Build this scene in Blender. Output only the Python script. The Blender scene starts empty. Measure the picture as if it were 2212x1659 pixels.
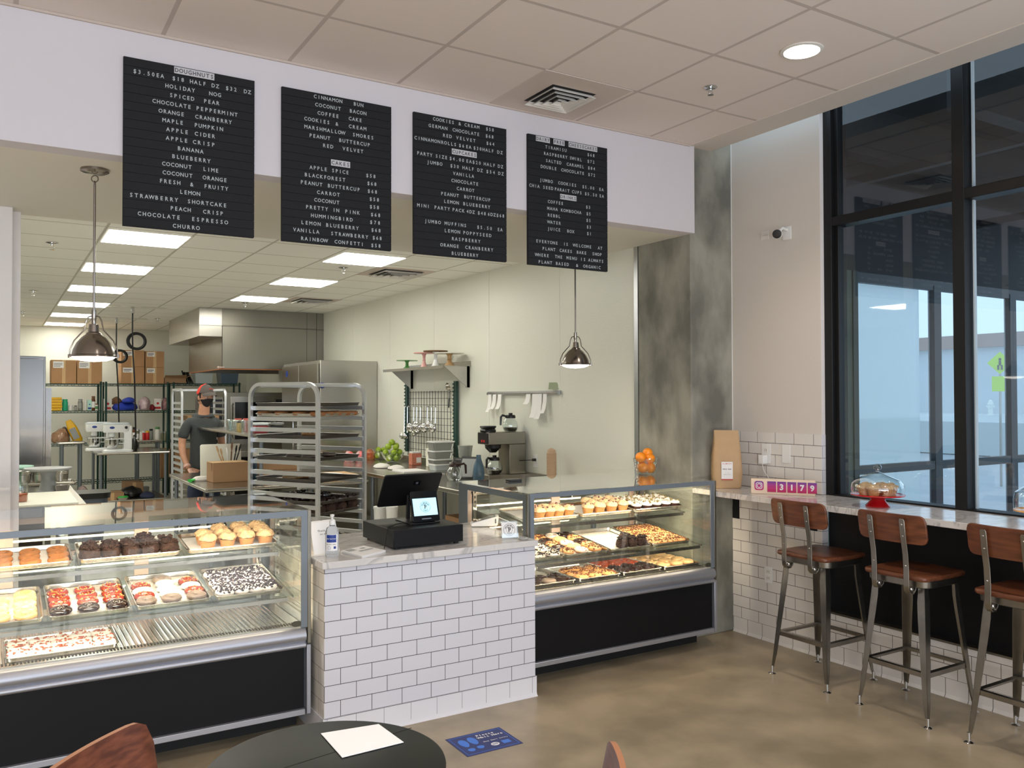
import bpy, bmesh, math, random
import numpy as np
from math import sin, cos, pi, radians, sqrt
from mathutils import Vector, Matrix, noise
random.seed(7)
SC = bpy.context.scene
COL = SC.collection
# ------------------------------------------------------------------ camera
IW, IH, FPX = 2212, 1659, 1826.65
CAM_H = 1.67
yaw, pit, rol = radians(31.4747), radians(.9543), radians(-.1260)
fwd = np.array([sin(yaw)*cos(pit), cos(yaw)*cos(pit), sin(pit)])
rt0 = np.array([cos(yaw), -sin(yaw), 0.]); up0 = np.cross(rt0, fwd)
rt = cos(rol)*rt0 + sin(rol)*up0; up = -sin(rol)*rt0 + cos(rol)*up0
CM = np.array([rt, -up, fwd])
cam_d = bpy.data.cameras.new('camera'); cam = bpy.data.objects.new('camera', cam_d); COL.objects.link(cam)
cam.matrix_world = Matrix(((rt[0], up[0], -fwd[0], 0), (rt[1], up[1], -fwd[1], 0), (rt[2], up[2], -fwd[2], CAM_H), (0, 0, 0, 1)))
cam_d.sensor_fit = 'HORIZONTAL'; cam_d.sensor_width = 36; cam_d.lens = 36*FPX/IW
cam_d.clip_start = .05; cam_d.clip_end = 200
SC.camera = cam
# a measured pixel of the photograph turned into a point on a known plane of the room
def at(px, py, x=None, y=None, z=None):
    d = CM.T @ np.array([(px-IW/2)/FPX, (py-IH/2)/FPX, 1.])
    t = (z-CAM_H)/d[2] if z is not None else (x/d[0] if x is not None else y/d[1])
    return Vector((d[0]*t, d[1]*t, CAM_H+d[2]*t))
def deep(px, py, dist):
    d = CM.T @ np.array([(px-IW/2)/FPX, (py-IH/2)/FPX, 1.])*dist
    return Vector((d[0], d[1], CAM_H+d[2]))
# ------------------------------------------------------------------ world, view, light
w = bpy.data.worlds.new('overcast sky'); SC.world = w; w.use_nodes = True
bg = w.node_tree.nodes['Background']; bg.inputs[0].default_value = (.60, .78, .95, 1); bg.inputs[1].default_value = 1.2
SC.view_settings.view_transform = 'Standard'; SC.view_settings.look = 'None'
SC.view_settings.gamma = 1; SC.view_settings.use_curve_mapping = False
SC.view_settings.exposure = 0.45
SC.cycles.transparent_max_bounces = 40; SC.cycles.max_bounces = 10; SC.cycles.diffuse_bounces = 5
def area(name, loc, rot, sx, sy, power, col, parent=None, spread=None):
    l = bpy.data.lights.new(name, 'AREA'); l.shape = 'RECTANGLE'; l.size = sx; l.size_y = sy; l.energy = power; l.color = col
    if spread: l.spread = spread
    o = bpy.data.objects.new(name, l); COL.objects.link(o); o.location = loc; o.rotation_euler = rot
    if parent: o.parent = parent
    return o
K_DAY = (.84, .90, 1.0)
area('daylight_through_front_windows', (-.2, -3.3, 1.75), (radians(90), 0, 0), 7.0, 2.9, 92, K_DAY)
area('ceiling_fill_lamp', (-.2, -3.25, .7), (radians(90+38), 0, 0), 7.0, .9, 92, (1.0, .94, .89))  # added fill lamp aimed upward, brightens the front ceiling in place of pavement bounce
area('daylight_through_side_window', (4.68, -.9, 2.0), (0, radians(90), 0), 1.9, 4.2, 42, (.86, .92, 1))
KT = 11.5    # radiance of the kitchen troffers
# ------------------------------------------------------------------ materials
def lin(c):
    c = c/255.; return c/12.92 if c <= .04045 else ((c+.055)/1.055)**2.4
def rgb(*c): return (lin(c[0]), lin(c[1]), lin(c[2]), 1)
MATS = {}
def mat(name, col, rough=.5, metal=0., noise_amt=0., nscale=8., bump=0., bscale=60., spec=None, coat=0., stretch=None, col2=None, trans=0., emit=None, estr=1., sss=0.):
    m = bpy.data.materials.new(name); m.use_nodes = True; nt = m.node_tree; b = nt.nodes['Principled BSDF']
    c = rgb(*col); b.inputs['Base Color'].default_value = c; b.inputs['Roughness'].default_value = rough; b.inputs['Metallic'].default_value = metal
    if spec is not None: b.inputs['Specular IOR Level'].default_value = spec
    if coat: b.inputs['Coat Weight'].default_value = coat; b.inputs['Coat Roughness'].default_value = .12
    if trans: b.inputs['Transmission Weight'].default_value = trans
    if emit: b.inputs['Emission Color'].default_value = rgb(*emit); b.inputs['Emission Strength'].default_value = estr
    if noise_amt or col2 or bump:
        tc = nt.nodes.new('ShaderNodeTexCoord'); mp = nt.nodes.new('ShaderNodeMapping')
        nt.links.new(tc.outputs['Object'], mp.inputs[0])
        if stretch: mp.inputs['Scale'].default_value = stretch
    if noise_amt or col2:
        n = nt.nodes.new('ShaderNodeTexNoise'); n.inputs['Scale'].default_value = nscale; n.inputs['Detail'].default_value = 4
        nt.links.new(mp.outputs[0], n.inputs[0])
        r = nt.nodes.new('ShaderNodeValToRGB'); r.color_ramp.elements[0].position = .35; r.color_ramp.elements[1].position = .65
        if col2: r.color_ramp.elements[0].color = c; r.color_ramp.elements[1].color = rgb(*col2)
        else:
            k = noise_amt; r.color_ramp.elements[0].color = (c[0]*(1-k), c[1]*(1-k), c[2]*(1-k), 1); r.color_ramp.elements[1].color = tuple(min(1, v*(1+k)) for v in c[:3])+(1,)
        nt.links.new(n.outputs[0], r.inputs[0]); nt.links.new(r.outputs[0], b.inputs['Base Color'])
    if bump:
        n2 = nt.nodes.new('ShaderNodeTexNoise'); n2.inputs['Scale'].default_value = bscale; n2.inputs['Detail'].default_value = 3
        bp = nt.nodes.new('ShaderNodeBump'); bp.inputs['Strength'].default_value = bump; bp.inputs['Distance'].default_value = .01
        nt.links.new(mp.outputs[0], n2.inputs[0]); nt.links.new(n2.outputs[0], bp.inputs['Height']); nt.links.new(bp.outputs[0], b.inputs['Normal'])
    MATS[name] = m; return m
def brick(name, tile, grout, bw, bh, mortar, plane='xz', rough=.12, offset=.5, origin=(0, 0), bump=.6, tile2=None):
    """running-bond tile laid in metres on a vertical ('xz','yz') or flat ('xy') plane; grout lines are part of the material"""
    m = bpy.data.materials.new(name); m.use_nodes = True; nt = m.node_tree; b = nt.nodes['Principled BSDF']; b.inputs['Roughness'].default_value = rough
    g = nt.nodes.new('ShaderNodeNewGeometry'); sp = nt.nodes.new('ShaderNodeSeparateXYZ'); nt.links.new(g.outputs['Position'], sp.inputs[0])
    cb = nt.nodes.new('ShaderNodeCombineXYZ')
    ax = {'x': 0, 'y': 1, 'z': 2}
    for i in (0, 1):
        a = nt.nodes.new('ShaderNodeMath'); a.operation = 'SUBTRACT'; a.inputs[1].default_value = origin[i]-50*(bw*2 if i == 0 else bh*2)
        nt.links.new(sp.outputs[ax[plane[i]]], a.inputs[0]); nt.links.new(a.outputs[0], cb.inputs[i])
    br = nt.nodes.new('ShaderNodeTexBrick'); br.offset = offset; br.squash = 1; br.inputs['Scale'].default_value = 1
    br.inputs['Brick Width'].default_value = bw; br.inputs['Row Height'].default_value = bh; br.inputs['Mortar Size'].default_value = mortar
    br.inputs['Mortar Smooth'].default_value = .1; br.inputs['Bias'].default_value = 0
    br.inputs['Color1'].default_value = rgb(*tile); br.inputs['Color2'].default_value = rgb(*(tile2 or tile)); br.inputs['Mortar'].default_value = rgb(*grout)
    nt.links.new(cb.outputs[0], br.inputs['Vector']); nt.links.new(br.outputs['Color'], b.inputs['Base Color'])
    if bump:
        bp = nt.nodes.new('ShaderNodeBump'); bp.inputs['Strength'].default_value = bump; bp.inputs['Distance'].default_value = .002; bp.invert = True
        nt.links.new(br.outputs['Fac'], bp.inputs['Height']); nt.links.new(bp.outputs[0], b.inputs['Normal'])
    MATS[name] = m; return m
def glassmat(name, tint=(.94, .98, .97), refl=1.0, haze=0.):
    m = bpy.data.materials.new(name); m.use_nodes = True; nt = m.node_tree; nt.nodes.remove(nt.nodes['Principled BSDF'])
    out = nt.nodes['Material Output']; t = nt.nodes.new('ShaderNodeBsdfTransparent'); t.inputs[0].default_value = tint+(1,)
    g = nt.nodes.new('ShaderNodeBsdfGlossy'); g.inputs['Roughness'].default_value = .02+haze; g.inputs[0].default_value = (1, 1, 1, 1)
    f = nt.nodes.new('ShaderNodeFresnel'); f.inputs[0].default_value = 1.5
    mu = nt.nodes.new('ShaderNodeMath'); mu.operation = 'MULTIPLY'; mu.inputs[1].default_value = refl
    mx = nt.nodes.new('ShaderNodeMixShader')
    gm_ = nt.nodes.new('ShaderNodeNewGeometry'); iv = nt.nodes.new('ShaderNodeMath'); iv.operation = 'SUBTRACT'; iv.inputs[0].default_value = 1; m2 = nt.nodes.new('ShaderNodeMath'); m2.operation = 'MULTIPLY'; m2.use_clamp = True
    nt.links.new(gm_.outputs['Backfacing'], iv.inputs[1]); nt.links.new(f.outputs[0], mu.inputs[0]); nt.links.new(mu.outputs[0], m2.inputs[0]); nt.links.new(iv.outputs[0], m2.inputs[1]); nt.links.new(m2.outputs[0], mx.inputs[0]); nt.links.new(t.outputs[0], mx.inputs[1]); nt.links.new(g.outputs[0], mx.inputs[2]); nt.links.new(mx.outputs[0], out.inputs[0])
    MATS[name] = m; return m
def wood(name, c1, c2, scale=(12, 1.0, 12), rough=.35):
    m = mat(name, c1, rough, noise_amt=0, col2=c2, nscale=3.2, stretch=scale, coat=.06); return m
def marble(name):
    m = mat(name, (226, 224, 222), .12); nt = m.node_tree; b = nt.nodes['Principled BSDF']
    g = nt.nodes.new('ShaderNodeNewGeometry'); mp = nt.nodes.new('ShaderNodeMapping'); mp.inputs['Rotation'].default_value = (0, 0, .9); mp.inputs['Scale'].default_value = (1, 3.2, 1)
    n = nt.nodes.new('ShaderNodeTexNoise'); n.inputs['Scale'].default_value = 3.2; n.inputs['Detail'].default_value = 8; n.inputs['Distortion'].default_value = 1.3
    r = nt.nodes.new('ShaderNodeValToRGB'); e = r.color_ramp.elements; e[0].position = .40; e[0].color = rgb(214, 210, 207); e[1].position = .72; e[1].color = rgb(206, 203, 201)
    for p_, c_ in ((.47, (216, 212, 208)), (.52, (178, 176, 175)), (.57, (214, 210, 207))):
        q = e.new(p_); q.color = rgb(*c_)
    nt.links.new(g.outputs['Position'], mp.inputs[0]); nt.links.new(mp.outputs[0], n.inputs[0]); nt.links.new(n.outputs[0], r.inputs[0]); nt.links.new(r.outputs[0], b.inputs['Base Color'])
    return m
mat('paint_white', (228, 222, 220), .6); mat('paint_bulkhead', (214, 209, 214), .6); mat('paint_warm', (212, 206, 198), .6)
mat('kitchen_wall', (226, 226, 214), .32, bump=.12, bscale=90); mat('kitchen_soffit', (226, 222, 210), .6)
mat('ceiling_grid', (198, 184, 174), .6); mat('gypsum', (212, 203, 194), .6)
brick('ceiling_tile', (226, 214, 206), (194, 181, 173), .6125, .606, .011, 'xy', .85, 0., (1.295, 4.34), .5)
brick('kitchen_tile', (246, 245, 238), (196, 194, 182), .607, .588, .010, 'xy', .8, 0., (1.30, 6.19), .4)
brick('tile_front', (214, 213, 220), (60, 58, 60), .1645, .0783, .0015, 'xz', .1, .5, (1.380, .109), .5)
brick('tile_side', (222, 216, 206), (120, 112, 104), .1645, .0783, .0013, 'yz', .1, .5, (4.01, .109), .5)
brick('tile_wall', (224, 219, 214), (84, 79, 76), .158, .0783, .0017, 'yz', .1, .5, (4.375, .105), .5)
brick('tile_reveal', (224, 222, 226), (120, 116, 114), .30, .0783, .0013, 'xz', .1, .5, (4.543, .105), .5)
m = mat('concrete_floor', (140, 127, 104), .34, col2=(174, 158, 132), nscale=2.6, bump=.02, bscale=30)
mat('kitchen_floor', (206, 202, 192), .45, noise_amt=.08, nscale=3)
mat('concrete', (108, 107, 99), .8, col2=(158, 156, 144), nscale=4.5, bump=.35, bscale=14, stretch=(1, 1, .55))
mat('black_metal', (17, 17, 18), .45, spec=.35); mat('black_panel', (13, 13, 16), .5, spec=.25); mat('dark_recess', (12, 12, 13), .7)
mat('aluminium', (196, 198, 204), .27, 1.); mat('aluminium_frame', (124, 132, 140), .5, .35); mat('satin_alu', (176, 178, 186), .42, .75); mat('case_grey', (120, 128, 136), .4, .6)
mat('steel', (176, 172, 164), .24, 1., noise_amt=.04, nscale=2, stretch=(1, 1, .1)); mat('steel_brushed', (138, 134, 124), .34, 1., noise_amt=.03, nscale=1.2, stretch=(2, 2, 1))
mat('chrome', (210, 210, 210), .08, 1.); mat('nickel', (150, 142, 134), .22, 1.); mat('rack_alu', (206, 208, 210), .4, .75)
mat('stool_metal', (150, 146, 138), .3, 1., noise_amt=.12, nscale=10)
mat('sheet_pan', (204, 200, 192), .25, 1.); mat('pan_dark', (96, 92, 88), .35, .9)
mat('liner', (232, 226, 218), .6, bump=.8, bscale=260)
wood('stool_wood', (88, 50, 33), (122, 70, 44)); wood('chair_wood', (84, 44, 30), (120, 68, 46), (5, 5, 22)); mat('wood_edge', (176, 120, 84), .5)
marble('marble')
glassmat('glass_case', (.975, .99, .98), 1.7); glassmat('glass_shelf', (.93, .97, .95), 1.6); glassmat('glass_window', (.90, .93, .95), 1.7); glassmat('glass_ware', (.94, .965, .965), 3.0)
mat('cardboard', (176, 134, 94), .75, noise_amt=.04, nscale=6); mat('kraft', (162, 126, 92), .7, noise_amt=.03, nscale=9); mat('kraft_dark', (120, 88, 62), .75); mat('kraft_light', (206, 170, 126), .7)
mat('white_plastic', (232, 232, 230), .35); mat('white_paper', (238, 236, 234), .7); mat('white_matte', (226, 222, 216), .6); mat('cutting_board', (238, 236, 222), .5)
mat('black_plastic', (20, 20, 22), .35); mat('black_gloss', (10, 10, 12), .12); mat('rubber', (24, 24, 24), .7)
mat('green_epoxy', (20, 62, 54), .4); mat('letterboard', (17, 18, 22), .8, noise_amt=.12, nscale=60); mat('letter_grey', (184, 190, 194), .5); mat('letter_tile', (196, 196, 200), .4); mat('letter_dark', (78, 72, 80), .5)
mat('red', (190, 22, 28), .18, coat=.6); mat('red_print', (196, 44, 46), .5); mat('blue_print', (28, 58, 140), .5); mat('blue_cloth', (40, 66, 178), .6); mat('yellow', (228, 176, 28), .5); mat('yellow_note', (240, 238, 60), .6)
mat('green_apple', (150, 176, 44), .3, noise_amt=.12, nscale=12); mat('orange_fruit', (232, 136, 16), .4, bump=.15, bscale=90); mat('mint', (178, 220, 204), .3); mat('pink', (228, 170, 164), .3); mat('green_glass', (96, 158, 88), .2)
mat('teal_bottle', (46, 172, 128), .3); mat('grey_plastic', (150, 152, 152), .4); mat('blue_ceramic', (72, 100, 118), .3, noise_amt=.2, nscale=14); mat('coffee', (16, 9, 6), .1); mat('tan_cup', (196, 166, 134), .7)
mat('skin', (198, 146, 118), .5, noise_amt=.04, nscale=20); mat('glove', (222, 178, 162), .5); mat('shirt', (62, 66, 68), .85, noise_amt=.08, nscale=25, bump=.3, bscale=30); mat('jeans', (42, 52, 74), .9, noise_amt=.1, nscale=30); mat('cap_grey', (92, 84, 80), .8); mat('cap_red', (222, 52, 34), .7); mat('mask_black', (26, 26, 30), .8, noise_amt=.2, nscale=60); mat('hair', (52, 38, 30), .8); mat('eye_white', (220, 216, 210), .3); mat('eye_dark', (30, 22, 18), .2)
mat('copper_tray', (186, 120, 76), .4, .6); mat('screen', (160, 205, 215), .3, emit=(176, 220, 232), estr=.75); mat('ink', (50, 50, 52), .6)
# ------------------------------------------------------------------ geometry helpers
class MB:
    def __init__(s): s.v = []; s.f = []; s.m = []; s.cur = 0
    def add(s, vs, fs, M=None):
        o = len(s.v)
        if M is not None: vs = [M @ Vector(v) for v in vs]
        s.v.extend([tuple(v) for v in vs]); s.f.extend([tuple(i+o for i in f) for f in fs]); s.m.extend([s.cur]*len(fs)); return s
    def box(s, x0, y0, z0, x1, y1, z1, M=None):
        if x0 > x1: x0, x1 = x1, x0
        if y0 > y1: y0, y1 = y1, y0
        if z0 > z1: z0, z1 = z1, z0
        return s.add([(x0, y0, z0), (x1, y0, z0), (x1, y1, z0), (x0, y1, z0), (x0, y0, z1), (x1, y0, z1), (x1, y1, z1), (x0, y1, z1)],
                     [(0, 3, 2, 1), (4, 5, 6, 7), (0, 1, 5, 4), (1, 2, 6, 5), (2, 3, 7, 6), (3, 0, 4, 7)], M)
    def cbox(s, c, d, M=None):
        return s.box(c[0]-d[0]/2, c[1]-d[1]/2, c[2]-d[2]/2, c[0]+d[0]/2, c[1]+d[1]/2, c[2]+d[2]/2, M)
    def lathe(s, prof, n=24, M=None, cap=True, arc=None):
        vs = []; fs = []; k = len(prof)
        for i in range(n):
            a = 2*pi*i/n
            for r, z in prof: vs.append((r*cos(a), r*sin(a), z))
        for i in range(n):
            j = (i+1) % n
            for q in range(k-1): fs.append((i*k+q, j*k+q, j*k+q+1, i*k+q+1))
        if cap:
            if prof[0][0] > 1e-5: fs.append(tuple(reversed([i*k for i in range(n)])))
            if prof[-1][0] > 1e-5: fs.append(tuple(i*k+k-1 for i in range(n)))
        return s.add(vs, fs, M)
    def cyl(s, x, y, z0, z1, r, n=20, r2=None, M=None):
        T = Matrix.Translation((x, y, 0)); T = M @ T if M is not None else T
        return s.lathe([(r, z0), (r2 if r2 is not None else r, z1)], n, T)
    def tube(s, pts, r, n=8, closed=False, flat=None, caps=True, M=None, up=(0, 0, 1)):
        pts = [Vector(p) for p in pts]; N = len(pts); vs = []; fs = []; prev = None
        for i, p in enumerate(pts):
            a = pts[i-1] if (i > 0 or closed) else p; b = pts[(i+1) % N] if (i < N-1 or closed) else p
            t = (b-a).normalized(); u = Vector(up)
            if prev is not None: u = prev
            if abs(t.dot(u)) > .97: u = Vector((1, 0, 0)) if abs(t.x) < .9 else Vector((0, 1, 0))
            sx = t.cross(u).normalized(); sy = sx.cross(t).normalized(); prev = sy
            rr = r[i] if isinstance(r, (list, tuple)) else r
            for k in range(n):
                an = 2*pi*k/n + (pi/4 if n == 4 else 0)
                ca, sa = cos(an), sin(an)
                if n == 4: ca *= 1.41421; sa *= 1.41421
                fl = flat or (1, 1)
                vs.append(p + sx*(ca*rr*fl[0]) + sy*(sa*rr*fl[1]))
        for i in range(N if closed else N-1):
            j = (i+1) % N
            for k in range(n):
                l = (k+1) % n; fs.append((i*n+k, i*n+l, j*n+l, j*n+k))
        if caps and not closed:
            fs.append(tuple(reversed(range(n)))); fs.append(tuple((N-1)*n+k for k in range(n)))
        return s.add(vs, fs, M)
    def prism(s, poly, z0, z1, M=None):
        n = len(poly); vs = [(x, y, z0) for x, y in poly]+[(x, y, z1) for x, y in poly]
        fs = [tuple(reversed(range(n))), tuple(range(n, 2*n))]+[(i, (i+1) % n, n+(i+1) % n, n+i) for i in range(n)]
        return s.add(vs, fs, M)
    def torus(s, c, R, r, n=24, m=8, M=None, ax='z'):
        vs = []; fs = []
        for i in range(n):
            a = 2*pi*i/n
            for j in range(m):
                b = 2*pi*j/m; q = R+r*cos(b); p = (q*cos(a), q*sin(a), r*sin(b))
                if ax == 'x': p = (p[2], p[0], p[1])
                if ax == 'y': p = (p[0], p[2], p[1])
                vs.append((c[0]+p[0], c[1]+p[1], c[2]+p[2]))
        for i in range(n):
            for j in range(m): fs.append((i*m+j, ((i+1) % n)*m+j, ((i+1) % n)*m+(j+1) % m, i*m+(j+1) % m))
        return s.add(vs, fs, M)
    def sphere(s, c, r, n=16, m=10, sc=(1, 1, 1), M=None):
        prof = [(r*sin(pi*i/m), -r*cos(pi*i/m)) for i in range(m+1)]; prof[0] = (0, -r); prof[-1] = (0, r)
        T = Matrix.Translation(c) @ Matrix.Diagonal((*sc, 1)); T = M @ T if M is not None else T
        return s.lathe(prof, n, T)
    def ext(s, prof, axis, a, b, M=None):
        """profile of (u,v) pairs pushed along an axis: axis 'x' -> (y,z) profile, 'y' -> (x,z) profile"""
        n = len(prof)
        if axis == 'x': vs = [(a, u, v) for u, v in prof]+[(b, u, v) for u, v in prof]
        else: vs = [(u, a, v) for u, v in prof]+[(u, b, v) for u, v in prof]
        fs = [tuple(range(n)), tuple(reversed(range(n, 2*n)))]+[(i, n+i, n+(i+1) % n, (i+1) % n) for i in range(n)]
        return s.add(vs, fs, M)
    def mesh(s, name, mats, smooth=True, ang=35):
        me = bpy.data.meshes.new(name); me.from_pydata(s.v, [], s.f)
        if not isinstance(mats, (list, tuple)): mats = [mats]
        for m_ in mats: me.materials.append(MATS[m_] if isinstance(m_, str) else m_)
        if len(mats) > 1: me.polygons.foreach_set('material_index', s.m)
        bm = bmesh.new(); bm.from_mesh(me); bmesh.ops.remove_doubles(bm, verts=bm.verts, dist=1e-6); bmesh.ops.recalc_face_normals(bm, faces=bm.faces)
        bmesh.ops.dissolve_degenerate(bm, edges=bm.edges, dist=1e-7); bm.to_mesh(me); bm.free()
        if smooth:
            me.polygons.foreach_set('use_smooth', [True]*len(me.polygons)); me.set_sharp_from_angle(angle=radians(ang))
        me.update(); return me
    def build(s, name, mats, parent=None, bevel=0., smooth=True, ang=35, loc=None, rz=0, seg=2):
        o = bpy.data.objects.new(name, s.mesh(name, mats, smooth, ang)); COL.objects.link(o)
        if parent: o.parent = parent
        if loc is not None: o.location = loc
        if rz: o.rotation_euler.z = rz
        if bevel:
            b = o.modifiers.new('bevel', 'BEVEL'); b.width = bevel; b.segments = seg; b.limit_method = 'ANGLE'; b.angle_limit = radians(40)
        return o
def tag(o, label=None, cat=None, group=None, kind=None):
    if label: o['label'] = label
    if cat: o['category'] = cat
    if group: o['group'] = group
    if kind: o['kind'] = kind
    return o
def thing(name, label, cat, loc=(0, 0, 0), rz=0., group=None):
    o = bpy.data.objects.new(name, None); COL.objects.link(o); o.location = loc; o.rotation_euler = (0, 0, rz); o.empty_display_size = .05
    return tag(o, label, cat, group)
def inst(mesh, name, parent=None, loc=(0, 0, 0), rot=None, sc=None):
    o = bpy.data.objects.new(name, mesh); COL.objects.link(o); o.location = loc
    if parent: o.parent = parent
    if rot is not None: o.rotation_euler = rot
    if sc is not None: o.scale = sc if isinstance(sc, (tuple, list)) else (sc, sc, sc)
    return o
def copy_tree(o, parent=None):
    c = o.copy(); COL.objects.link(c); c.parent = parent
    for ch in [x for x in bpy.data.objects if x.parent == o]: copy_tree(ch, c)
    return c
def B(name, m, x0, y0, z0, x1, y1, z1, parent=None, bevel=0.):
    return MB().box(x0, y0, z0, x1, y1, z1).build(name, m, parent, bevel, smooth=bool(bevel))
def S(o): o['kind'] = 'structure'; return o
def Rz(a): return Matrix.Rotation(a, 4, 'Z')
def T(x, y, z): return Matrix.Translation((x, y, z))
def disp(me, amp, scale, seed=0., up_only=False, zmin=None):
    for v in me.vertices:
        if zmin is not None and v.co.z < zmin: continue
        n = noise.noise(v.co*scale+Vector((seed, seed*1.7, seed*.3)))
        v.co += v.normal*n*amp
    me.update()
    return me
# ---- lettering: one mesh per line, glyphs from the built-in font
_GL = {}
def glyph(ch):
    if ch not in _GL:
        cu = bpy.data.curves.new('g', 'FONT'); cu.body = ch; cu.size = 1; cu.resolution_u = 2; cu.align_x = 'CENTER'; cu.offset = .012
        o = bpy.data.objects.new('g', cu); COL.objects.link(o); dg = bpy.context.evaluated_depsgraph_get(); dg.update()
        me = bpy.data.meshes.new_from_object(o.evaluated_get(dg)); vs = [tuple(v.co) for v in me.vertices]; fs = [tuple(p.vertices) for p in me.polygons]
        bpy.data.objects.remove(o); bpy.data.meshes.remove(me); _GL[ch] = (vs, fs)
    return _GL[ch]
def letters(mb, text, x0, x1, z, cap, M, mono=True, bold=0., wk=1.):
    """cap-height letters between x0 and x1, centred on z, in the local x-z plane of M facing -y"""
    n = len(text); st = (x1-x0)/n if mono else None; k = cap/.70
    for i, ch in enumerate(text):
        if ch == ' ': continue
        vs, fs = glyph(ch); cx = x0+st*(i+.5)
        g = [(cx+a*k*wk, 0, z-cap/2+b*k) for a, b, c in vs]
        mb.add(g, fs, M)
        if bold:
            for dx, dz in ((bold, 0), (-bold, 0), (0, bold), (0, -bold)): mb.add([(p[0]+dx, p[1]+.00003, p[2]+dz) for p in g], fs, M)
# ================================================================== the setting
YB, ZS, ZC, ZK = 4.34, 2.815, 3.425, 2.925
XW = 4.543; XK = 4.15
S(B('floor', 'concrete_floor', -4.2, -3.4, -.08, 4.62, 5.02, 0))
S(B('floor_kitchen', 'kitchen_floor', -4.2, 5.02, -.08, 4.3, 16.75, 0))
S(B('ceiling', 'ceiling_tile', -4.2, -3.4, ZC, 4.13, YB, ZC+.06))
S(B('ceiling_kitchen', 'kitchen_tile', -4.2, 6.05, ZK, XK, 16.7, ZK+.06))
bk = MB(); bk.box(-4.2, YB, ZS, XK, YB+.12, ZC+.1); S(bk.build('wall_bulkhead', 'paint_bulkhead', smooth=False))
S(B('ceiling_soffit', 'kitchen_soffit', -4.2, YB+.12, ZS, XK, 6.05, ZS+.25))
# gypsum border along the window side with a small perimeter angle
g = MB(); g.box(4.13, -3.4, ZC-.0, 4.345, 4.375, ZC+.1); g.box(4.105, -3.4, ZC-.006, 4.135, YB, ZC)
S(g.build('trim_1', 'gypsum', smooth=False))
g = MB(); g.box(-4.2, YB-.012, ZC-.012, 4.105, YB-.0005, ZC-.0005); S(g.build('trim_2', 'ceiling_grid', smooth=False))
S(B('ceiling_pocket', 'dark_recess', 4.345, -3.4, ZC+.45, 4.7, 4.38, ZC+.5))
# concrete column
S(MB().box(4.143, 4.375, 0, XW+.06, 4.94, 3.9).build('wall_column', 'concrete', bevel=.008))
S(B('wall_right_kitchen', 'kitchen_wall', XK, 4.94, 0, XK+.1, 16.75, ZK+.2))
sm = MB()
for y in (6.0, 7.218, 8.436, 9.66, 10.9, 12.1): sm.box(XK-.003, y-.012, 0, XK, y+.012, ZK)
S(sm.build('trim_3', 'kitchen_wall', smooth=False))
S(B('trim_4', 'aluminium', XK-.012, 4.94, .0, XK+.002, 4.985, ZS))
S(B('wall_back_kitchen', 'kitchen_wall', -4.2, 16.6, 0, XK, 16.75, ZK+.2))
S(B('wall_left_kitchen', 'kitchen_wall', -4.2, 6.05, 0, -4.1, 16.6, ZK+.2))
# left partition under the soffit
S(MB().box(-4.2, 5.83, 0, .087, 5.95, ZS).build('wall_left_partition', 'paint_white', bevel=.004))
S(MB().box(-4.2, 5.952, 0, .132, 6.05, ZS).build('wall_left_return', 'paint_white', bevel=.004))
S(B('wall_left', 'paint_warm', -4.3, -3.4, 0, -4.2, 6.05, ZC+.1))
bw = MB(); bw.box(-4.2, -3.5, 0, -3.7, -3.4, ZC); bw.box(3.3, -3.5, 0, 4.7, -3.4, ZC); bw.box(-3.7, -3.5, 3.2, 3.3, -3.4, ZC); bw.box(-3.7, -3.5, 0, 3.3, -3.4, .3)
S(bw.build('wall_front', 'paint_warm', smooth=False))
# right wall: plaster above, tile below
S(B('wall_right', 'paint_warm', XW, 3.605, 1.43, XW+.05, 4.375, 3.9))
S(B('wall_right_tiled', 'tile_wall', XW-.006, 3.605, 0.0, XW+.05, 4.375, 1.431))
S(B('trim_5', 'paint_white', XW, 3.6025, 1.431, XW+.05, 3.605, 3.9))
S(B('trim_6', 'tile_reveal', XW-.006, 3.6005, 0.3, XW+.05, 3.605, 1.431))
S(B('trim_7', 'white_plastic', XW-.004, 4.371, 1.431, XW+.002, 4.3749, 3.9))
# tiled kerb below the storefront, its steel cap and the dark spandrel
S(B('wall_right_kerb', 'tile_wall', XW-.006, -3.4, 0, XW+.1, 3.6, .30))
S(B('trim_8', 'steel_brushed', XW-.012, -3.4, .30, XW+.1, 3.6, .312))
S(B('wall_spandrel', 'black_panel', 4.60, -3.4, .312, 4.64, 3.6, 1.0))
# cove base of the right wall (tile foot)
cv = [(XW-.0072, .105), (XW-.0072, .02), (XW-.017, 0), (XW+.01, 0), (XW+.01, .105)]
S(MB().ext(cv, 'y', -3.4, 4.37).build('baseboard_right', brick('tile_cove', (224, 219, 214), (84, 79, 76), .132, .5, .0017, 'yz', .12, 0., (4.37, -.1), .5), smooth=False))
# window 1: storefront frame
wf = MB(); X0, X1 = 4.575, 4.69
ys = [3.58, 2.708, 1.84, .97, .10, -.77, -1.64, -2.51, -3.38]
for y in ys: wf.box(X0, y-.035, 1.0, X1, y+.035, 3.87)
wf.box(X0+.03, 3.515, 1.0, X1, 3.55, 3.87)
wf.box(X0+.003, -3.4, 2.768, X1-.003, 3.6, 2.828); wf.box(X0+.003, -3.4, 1.0, X1-.003, 3.6, 1.052); wf.box(X0, -3.4, 3.84, X1, 3.6, 3.9)
wfo = S(wf.build('window_1', 'black_metal', bevel=.003))
for i in range(len(ys)-1):
    S(B('window_%d' % (i+2), 'glass_window', 4.632, ys[i+1]+.03, 1.04, 4.638, ys[i]-.03, 2.78))
    S(B('window_%d' % (i+12), 'glass_window', 4.632, ys[i+1]+.03, 2.82, 4.638, ys[i]-.03, 3.85))
ln = MB()
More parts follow.
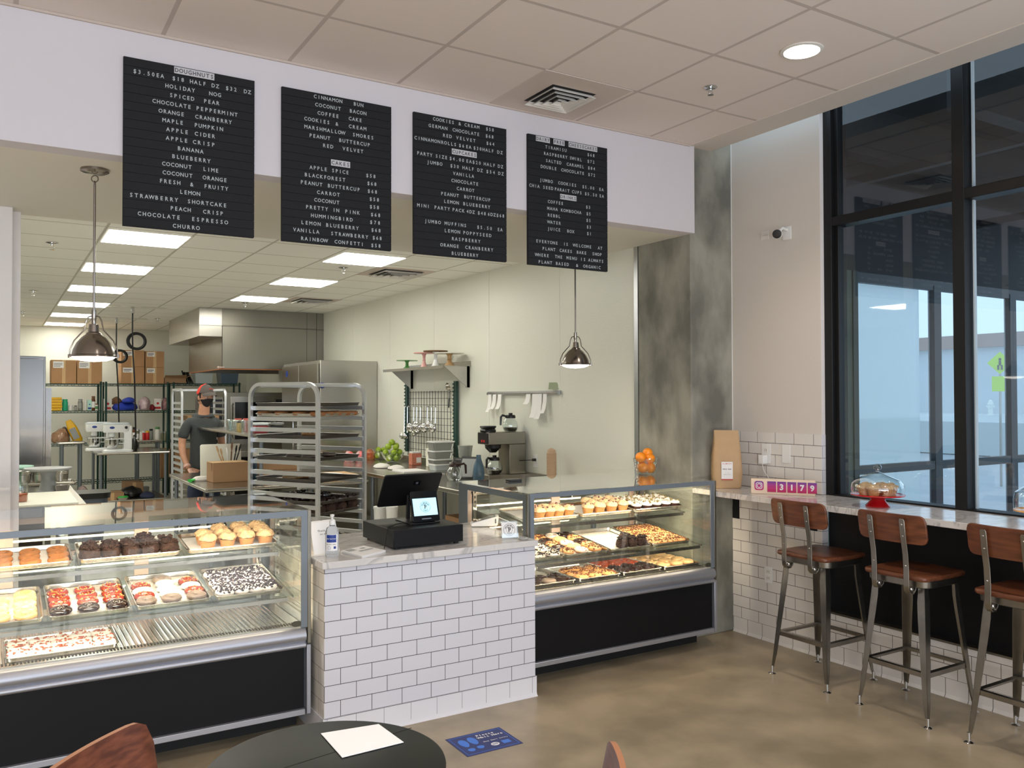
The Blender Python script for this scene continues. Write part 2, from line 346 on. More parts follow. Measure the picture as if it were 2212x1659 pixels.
for y in ys[:-1]: ln.box(4.640, y-.052, 1.05, 4.662, y-.044, 3.85)
S(ln.build('trim_9', 'white_plastic', smooth=False))
# ---------------- outside the storefront: covered walkway, far storefront, street
S(B('ground_outside', mat('pavement', (176, 180, 182), .6, noise_amt=.05, nscale=1.5), 4.7, -12, -.1, 60, 40, -.02))
S(B('ceiling_outside', mat('dark_soffit', (46, 46, 48), .7, noise_amt=.2, nscale=1.2), 4.7, -3.5, 4.0, 9.8, 4.55, 4.1))
so = MB()
for i in range(7): so.box(4.75, -2+i*.95, 3.35, 9.7, -1.88+i*.95, 3.6)
for i in range(4): so.box(5.1+i*1.1, -3, 3.15, 5.16+i*1.1, 4.2, 3.21)
S(so.build('trim_10', mat('beam_dark', (34, 35, 38), .6), smooth=False))
FY = 4.25
mull = [at(px, 800, y=FY).x for px in (2027, 2190)]; mx0 = at(1848, 800, y=FY).x; stp = mull[1]-mull[0]
fm = MB()
for x_ in (mull[0], mull[1], mull[1]+stp, mull[1]+2*stp): fm.box(x_-.055, FY-.004, 0, x_+.045, FY+.055, 2.62)
fm.box(4.75, FY, 1.06, 9.6, FY+.05, 1.13); fm.box(4.75, FY, 0, 9.6, FY+.05, .12); fm.box(4.75, FY, 2.58, 9.6, FY+.05, 2.66)
S(fm.build('window_31', mat('far_frame', (58, 62, 66), .4), smooth=False))
S(B('wall_outside_header', 'dark_soffit', 4.70, FY, 2.66, 9.8, FY+.3, 4.1))
S(B('wall_outside_return', mat('outside_wall', (96, 106, 96), .7), 4.70, FY-.02, 0, mx0-.06, FY+.14, 2.66))
S(B('wall_outside_jamb', mat('jamb_dark', (60, 66, 62), .5), mx0-.06, FY-.03, 0, mx0, FY+.14, 2.66))
tm = bpy.data.materials.new('frosted_film'); tm.use_nodes = True; tn = tm.node_tree; tn.nodes.remove(tn.nodes['Principled BSDF']); tb2 = tn.nodes.new('ShaderNodeBsdfTranslucent'); tb2.inputs[0].default_value = (.86, .90, .90, 1); tn.links.new(tb2.outputs[0], tn.nodes['Material Output'].inputs[0]); MATS['frosted_film'] = tm
S(B('window_32', 'frosted_film', mx0, FY+.2, 0.0, at(1986, 800, y=FY+.2).x, FY+.21, 2.66))
for i_, (xa_, xb_) in enumerate(((mx0, mull[0]-.05), (mull[0]+.05, mull[1]-.05), (mull[1]+.05, mull[1]+stp-.05))): S(B('window_%d' % (33+i_), 'glass_window', xa_, FY+.02, .12, xb_, FY+.026, 2.58))
S(B('wall_street_building', mat('far_wall', (196, 204, 208), .8, noise_amt=.05, nscale=.4), 38, 2, 0, 40, 60, 4.5))
S(B('wall_street_cornice', mat('far_brown', (150, 124, 112), .7), 37.7, 2, 3.9, 38, 60, 4.5))
S(B('ground_bank', mat('bank_pale', (198, 206, 206), .8), 24, -10, 0, 60, 60, .95))
sg = thing('pedestrian_sign', 'yellow green pedestrian crossing sign on a post beyond the window', 'street sign')
c = at(2160, 784, x=16); M_ = T(*c) @ Matrix.Rotation(radians(-90+31), 4, 'Z')
hy = at(2165, 862, x=16).z
d = MB(); r_ = .21; d.prism([(-r_, 0), (0, -r_), (r_, 0), (0, r_)], -.008, .008, M_ @ Matrix.Rotation(radians(90), 4, 'X')); d.build('sign_plate', mat('lime', (196, 236, 40), .5, emit=None), sg)
d = MB(); d.box(-.135, -.008, -.53, .135, .008, -.25, M_); d.build('sign_plate', 'lime', sg)
d = MB(); d.tube([(0, .03, -c.z), (0, .03, .2)], .022, 8, M=M_); d.build('post', 'steel', sg)
d = MB(); d.sphere((0, -.012, .07), .025, 10, 6, (1, .3, 1), M_); d.box(-.02, -.014, -.05, .02, -.009, .045, M_); d.box(-.045, -.014, -.13, -.012, -.009, -.04, M_); d.box(.012, -.014, -.13, .045, -.009, -.04, M_); d.build('pictogram', 'ink', sg)
hb = deep(2140, 890, 32)
hd = thing('fire_hydrant', 'pale fire hydrant standing on the pavement outside the window', 'hydrant', (hb.x, hb.y, .95))
k = hb.z*1.0
d = MB(); d.lathe([(.0, 0), (.16, 0), (.16, .06), (.10, .08), (.10, .48), (.13, .50), (.13, .55), (.10, .58), (.08, .68), (.03, .72), (0, .73)], 16); d.build('barrel', mat('hydrant_white', (222, 228, 222), .5), hd)
d = MB(); d.tube([(0, -.17, .42), (0, .17, .42)], .05, 10); d.tube([(-.16, 0, .40), (0, 0, .40)], .06, 10); d.build('outlet_caps', 'hydrant_white', hd)
hd.scale = (.85, .85, .85)
# ================================================================== ceiling fittings
def vent(cx, cy, z, s, label, m='white_matte', full=.6):
    t = thing('ceiling_vent', label, 'air vent', (cx, cy, z), 0)
    b = MB(); b.box(-full/2, -full/2, -.004, full/2, full/2, 0); b.build('panel', mat('vent_panel', (206, 192, 182), .6) if 'vent_panel' not in MATS else MATS['vent_panel'], t)
    b = MB(); b.box(-s/2, -s/2, -.0055, s/2, s/2, -.0042); b.build('opening', 'dark_recess', t)
    for i in range(4):
        a = s/2-i*s*.125; q = a-s*.055; b = MB(); z0, z1 = -.012-.004*i, -.030-.004*i
        # sloping square louvre ring
        vs = [(-a, -a, z1), (a, -a, z1), (a, a, z1), (-a, a, z1), (-q, -q, z0), (q, -q, z0), (q, q, z0), (-q, q, z0)]
        vs += [(x, y, zz+.002) for x, y, zz in vs]
        fs = []
        for j in range(4):
            l = (j+1) % 4; fs += [(j, l, 4+l, 4+j), (8+j, 12+j, 12+l, 8+l), (j, 8+j, 8+l, l), (4+j, 4+l, 12+l, 12+j)]
        b.add(vs, fs); b.build('louvre', m, t, smooth=False)
    return t
vent((2.677+2.938)/2-.01, 4.03, ZC, .30, 'square louvred air vent in the front ceiling above the menu boards')
vent(3.42, 7.80, ZK, .42, 'square air vent in the kitchen ceiling nearer the menu boards')
vent(3.46, 10.55, ZK, .42, 'square air vent in the kitchen ceiling farther back by the wall')
def sprinkler(p, label, s=1.):
    t = thing('fire_sprinkler', label, 'sprinkler', p, 0, 'ceiling sprinklers'); t.scale = (s, s, s)
    b = MB(); b.lathe([(0, 0), (.035, 0), (.038, -.006), (.016, -.010), (0, -.010)], 20); b.build('escutcheon', 'chrome', t)
    b = MB(); b.lathe([(.007, -.010), (.009, -.022), (0, -.022)], 10); b.tube([(-.010, 0, -.02), (-.013, 0, -.033), (-.004, 0, -.046)], .0018, 6); b.tube([(.010, 0, -.02), (.013, 0, -.033), (.004, 0, -.046)], .0018, 6); b.build('frame', 'chrome', t)
    b = MB(); b.lathe([(0, -.046), (.017, -.046), (.017, -.048), (0, -.048)], 12); b.build('deflector', 'chrome', t)
sprinkler((3.436, 3.459, ZC), 'chrome sprinkler head in the front ceiling right of the vent')
for p_, l_ in (((2.84, 7.72, ZK), 'sprinkler head in kitchen ceiling right of the nearest right troffer'), ((.385, 7.68, ZK), 'sprinkler head in kitchen ceiling left of the pendant cord, nearest one'),
             ((.375, 11.2, ZK), 'sprinkler head in kitchen ceiling far left, middle of three'), ((2.78, 11.2, ZK), 'sprinkler head in kitchen ceiling just above the hood'),
             ((2.16, 14.1, ZK), 'sprinkler head in kitchen ceiling left of the hood above the boxes'), ((.335, 14.0, ZK), 'sprinkler head in kitchen ceiling farthest left by the troffers')):
    sprinkler(p_, l_, 1.25)
# recessed downlight (visible one and its siblings in the rest of the front ceiling)
def downlight(x, y, label, p=26):
    t = thing('recessed_downlight', label, 'ceiling light', (x, y, ZC), 0, 'front ceiling downlights')
    b = MB(); b.lathe([(.088, -.001), (.105, -.001), (.105, -.006), (.088, -.010), (.088, -.001)], 32, cap=False); b.build('trim_ring', 'white_matte', t)
    b = MB(); b.lathe([(0, -.003), (.088, -.003)], 32); b.build('lens', mat('lens_warm', (255, 250, 240), .5, emit=(255, 244, 232), estr=7) if 'lens_warm' not in MATS else MATS['lens_warm'], t)
    l = bpy.data.lights.new('downlight', 'SPOT'); l.energy = p; l.spot_size = radians(130); l.spot_blend = .6; l.shadow_soft_size = .08; l.color = (1, .91, .83)
    o = bpy.data.objects.new('downlight_lamp', l); COL.objects.link(o); o.location = (0, 0, -.03); o.parent = t
downlight(3.468, 2.854, 'round recessed downlight glowing in the front ceiling near the window', 40)
for x, y in ((1.03, 2.25), (3.468, .4), (1.03, .4), (-1.4, 2.25), (-1.4, .4)):
    l = bpy.data.lights.new('downlight', 'SPOT'); l.energy = 40; l.spot_size = radians(130); l.spot_blend = .6; l.shadow_soft_size = .08; l.color = (1, .91, .83)
    o = bpy.data.objects.new('downlight_lamp', l); COL.objects.link(o); o.location = (x, y, ZC-.03)
# kitchen troffers
mat('troffer_lens', (255, 255, 250), .5, emit=(255, 253, 240), estr=KT)
tb = MB(); tb.box(-.30, -.29, -.004, .30, .29, 0); fr_me = tb.mesh('troffer_frame', 'white_matte', False)
tb = MB(); tb.box(-.283, -.283, -.007, .283, .283, -.0045); le_me = tb.mesh('troffer_lens', 'troffer_lens', False)
def troffer(x, y, label, group='square LED panels in the kitchen ceiling', sy=1.):
    t = thing('ceiling_light_panel', label, 'ceiling light', (x, y, ZK), 0, group); t.scale = (1, sy, 1)
    inst(fr_me, 'frame', t); inst(le_me, 'diffuser', t)
od = ['nearest', 'second', 'third', 'fourth', 'fifth', 'farthest']
for i, y in enumerate((7.14, 8.92, 10.70, 12.48, 14.2, 15.95)): troffer(1.0, y, 'glowing square ceiling panel, %s in the left kitchen row' % od[i])
for i, y in enumerate((7.20, 8.95, 10.75)): troffer(2.84, y, 'glowing square ceiling panel, %s in the right kitchen row' % ('nearest', 'middle', 'farthest')[i])
troffer(2.84, 14.2, 'glowing ceiling panel peeking out left of the exhaust hood')
for y in (7.14, 8.92, 10.70, 12.48, 14.2): troffer(-1.4, y, 'glowing square kitchen ceiling panel hidden left of the partition', 'kitchen panels beyond the partition')
# pendants
def pendant(x, y, zt, zb, label, p=12, turn=0.):
    t = thing('pendant_lamp', label, 'pendant lamp', (x, y, zb), turn, 'nickel dome pendants over the display cases')
    b = MB(); b.lathe([(0, zt-zb), (.066, zt-zb), (.066, zt-zb-.012), (.05, zt-zb-.02), (.012, zt-zb-.024), (0, zt-zb-.024)], 28); b.build('canopy', 'nickel', t)
    b = MB(); b.torus((0, 0, zt-zb-.047), .016, .003, 16, 6, ax='y'); b.torus((0, 0, zt-zb-.068), .009, .0025, 14, 6, ax='x'); b.tube([(0, 0, zt-zb-.075), (0, 0, .225)], .0058, 10); b.build('stem', 'nickel', t)
    b = MB(); b.lathe([(0, .235), (.011, .235), (.012, .19), (.010, .185), (.010, .165), (.022, .162), (.026, .125), (.034, .120), (.036, .113), (.055, .098), (.078, .070), (.094, .035), (.099, .012), (.106, .008), (.108, 0), (.104, 0), (.097, .008), (.090, .03), (.074, .062), (.05, .088), (0, .10)], 40); b.build('shade', 'nickel', t)
    b = MB()
    for s_ in (-1, 1): b.tube([(s_*.010, 0, .205), (s_*.026, 0, .200), (s_*.036, 0, .18), (s_*.044, 0, .135), (s_*.066, 0, .112), (s_*.092, 0, .082), (s_*.110, 0, .040), (s_*.113, 0, .012)], .0035, 8); b.cyl(s_*.113, 0, -.004, .014, .008, 10)
    b.build('yoke', 'nickel', t)
    b = MB(); b.lathe([(.102, .004), (.09, -.008), (.06, -.018), (0, -.024)], 32, cap=False); b.build('diffuser', mat('pendant_glow', (255, 250, 242), .4, emit=(255, 246, 232), estr=5) if 'pendant_glow' not in MATS else MATS['pendant_glow'], t)
    l = bpy.data.lights.new('pendant', 'SPOT'); l.energy = p; l.spot_size = radians(120); l.spot_blend = .7; l.shadow_soft_size = .09; l.color = (1, .92, .82)
    o = bpy.data.objects.new('pendant_bulb', l); COL.objects.link(o); o.location = (0, 0, -.035); o.parent = t
pendant(.42, 4.667, ZS, 1.878, 'brushed nickel dome pendant hanging at left in front of the kitchen', 12, -.4)
q = deep(1243, 786, 6.05); pendant(q.x, q.y, ZS, 1.905, 'brushed nickel dome pendant hanging by the white kitchen wall at right', 10, -.4)
# ================================================================== display cases
CY0, CTOP, CSILL = 4.13, 1.117, .536
mat('led', (255, 236, 200), .5, emit=(255, 226, 178), estr=14); mat('door_frame', (206, 180, 164), .45); mat('deck', (196, 196, 196), .22, .9, bump=0); mat('mirror_side', (150, 158, 158), .08, 1.)
def shelf_light(x0, x1, y, z, p, parent, tilt=0):
    a = area('case_light', ((x0+x1)/2, y, z), (tilt, 0, 0), x1-x0, .02, p, (1, .82, .60), parent); return a
def display_case(x0, x1, label, shelves, name='display_case'):
    xc = (x0+x1)/2; t = thing(name, label, 'display case', (xc, CY0, 0))
    L, R = x0-xc, x1-xc; D_ = .86
    b = MB(); b.box(L+.02, .17, 0, R-.02, D_-.05, .108); b.build('kick_plate', 'dark_recess', t)
    b = MB(); b.box(L+.03, .012, .137, R-.03, .03, .436); b.build('front_panel', 'black_panel', t, .002)
    b = MB(); b.box(L+.006, .03, .108, R-.006, D_-.02, CSILL-.02); b.build('base_cabinet', 'case_grey', t)
    b = MB(); b.box(L+.03, -.008, .108, R-.03, .03, .137); b.build('lower_rail', 'satin_alu', t, .003)
    pr = [(.030, .536), (.004, .536), (-.010, .530), (-.022, .516), (-.027, .500), (-.025, .486), (-.016, .474), (-.008, .469), (-.005, .463), (-.014, .460), (-.018, .452), (-.016, .443), (-.006, .437), (.030, .434)]
    b = MB(); b.ext(pr, 'x', L+.012, R-.03); b.build('sill_moulding', 'satin_alu', t, ang=50)
    for s_, nm in ((L, -1), (R, 1)):
        b = MB(); b.box(s_ if nm < 0 else s_-.022, -.004, .108, s_+.022 if nm < 0 else s_, .03, .45); b.build('end_trim', 'satin_alu', t, .003)
        b = MB(); b.box(s_ if nm < 0 else s_-.018, -.002, .455, s_+.018 if nm < 0 else s_, .02, CTOP-.003); b.build('corner_post', 'steel_brushed', t, .002)
    # glass box
    b = MB(); b.box(L+.022, .006, CSILL, R-.022, .012, CTOP-.012); b.build('front_glass', 'glass_case', t, smooth=False)
    b = MB(); b.box(L+.006, .004, CTOP-.006, R-.006, D_, CTOP); b.build('top_glass', 'glass_case', t, smooth=False)
    for s_ in (L+.004, R-.010):
        b = MB(); b.box(s_, .02, CSILL-.02, s_+.006, D_-.02, CTOP-.008); b.build('side_glass', 'glass_case', t, smooth=False)
    f = MB()
    f.box(L+.018, -.001, CTOP-.030, R-.018, .005, CTOP-.002); f.box(L+.018, -.001, CSILL, L+.045, .005, CTOP-.03); f.box(R-.050, -.001, CSILL, R-.018, .005, CTOP-.03)
    f.build('front_frame', 'aluminium_frame', t, .001)
    for s_ in (L+.001, R-.0035):
        f = MB(); f.box(s_, .02, CTOP-.045, s_+.0025, D_-.01, CTOP-.008); f.box(s_, .02, CSILL-.02, s_+.0025, .055, CTOP-.045); f.box(s_, D_-.13, CSILL-.02, s_+.0025, D_-.01, CTOP-.045); f.build('side_border', 'case_grey', t, smooth=False)
    # back: frames, sliding doors, slotted uprights
    f = MB(); n = max(2, int(round((x1-x0)/.62))); wd = (R-L-.08)/n
    f.box(L+.01, D_-.03, CSILL-.02, R-.01, D_, CSILL+.03); f.box(L+.01, D_-.03, CTOP-.05, R-.01, D_, CTOP-.006); f.box(L+.01, D_-.03, CSILL, L+.05, D_, CTOP-.02); f.box(R-.05, D_-.03, CSILL, R-.01, D_, CTOP-.02); f.build('back_frame', 'case_grey', t)
    for i in range(n):
        a = L+.04+i*wd; d = MB()
        d.box(a, D_-.055, CSILL+.03, a+.035, D_-.035, CTOP-.05); d.box(a+wd-.035, D_-.055, CSILL+.03, a+wd, D_-.035, CTOP-.05); d.box(a+.03, D_-.055, CSILL+.03, a+wd-.03, D_-.035, CSILL+.06); d.box(a+.03, D_-.055, CTOP-.08, a+wd-.03, D_-.035, CTOP-.05)
        dd = d.build('sliding_door', 'door_frame', t, smooth=False)
        d = MB(); d.box(a+.035, D_-.048, CSILL+.06, a+wd-.035, D_-.044, CTOP-.08); d.build('door_glass', 'glass_case', dd, smooth=False)
    for a in (L+.05, R-.075):
        u = MB(); u.box(a, D_-.12, CSILL, a+.025, D_-.10, CTOP-.06); uo = u.build('slotted_upright', 'steel', t, smooth=False)
        u = MB()
        for k in range(16): u.box(a+.009, D_-.1215, CSILL+.03+k*.032, a+.016, D_-.1199, CSILL+.045+k*.032)
        u.build('slots', 'dark_recess', uo, smooth=False)
    # deck, air grille
    b = MB(); b.box(L+.012, .10, CSILL-.02, R-.012, D_-.06, CSILL-.008)
    k = int((R-L-.1)/.0254)
    b.build('deck', 'deck', t, smooth=False)
    b = MB()
    for i in range(k): b.tube([(L+.066+i*.0254, .12, CSILL-.008), (L+.066+i*.0254, D_-.12, CSILL-.008)], .0075, 8, flat=(1, .6))
    b.build('deck_ribs', 'chrome', t)
    b = MB(); b.box(L+.02, .03, CSILL-.02, R-.02, .10, CSILL+.006); b.build('air_grille', 'steel', t, smooth=False)
    b = MB()
    for i in range(int((R-L-.1)/.014)): b.box(L+.05+i*.014, .055, CSILL+.006, L+.057+i*.014, .088, CSILL+.0075)
    b.build('grille_slots', 'dark_recess', t, smooth=False)
    # LED strips (beads under the top frame and the shelf fronts)
    def strip(y, z, p, m=.10, lip=False):
        b = MB(); b.box(L+m, y-.009, z, R-m, y+.009, z+.010)
        if lip: b.box(L+m, y-.011, z-.008, R-m, y-.009, z+.010)
        so_ = b.build('light_channel', 'steel', t, smooth=False)
        b = MB(); n_ = int((R-L-2*m)/.022)
        for i in range(n_): b.box(L+m+.006+i*.022, y-.004, z-.003, L+m+.015+i*.022, y+.004, z)
        b.build('led_beads', 'led', so_, smooth=False)
        shelf_light(L+m, R-m, y+.004, z-.006, p, t, radians(48))
    strip(.035, CTOP-.022, (x1-x0)*4.4)
    for (yf, zf, yb_, zb_) in shelves:
        s_ = MB(); s_.ext([(yf-CY0, zf), (yb_-CY0, zb_), (yb_-CY0, zb_+.008), (yf-CY0, zf+.008)], 'x', L+.035, R-.05); s_.build('glass_shelf', 'glass_shelf', t, smooth=False)
        strip(yf-CY0+.02, zf-.014, (x1-x0)*2.2, lip=True)
        for a in (L+.06, R-.07):
            s_ = MB(); s_.ext([(yf-CY0+.03, zf-.001), (D_-.10, zb_+(D_-.10-(yb_-CY0))*.08-.001), (D_-.10, zb_-.06), (yb_-CY0-.1, zb_-.035), (yf-CY0+.03, zf-.012)], 'x', a, a+.004); s_.build('shelf_bracket', 'steel', t, smooth=False)
    # oval maker's badge
    b = MB(); b.lathe([(0, 0), (.026, 0), (.026, .0015), (0, .0015)], 28, T(R-.072, .004, CSILL+.022) @ Matrix.Rotation(radians(90), 4, 'X') @ Matrix.Diagonal((1, .55, 1, 1))); b.build('badge', mat('badge_bronze', (86, 84, 70), .4, .6) if 'badge_bronze' not in MATS else MATS['badge_bronze'], t)
    return t
SH1 = (4.33, .888, 4.80, .936); SH2 = (4.17, .686, 4.68, .748)
display_case(-.62, 1.352, 'long glass bakery display case at left of the tiled counter', (SH1, SH2))
display_case(2.632, 4.130, 'glass bakery display case at right between counter and concrete column', (SH1, SH2))
# ------------------------------------------------------------------ sheet pans
def rr(w_, d_, r, n=5):
    p = []
    for cx, cy, a0 in ((w_/2-r, d_/2-r, 0), (-w_/2+r, d_/2-r, 90), (-w_/2+r, -d_/2+r, 180), (w_/2-r, -d_/2+r, 270)):
        for i in range(n+1): a = radians(a0+90*i/n); p.append((cx+r*cos(a), cy+r*sin(a)))
    return p
def loops(mb, ls, closed_ends=True, M=None):
    n = len(ls[0][0]); vs = []; fs = []
    for lp, z in ls: vs += [(x, y, z) for x, y in lp]
    for k in range(len(ls)-1):
        for i in range(n): j = (i+1) % n; fs.append((k*n+i, k*n+j, (k+1)*n+j, (k+1)*n+i))
    if closed_ends: fs += [tuple(reversed(range(n))), tuple((len(ls)-1)*n+i for i in range(n))]
    mb.add(vs, fs, M); return mb
_pan = {}
def pan_mesh(w_, d_, h=.022, m='sheet_pan'):
    k = (w_, d_, h, m)
    if k not in _pan:
        b = MB(); t_ = .0015
        ls = [(rr(w_-.028, d_-.028, .018), .001), (rr(w_-.016, d_-.016, .022), .003), (rr(w_-.008, d_-.008, .026), h-.003), (rr(w_, d_, .028), h-.003), (rr(w_+.004, d_+.004, .03), h), (rr(w_, d_, .028), h+.003), (rr(w_-.010, d_-.010, .025), h+.001), (rr(w_-.018, d_-.018, .021), .004), (rr(w_-.030, d_-.030, .017), .0025)]
        loops(b, ls); _pan[k] = b.mesh('sheet_pan', m)
    return _pan[k]
_lin = {}
def liner_mesh(w_, d_):
    k = (w_, d_)
    if k not in _lin:
        b = MB(); a, c = w_-.05, d_-.05; nx, ny = int(a/.012), int(c/.012); vs = []
        for i in range(ny+1):
            for j in range(nx+1): vs.append((-a/2+a*j/nx, -c/2+c*i/ny, .0045+.0012*((i+j) % 2)))
        fs = [(i*(nx+1)+j, i*(nx+1)+j+1, (i+1)*(nx+1)+j+1, (i+1)*(nx+1)+j) for i in range(ny) for j in range(nx)]
        b.add(vs, fs); _lin[k] = b.mesh('liner', 'liner', False)
    return _lin[k]
def tray(x0, y0, z0, w_, d_, tilt, label, liner=True, m='sheet_pan', name='sheet_pan', rz=0., group=None):
    """x0,y0 = front left corner (front = towards -y); returns the matrix of the pan's own frame"""
    me = pan_mesh(w_, d_, m=m); o = bpy.data.objects.new(name, me); COL.objects.link(o)
    Mx = T(x0, y0, z0) @ Rz(rz) @ Matrix.Rotation(tilt, 4, 'X') @ T(w_/2, d_/2, 0)
    o.matrix_world = Mx; tag(o, label, 'tray', group)
    if liner: inst(liner_mesh(w_, d_), 'paper_liner', o)
    return Mx
# ------------------------------------------------------------------ baked goods
mat('dough_cinnamon', (160, 104, 60), .8, noise_amt=.12, nscale=40, bump=.5, bscale=300); mat('dough_gold', (206, 150, 86), .65, noise_amt=.08, nscale=30); mat('dough_choc', (62, 34, 26), .6, noise_amt=.15, nscale=40, bump=.4, bscale=120)
mat('crumb_choc', (54, 32, 23), .75, noise_amt=.35, nscale=50, bump=.8, bscale=140); mat('crumb_tan', (206, 170, 126), .8, noise_amt=.2, nscale=45, bump=.8, bscale=150); mat('muffin_cup', (186, 132, 78), .7, noise_amt=.1, nscale=30, bump=.4, bscale=120)
mat('glaze_yellow', (222, 188, 124), .25, coat=.3); mat('glaze_red', (122, 46, 36), .2, coat=.5, noise_amt=.2, nscale=40); mat('glaze_white', (216, 204, 190), .3, coat=.2); mat('glaze_grey', (128, 112, 100), .35); mat('nut', (206, 140, 62), .5)
mat('frost_white', (224, 218, 214), .5, noise_amt=.03, nscale=30); mat('cookie_bits', (44, 38, 52), .8); mat('strawberry', (160, 88, 70), .6, noise_amt=.2, nscale=60); mat('pecan', (112, 68, 42), .6, noise_amt=.3, nscale=60); mat('caramel', (216, 160, 104), .35)
mat('glaze_maple', (200, 164, 116), .35, coat=.2); mat('orange_glaze', (170, 74, 46), .3, coat=.4, noise_amt=.2, nscale=40); mat('glaze_dark', (40, 22, 18), .18, coat=.6); mat('dark_bits', (36, 22, 20), .7)
def torus_profile(R_, r_, hz, n=28, m=12, jit=0., seed=0, only_top=False, grow=0.):
    b = MB(); vs = []; fs = []; rng = random.Random(seed)
    j0, j1 = (0, m) if not only_top else (0, m//2+1)
    cols = m if not only_top else m//2+1
    for i in range(n):
        a = 2*pi*i/n; wv = 1+jit*sin(3*a+seed)+jit*.6*sin(7*a+seed*2)
        for j in range(cols):
            th = 2*pi*j/m if not only_top else (-.28+.28*jit_w(i, seed))+(pi+.5)*j/(cols-1)
            q = (R_*wv+(r_+grow)*cos(th)); vs.append((q*cos(a), q*sin(a), hz+(r_+grow)*.82*sin(th)))
    for i in range(n):
        for j in range(cols if not only_top else cols-1):
            a_, b_ = i*cols+j, ((i+1) % n)*cols+j; j2 = (j+1) % cols; fs.append((a_, b_, ((i+1) % n)*cols+j2, i*cols+j2))
    b.add(vs, fs); return b
def jit_w(i, seed): return .5+.5*sin(i*1.7+seed)*cos(i*.9+seed*1.3)
def chips(b, n, R_, r_, hz, size, rng, disc=False):
    for _ in range(n):
        a = rng.random()*2*pi
        if disc: q = sqrt(rng.random())*R_; z = hz+rng.random()*size*.5
        else: ph = radians(rng.uniform(25, 155)); q = R_+r_*cos(ph); z = hz+r_*.82*sin(ph)
        s_ = size*rng.uniform(.5, 1.2); M = T(q*cos(a), q*sin(a), z) @ Matrix.Rotation(rng.random()*3, 4, 'Z') @ Matrix.Rotation(rng.random()*3, 4, 'X')
        b.box(-s_/2, -s_/3, -s_/4, s_/2, s_/3, s_/4, M)
    return b
R0, r0 = .0290, .0158
PROTO = {}
def donut(key, dough, icing=None, bits=None, nb=30, bs=.006):
    var = []
    for sd in (1, 2, 3):
        rng = random.Random(sd*31+len(key)); parts = [('dough', torus_profile(R0, r0, r0*.82, jit=.03, seed=sd).mesh('dough', dough))]
        if icing: parts.append(('icing', torus_profile(R0, r0, r0*.82, jit=.03, seed=sd, only_top=True, grow=.0016).mesh('icing', icing)))
        if bits: parts.append(('topping', chips(MB(), nb, R0, r0+.002, r0*.82, bs, rng).mesh('topping', bits, False)))
        var.append(parts)
    PROTO[key] = var
mat('muffin_top', (206, 176, 136), .7, noise_amt=.06, nscale=40, bump=.3, bscale=120); mat('berry', (96, 40, 50), .5); mat('herb', (126, 112, 70), .7)
def lump(key, m, topm=None, h=.055, r_=.043, amp=.012, cup=None, flat=False, nb=46):
    var = []
    for sd in (1, 2, 3):
        rng = random.Random(sd+len(key)); parts = []
        if cup:
            b = MB(); n = 24; vs = []; pr = [(r_*.70, 0), (r_*.98, h*.62)]
            for i in range(n*2):
                a = 2*pi*i/(n*2); k = 1+.025*(i % 2)
                for q, z in pr: vs.append((q*k*cos(a), q*k*sin(a), z))
            fs = [(i*2, ((i+1) % (n*2))*2, ((i+1) % (n*2))*2+1, i*2+1) for i in range(n*2)]; fs.append(tuple(reversed([i*2 for i in range(n*2)]))); b.add(vs, fs); parts.append(('cup', b.mesh('cup', cup)))
            b = MB(); b.lathe([(r_*.95, h*.60), (r_*1.10, h*.68), (r_*1.04, h*.82), (r_*.75, h*.97), (r_*.35, h*1.04), (0, h*1.06)], 26); me = b.mesh('top', m); disp(me, amp, 70, sd)
            parts.append(('top', me))
        else:
            b = MB(); b.lathe([(0, 0), (r_*.86, 0), (r_, h*.22), (r_*1.02, h*.5), (r_*.88, h*.82), (r_*.5, h*.98), (0, h)], 26); me = b.mesh('body', m); disp(me, amp, 60, sd, zmin=.004); parts.append(('body', me))
        if topm: parts.append(('topping', chips(MB(), nb, r_*.85, 0, h*.98, .011, rng, True).mesh('topping', topm, False)))
        var.append(parts)
    PROTO[key] = var
donut('cinnamon', 'dough_cinnamon'); donut('yellow', 'dough_gold', 'glaze_yellow'); donut('rednut', 'dough_choc', 'glaze_red', 'nut', 22); donut('choc', 'dough_choc', 'glaze_dark')
donut('whiteice', 'dough_choc', 'glaze_white'); donut('greyice', 'dough_choc', 'glaze_grey'); donut('oreo', 'frost_white', None, 'cookie_bits', 60, .009); donut('straw', 'dough_gold', 'frost_white', 'strawberry', 16, .011)
donut('pecan', 'dough_gold', 'caramel', 'pecan', 44, .010); donut('orange', 'dough_choc', 'orange_glaze', 'strawberry', 18, .008); donut('darkbits', 'dough_choc', 'glaze_dark', 'dark_bits', 40, .012); donut('maple', 'dough_gold', 'glaze_maple')
donut('whitegold', 'dough_gold', 'glaze_white', 'strawberry', 10, .006); donut('darkwhite', 'dough_choc', 'glaze_white', 'dark_bits', 36, .010)
lump('choccrumb', 'crumb_choc', 'crumb_choc', .058, .042, .020); lump('muffin', 'crumb_tan', None, .066, .037, .010, cup='muffin_cup'); lump('loaf', 'muffin_top', 'berry', .066, .037, .006, cup='muffin_cup', nb=3)
lump('mini', 'frost_white', 'herb', .048, .032, .003, cup='dough_choc', nb=9); lump('brownieball', 'crumb_choc', 'dark_bits', .056, .036, .012)
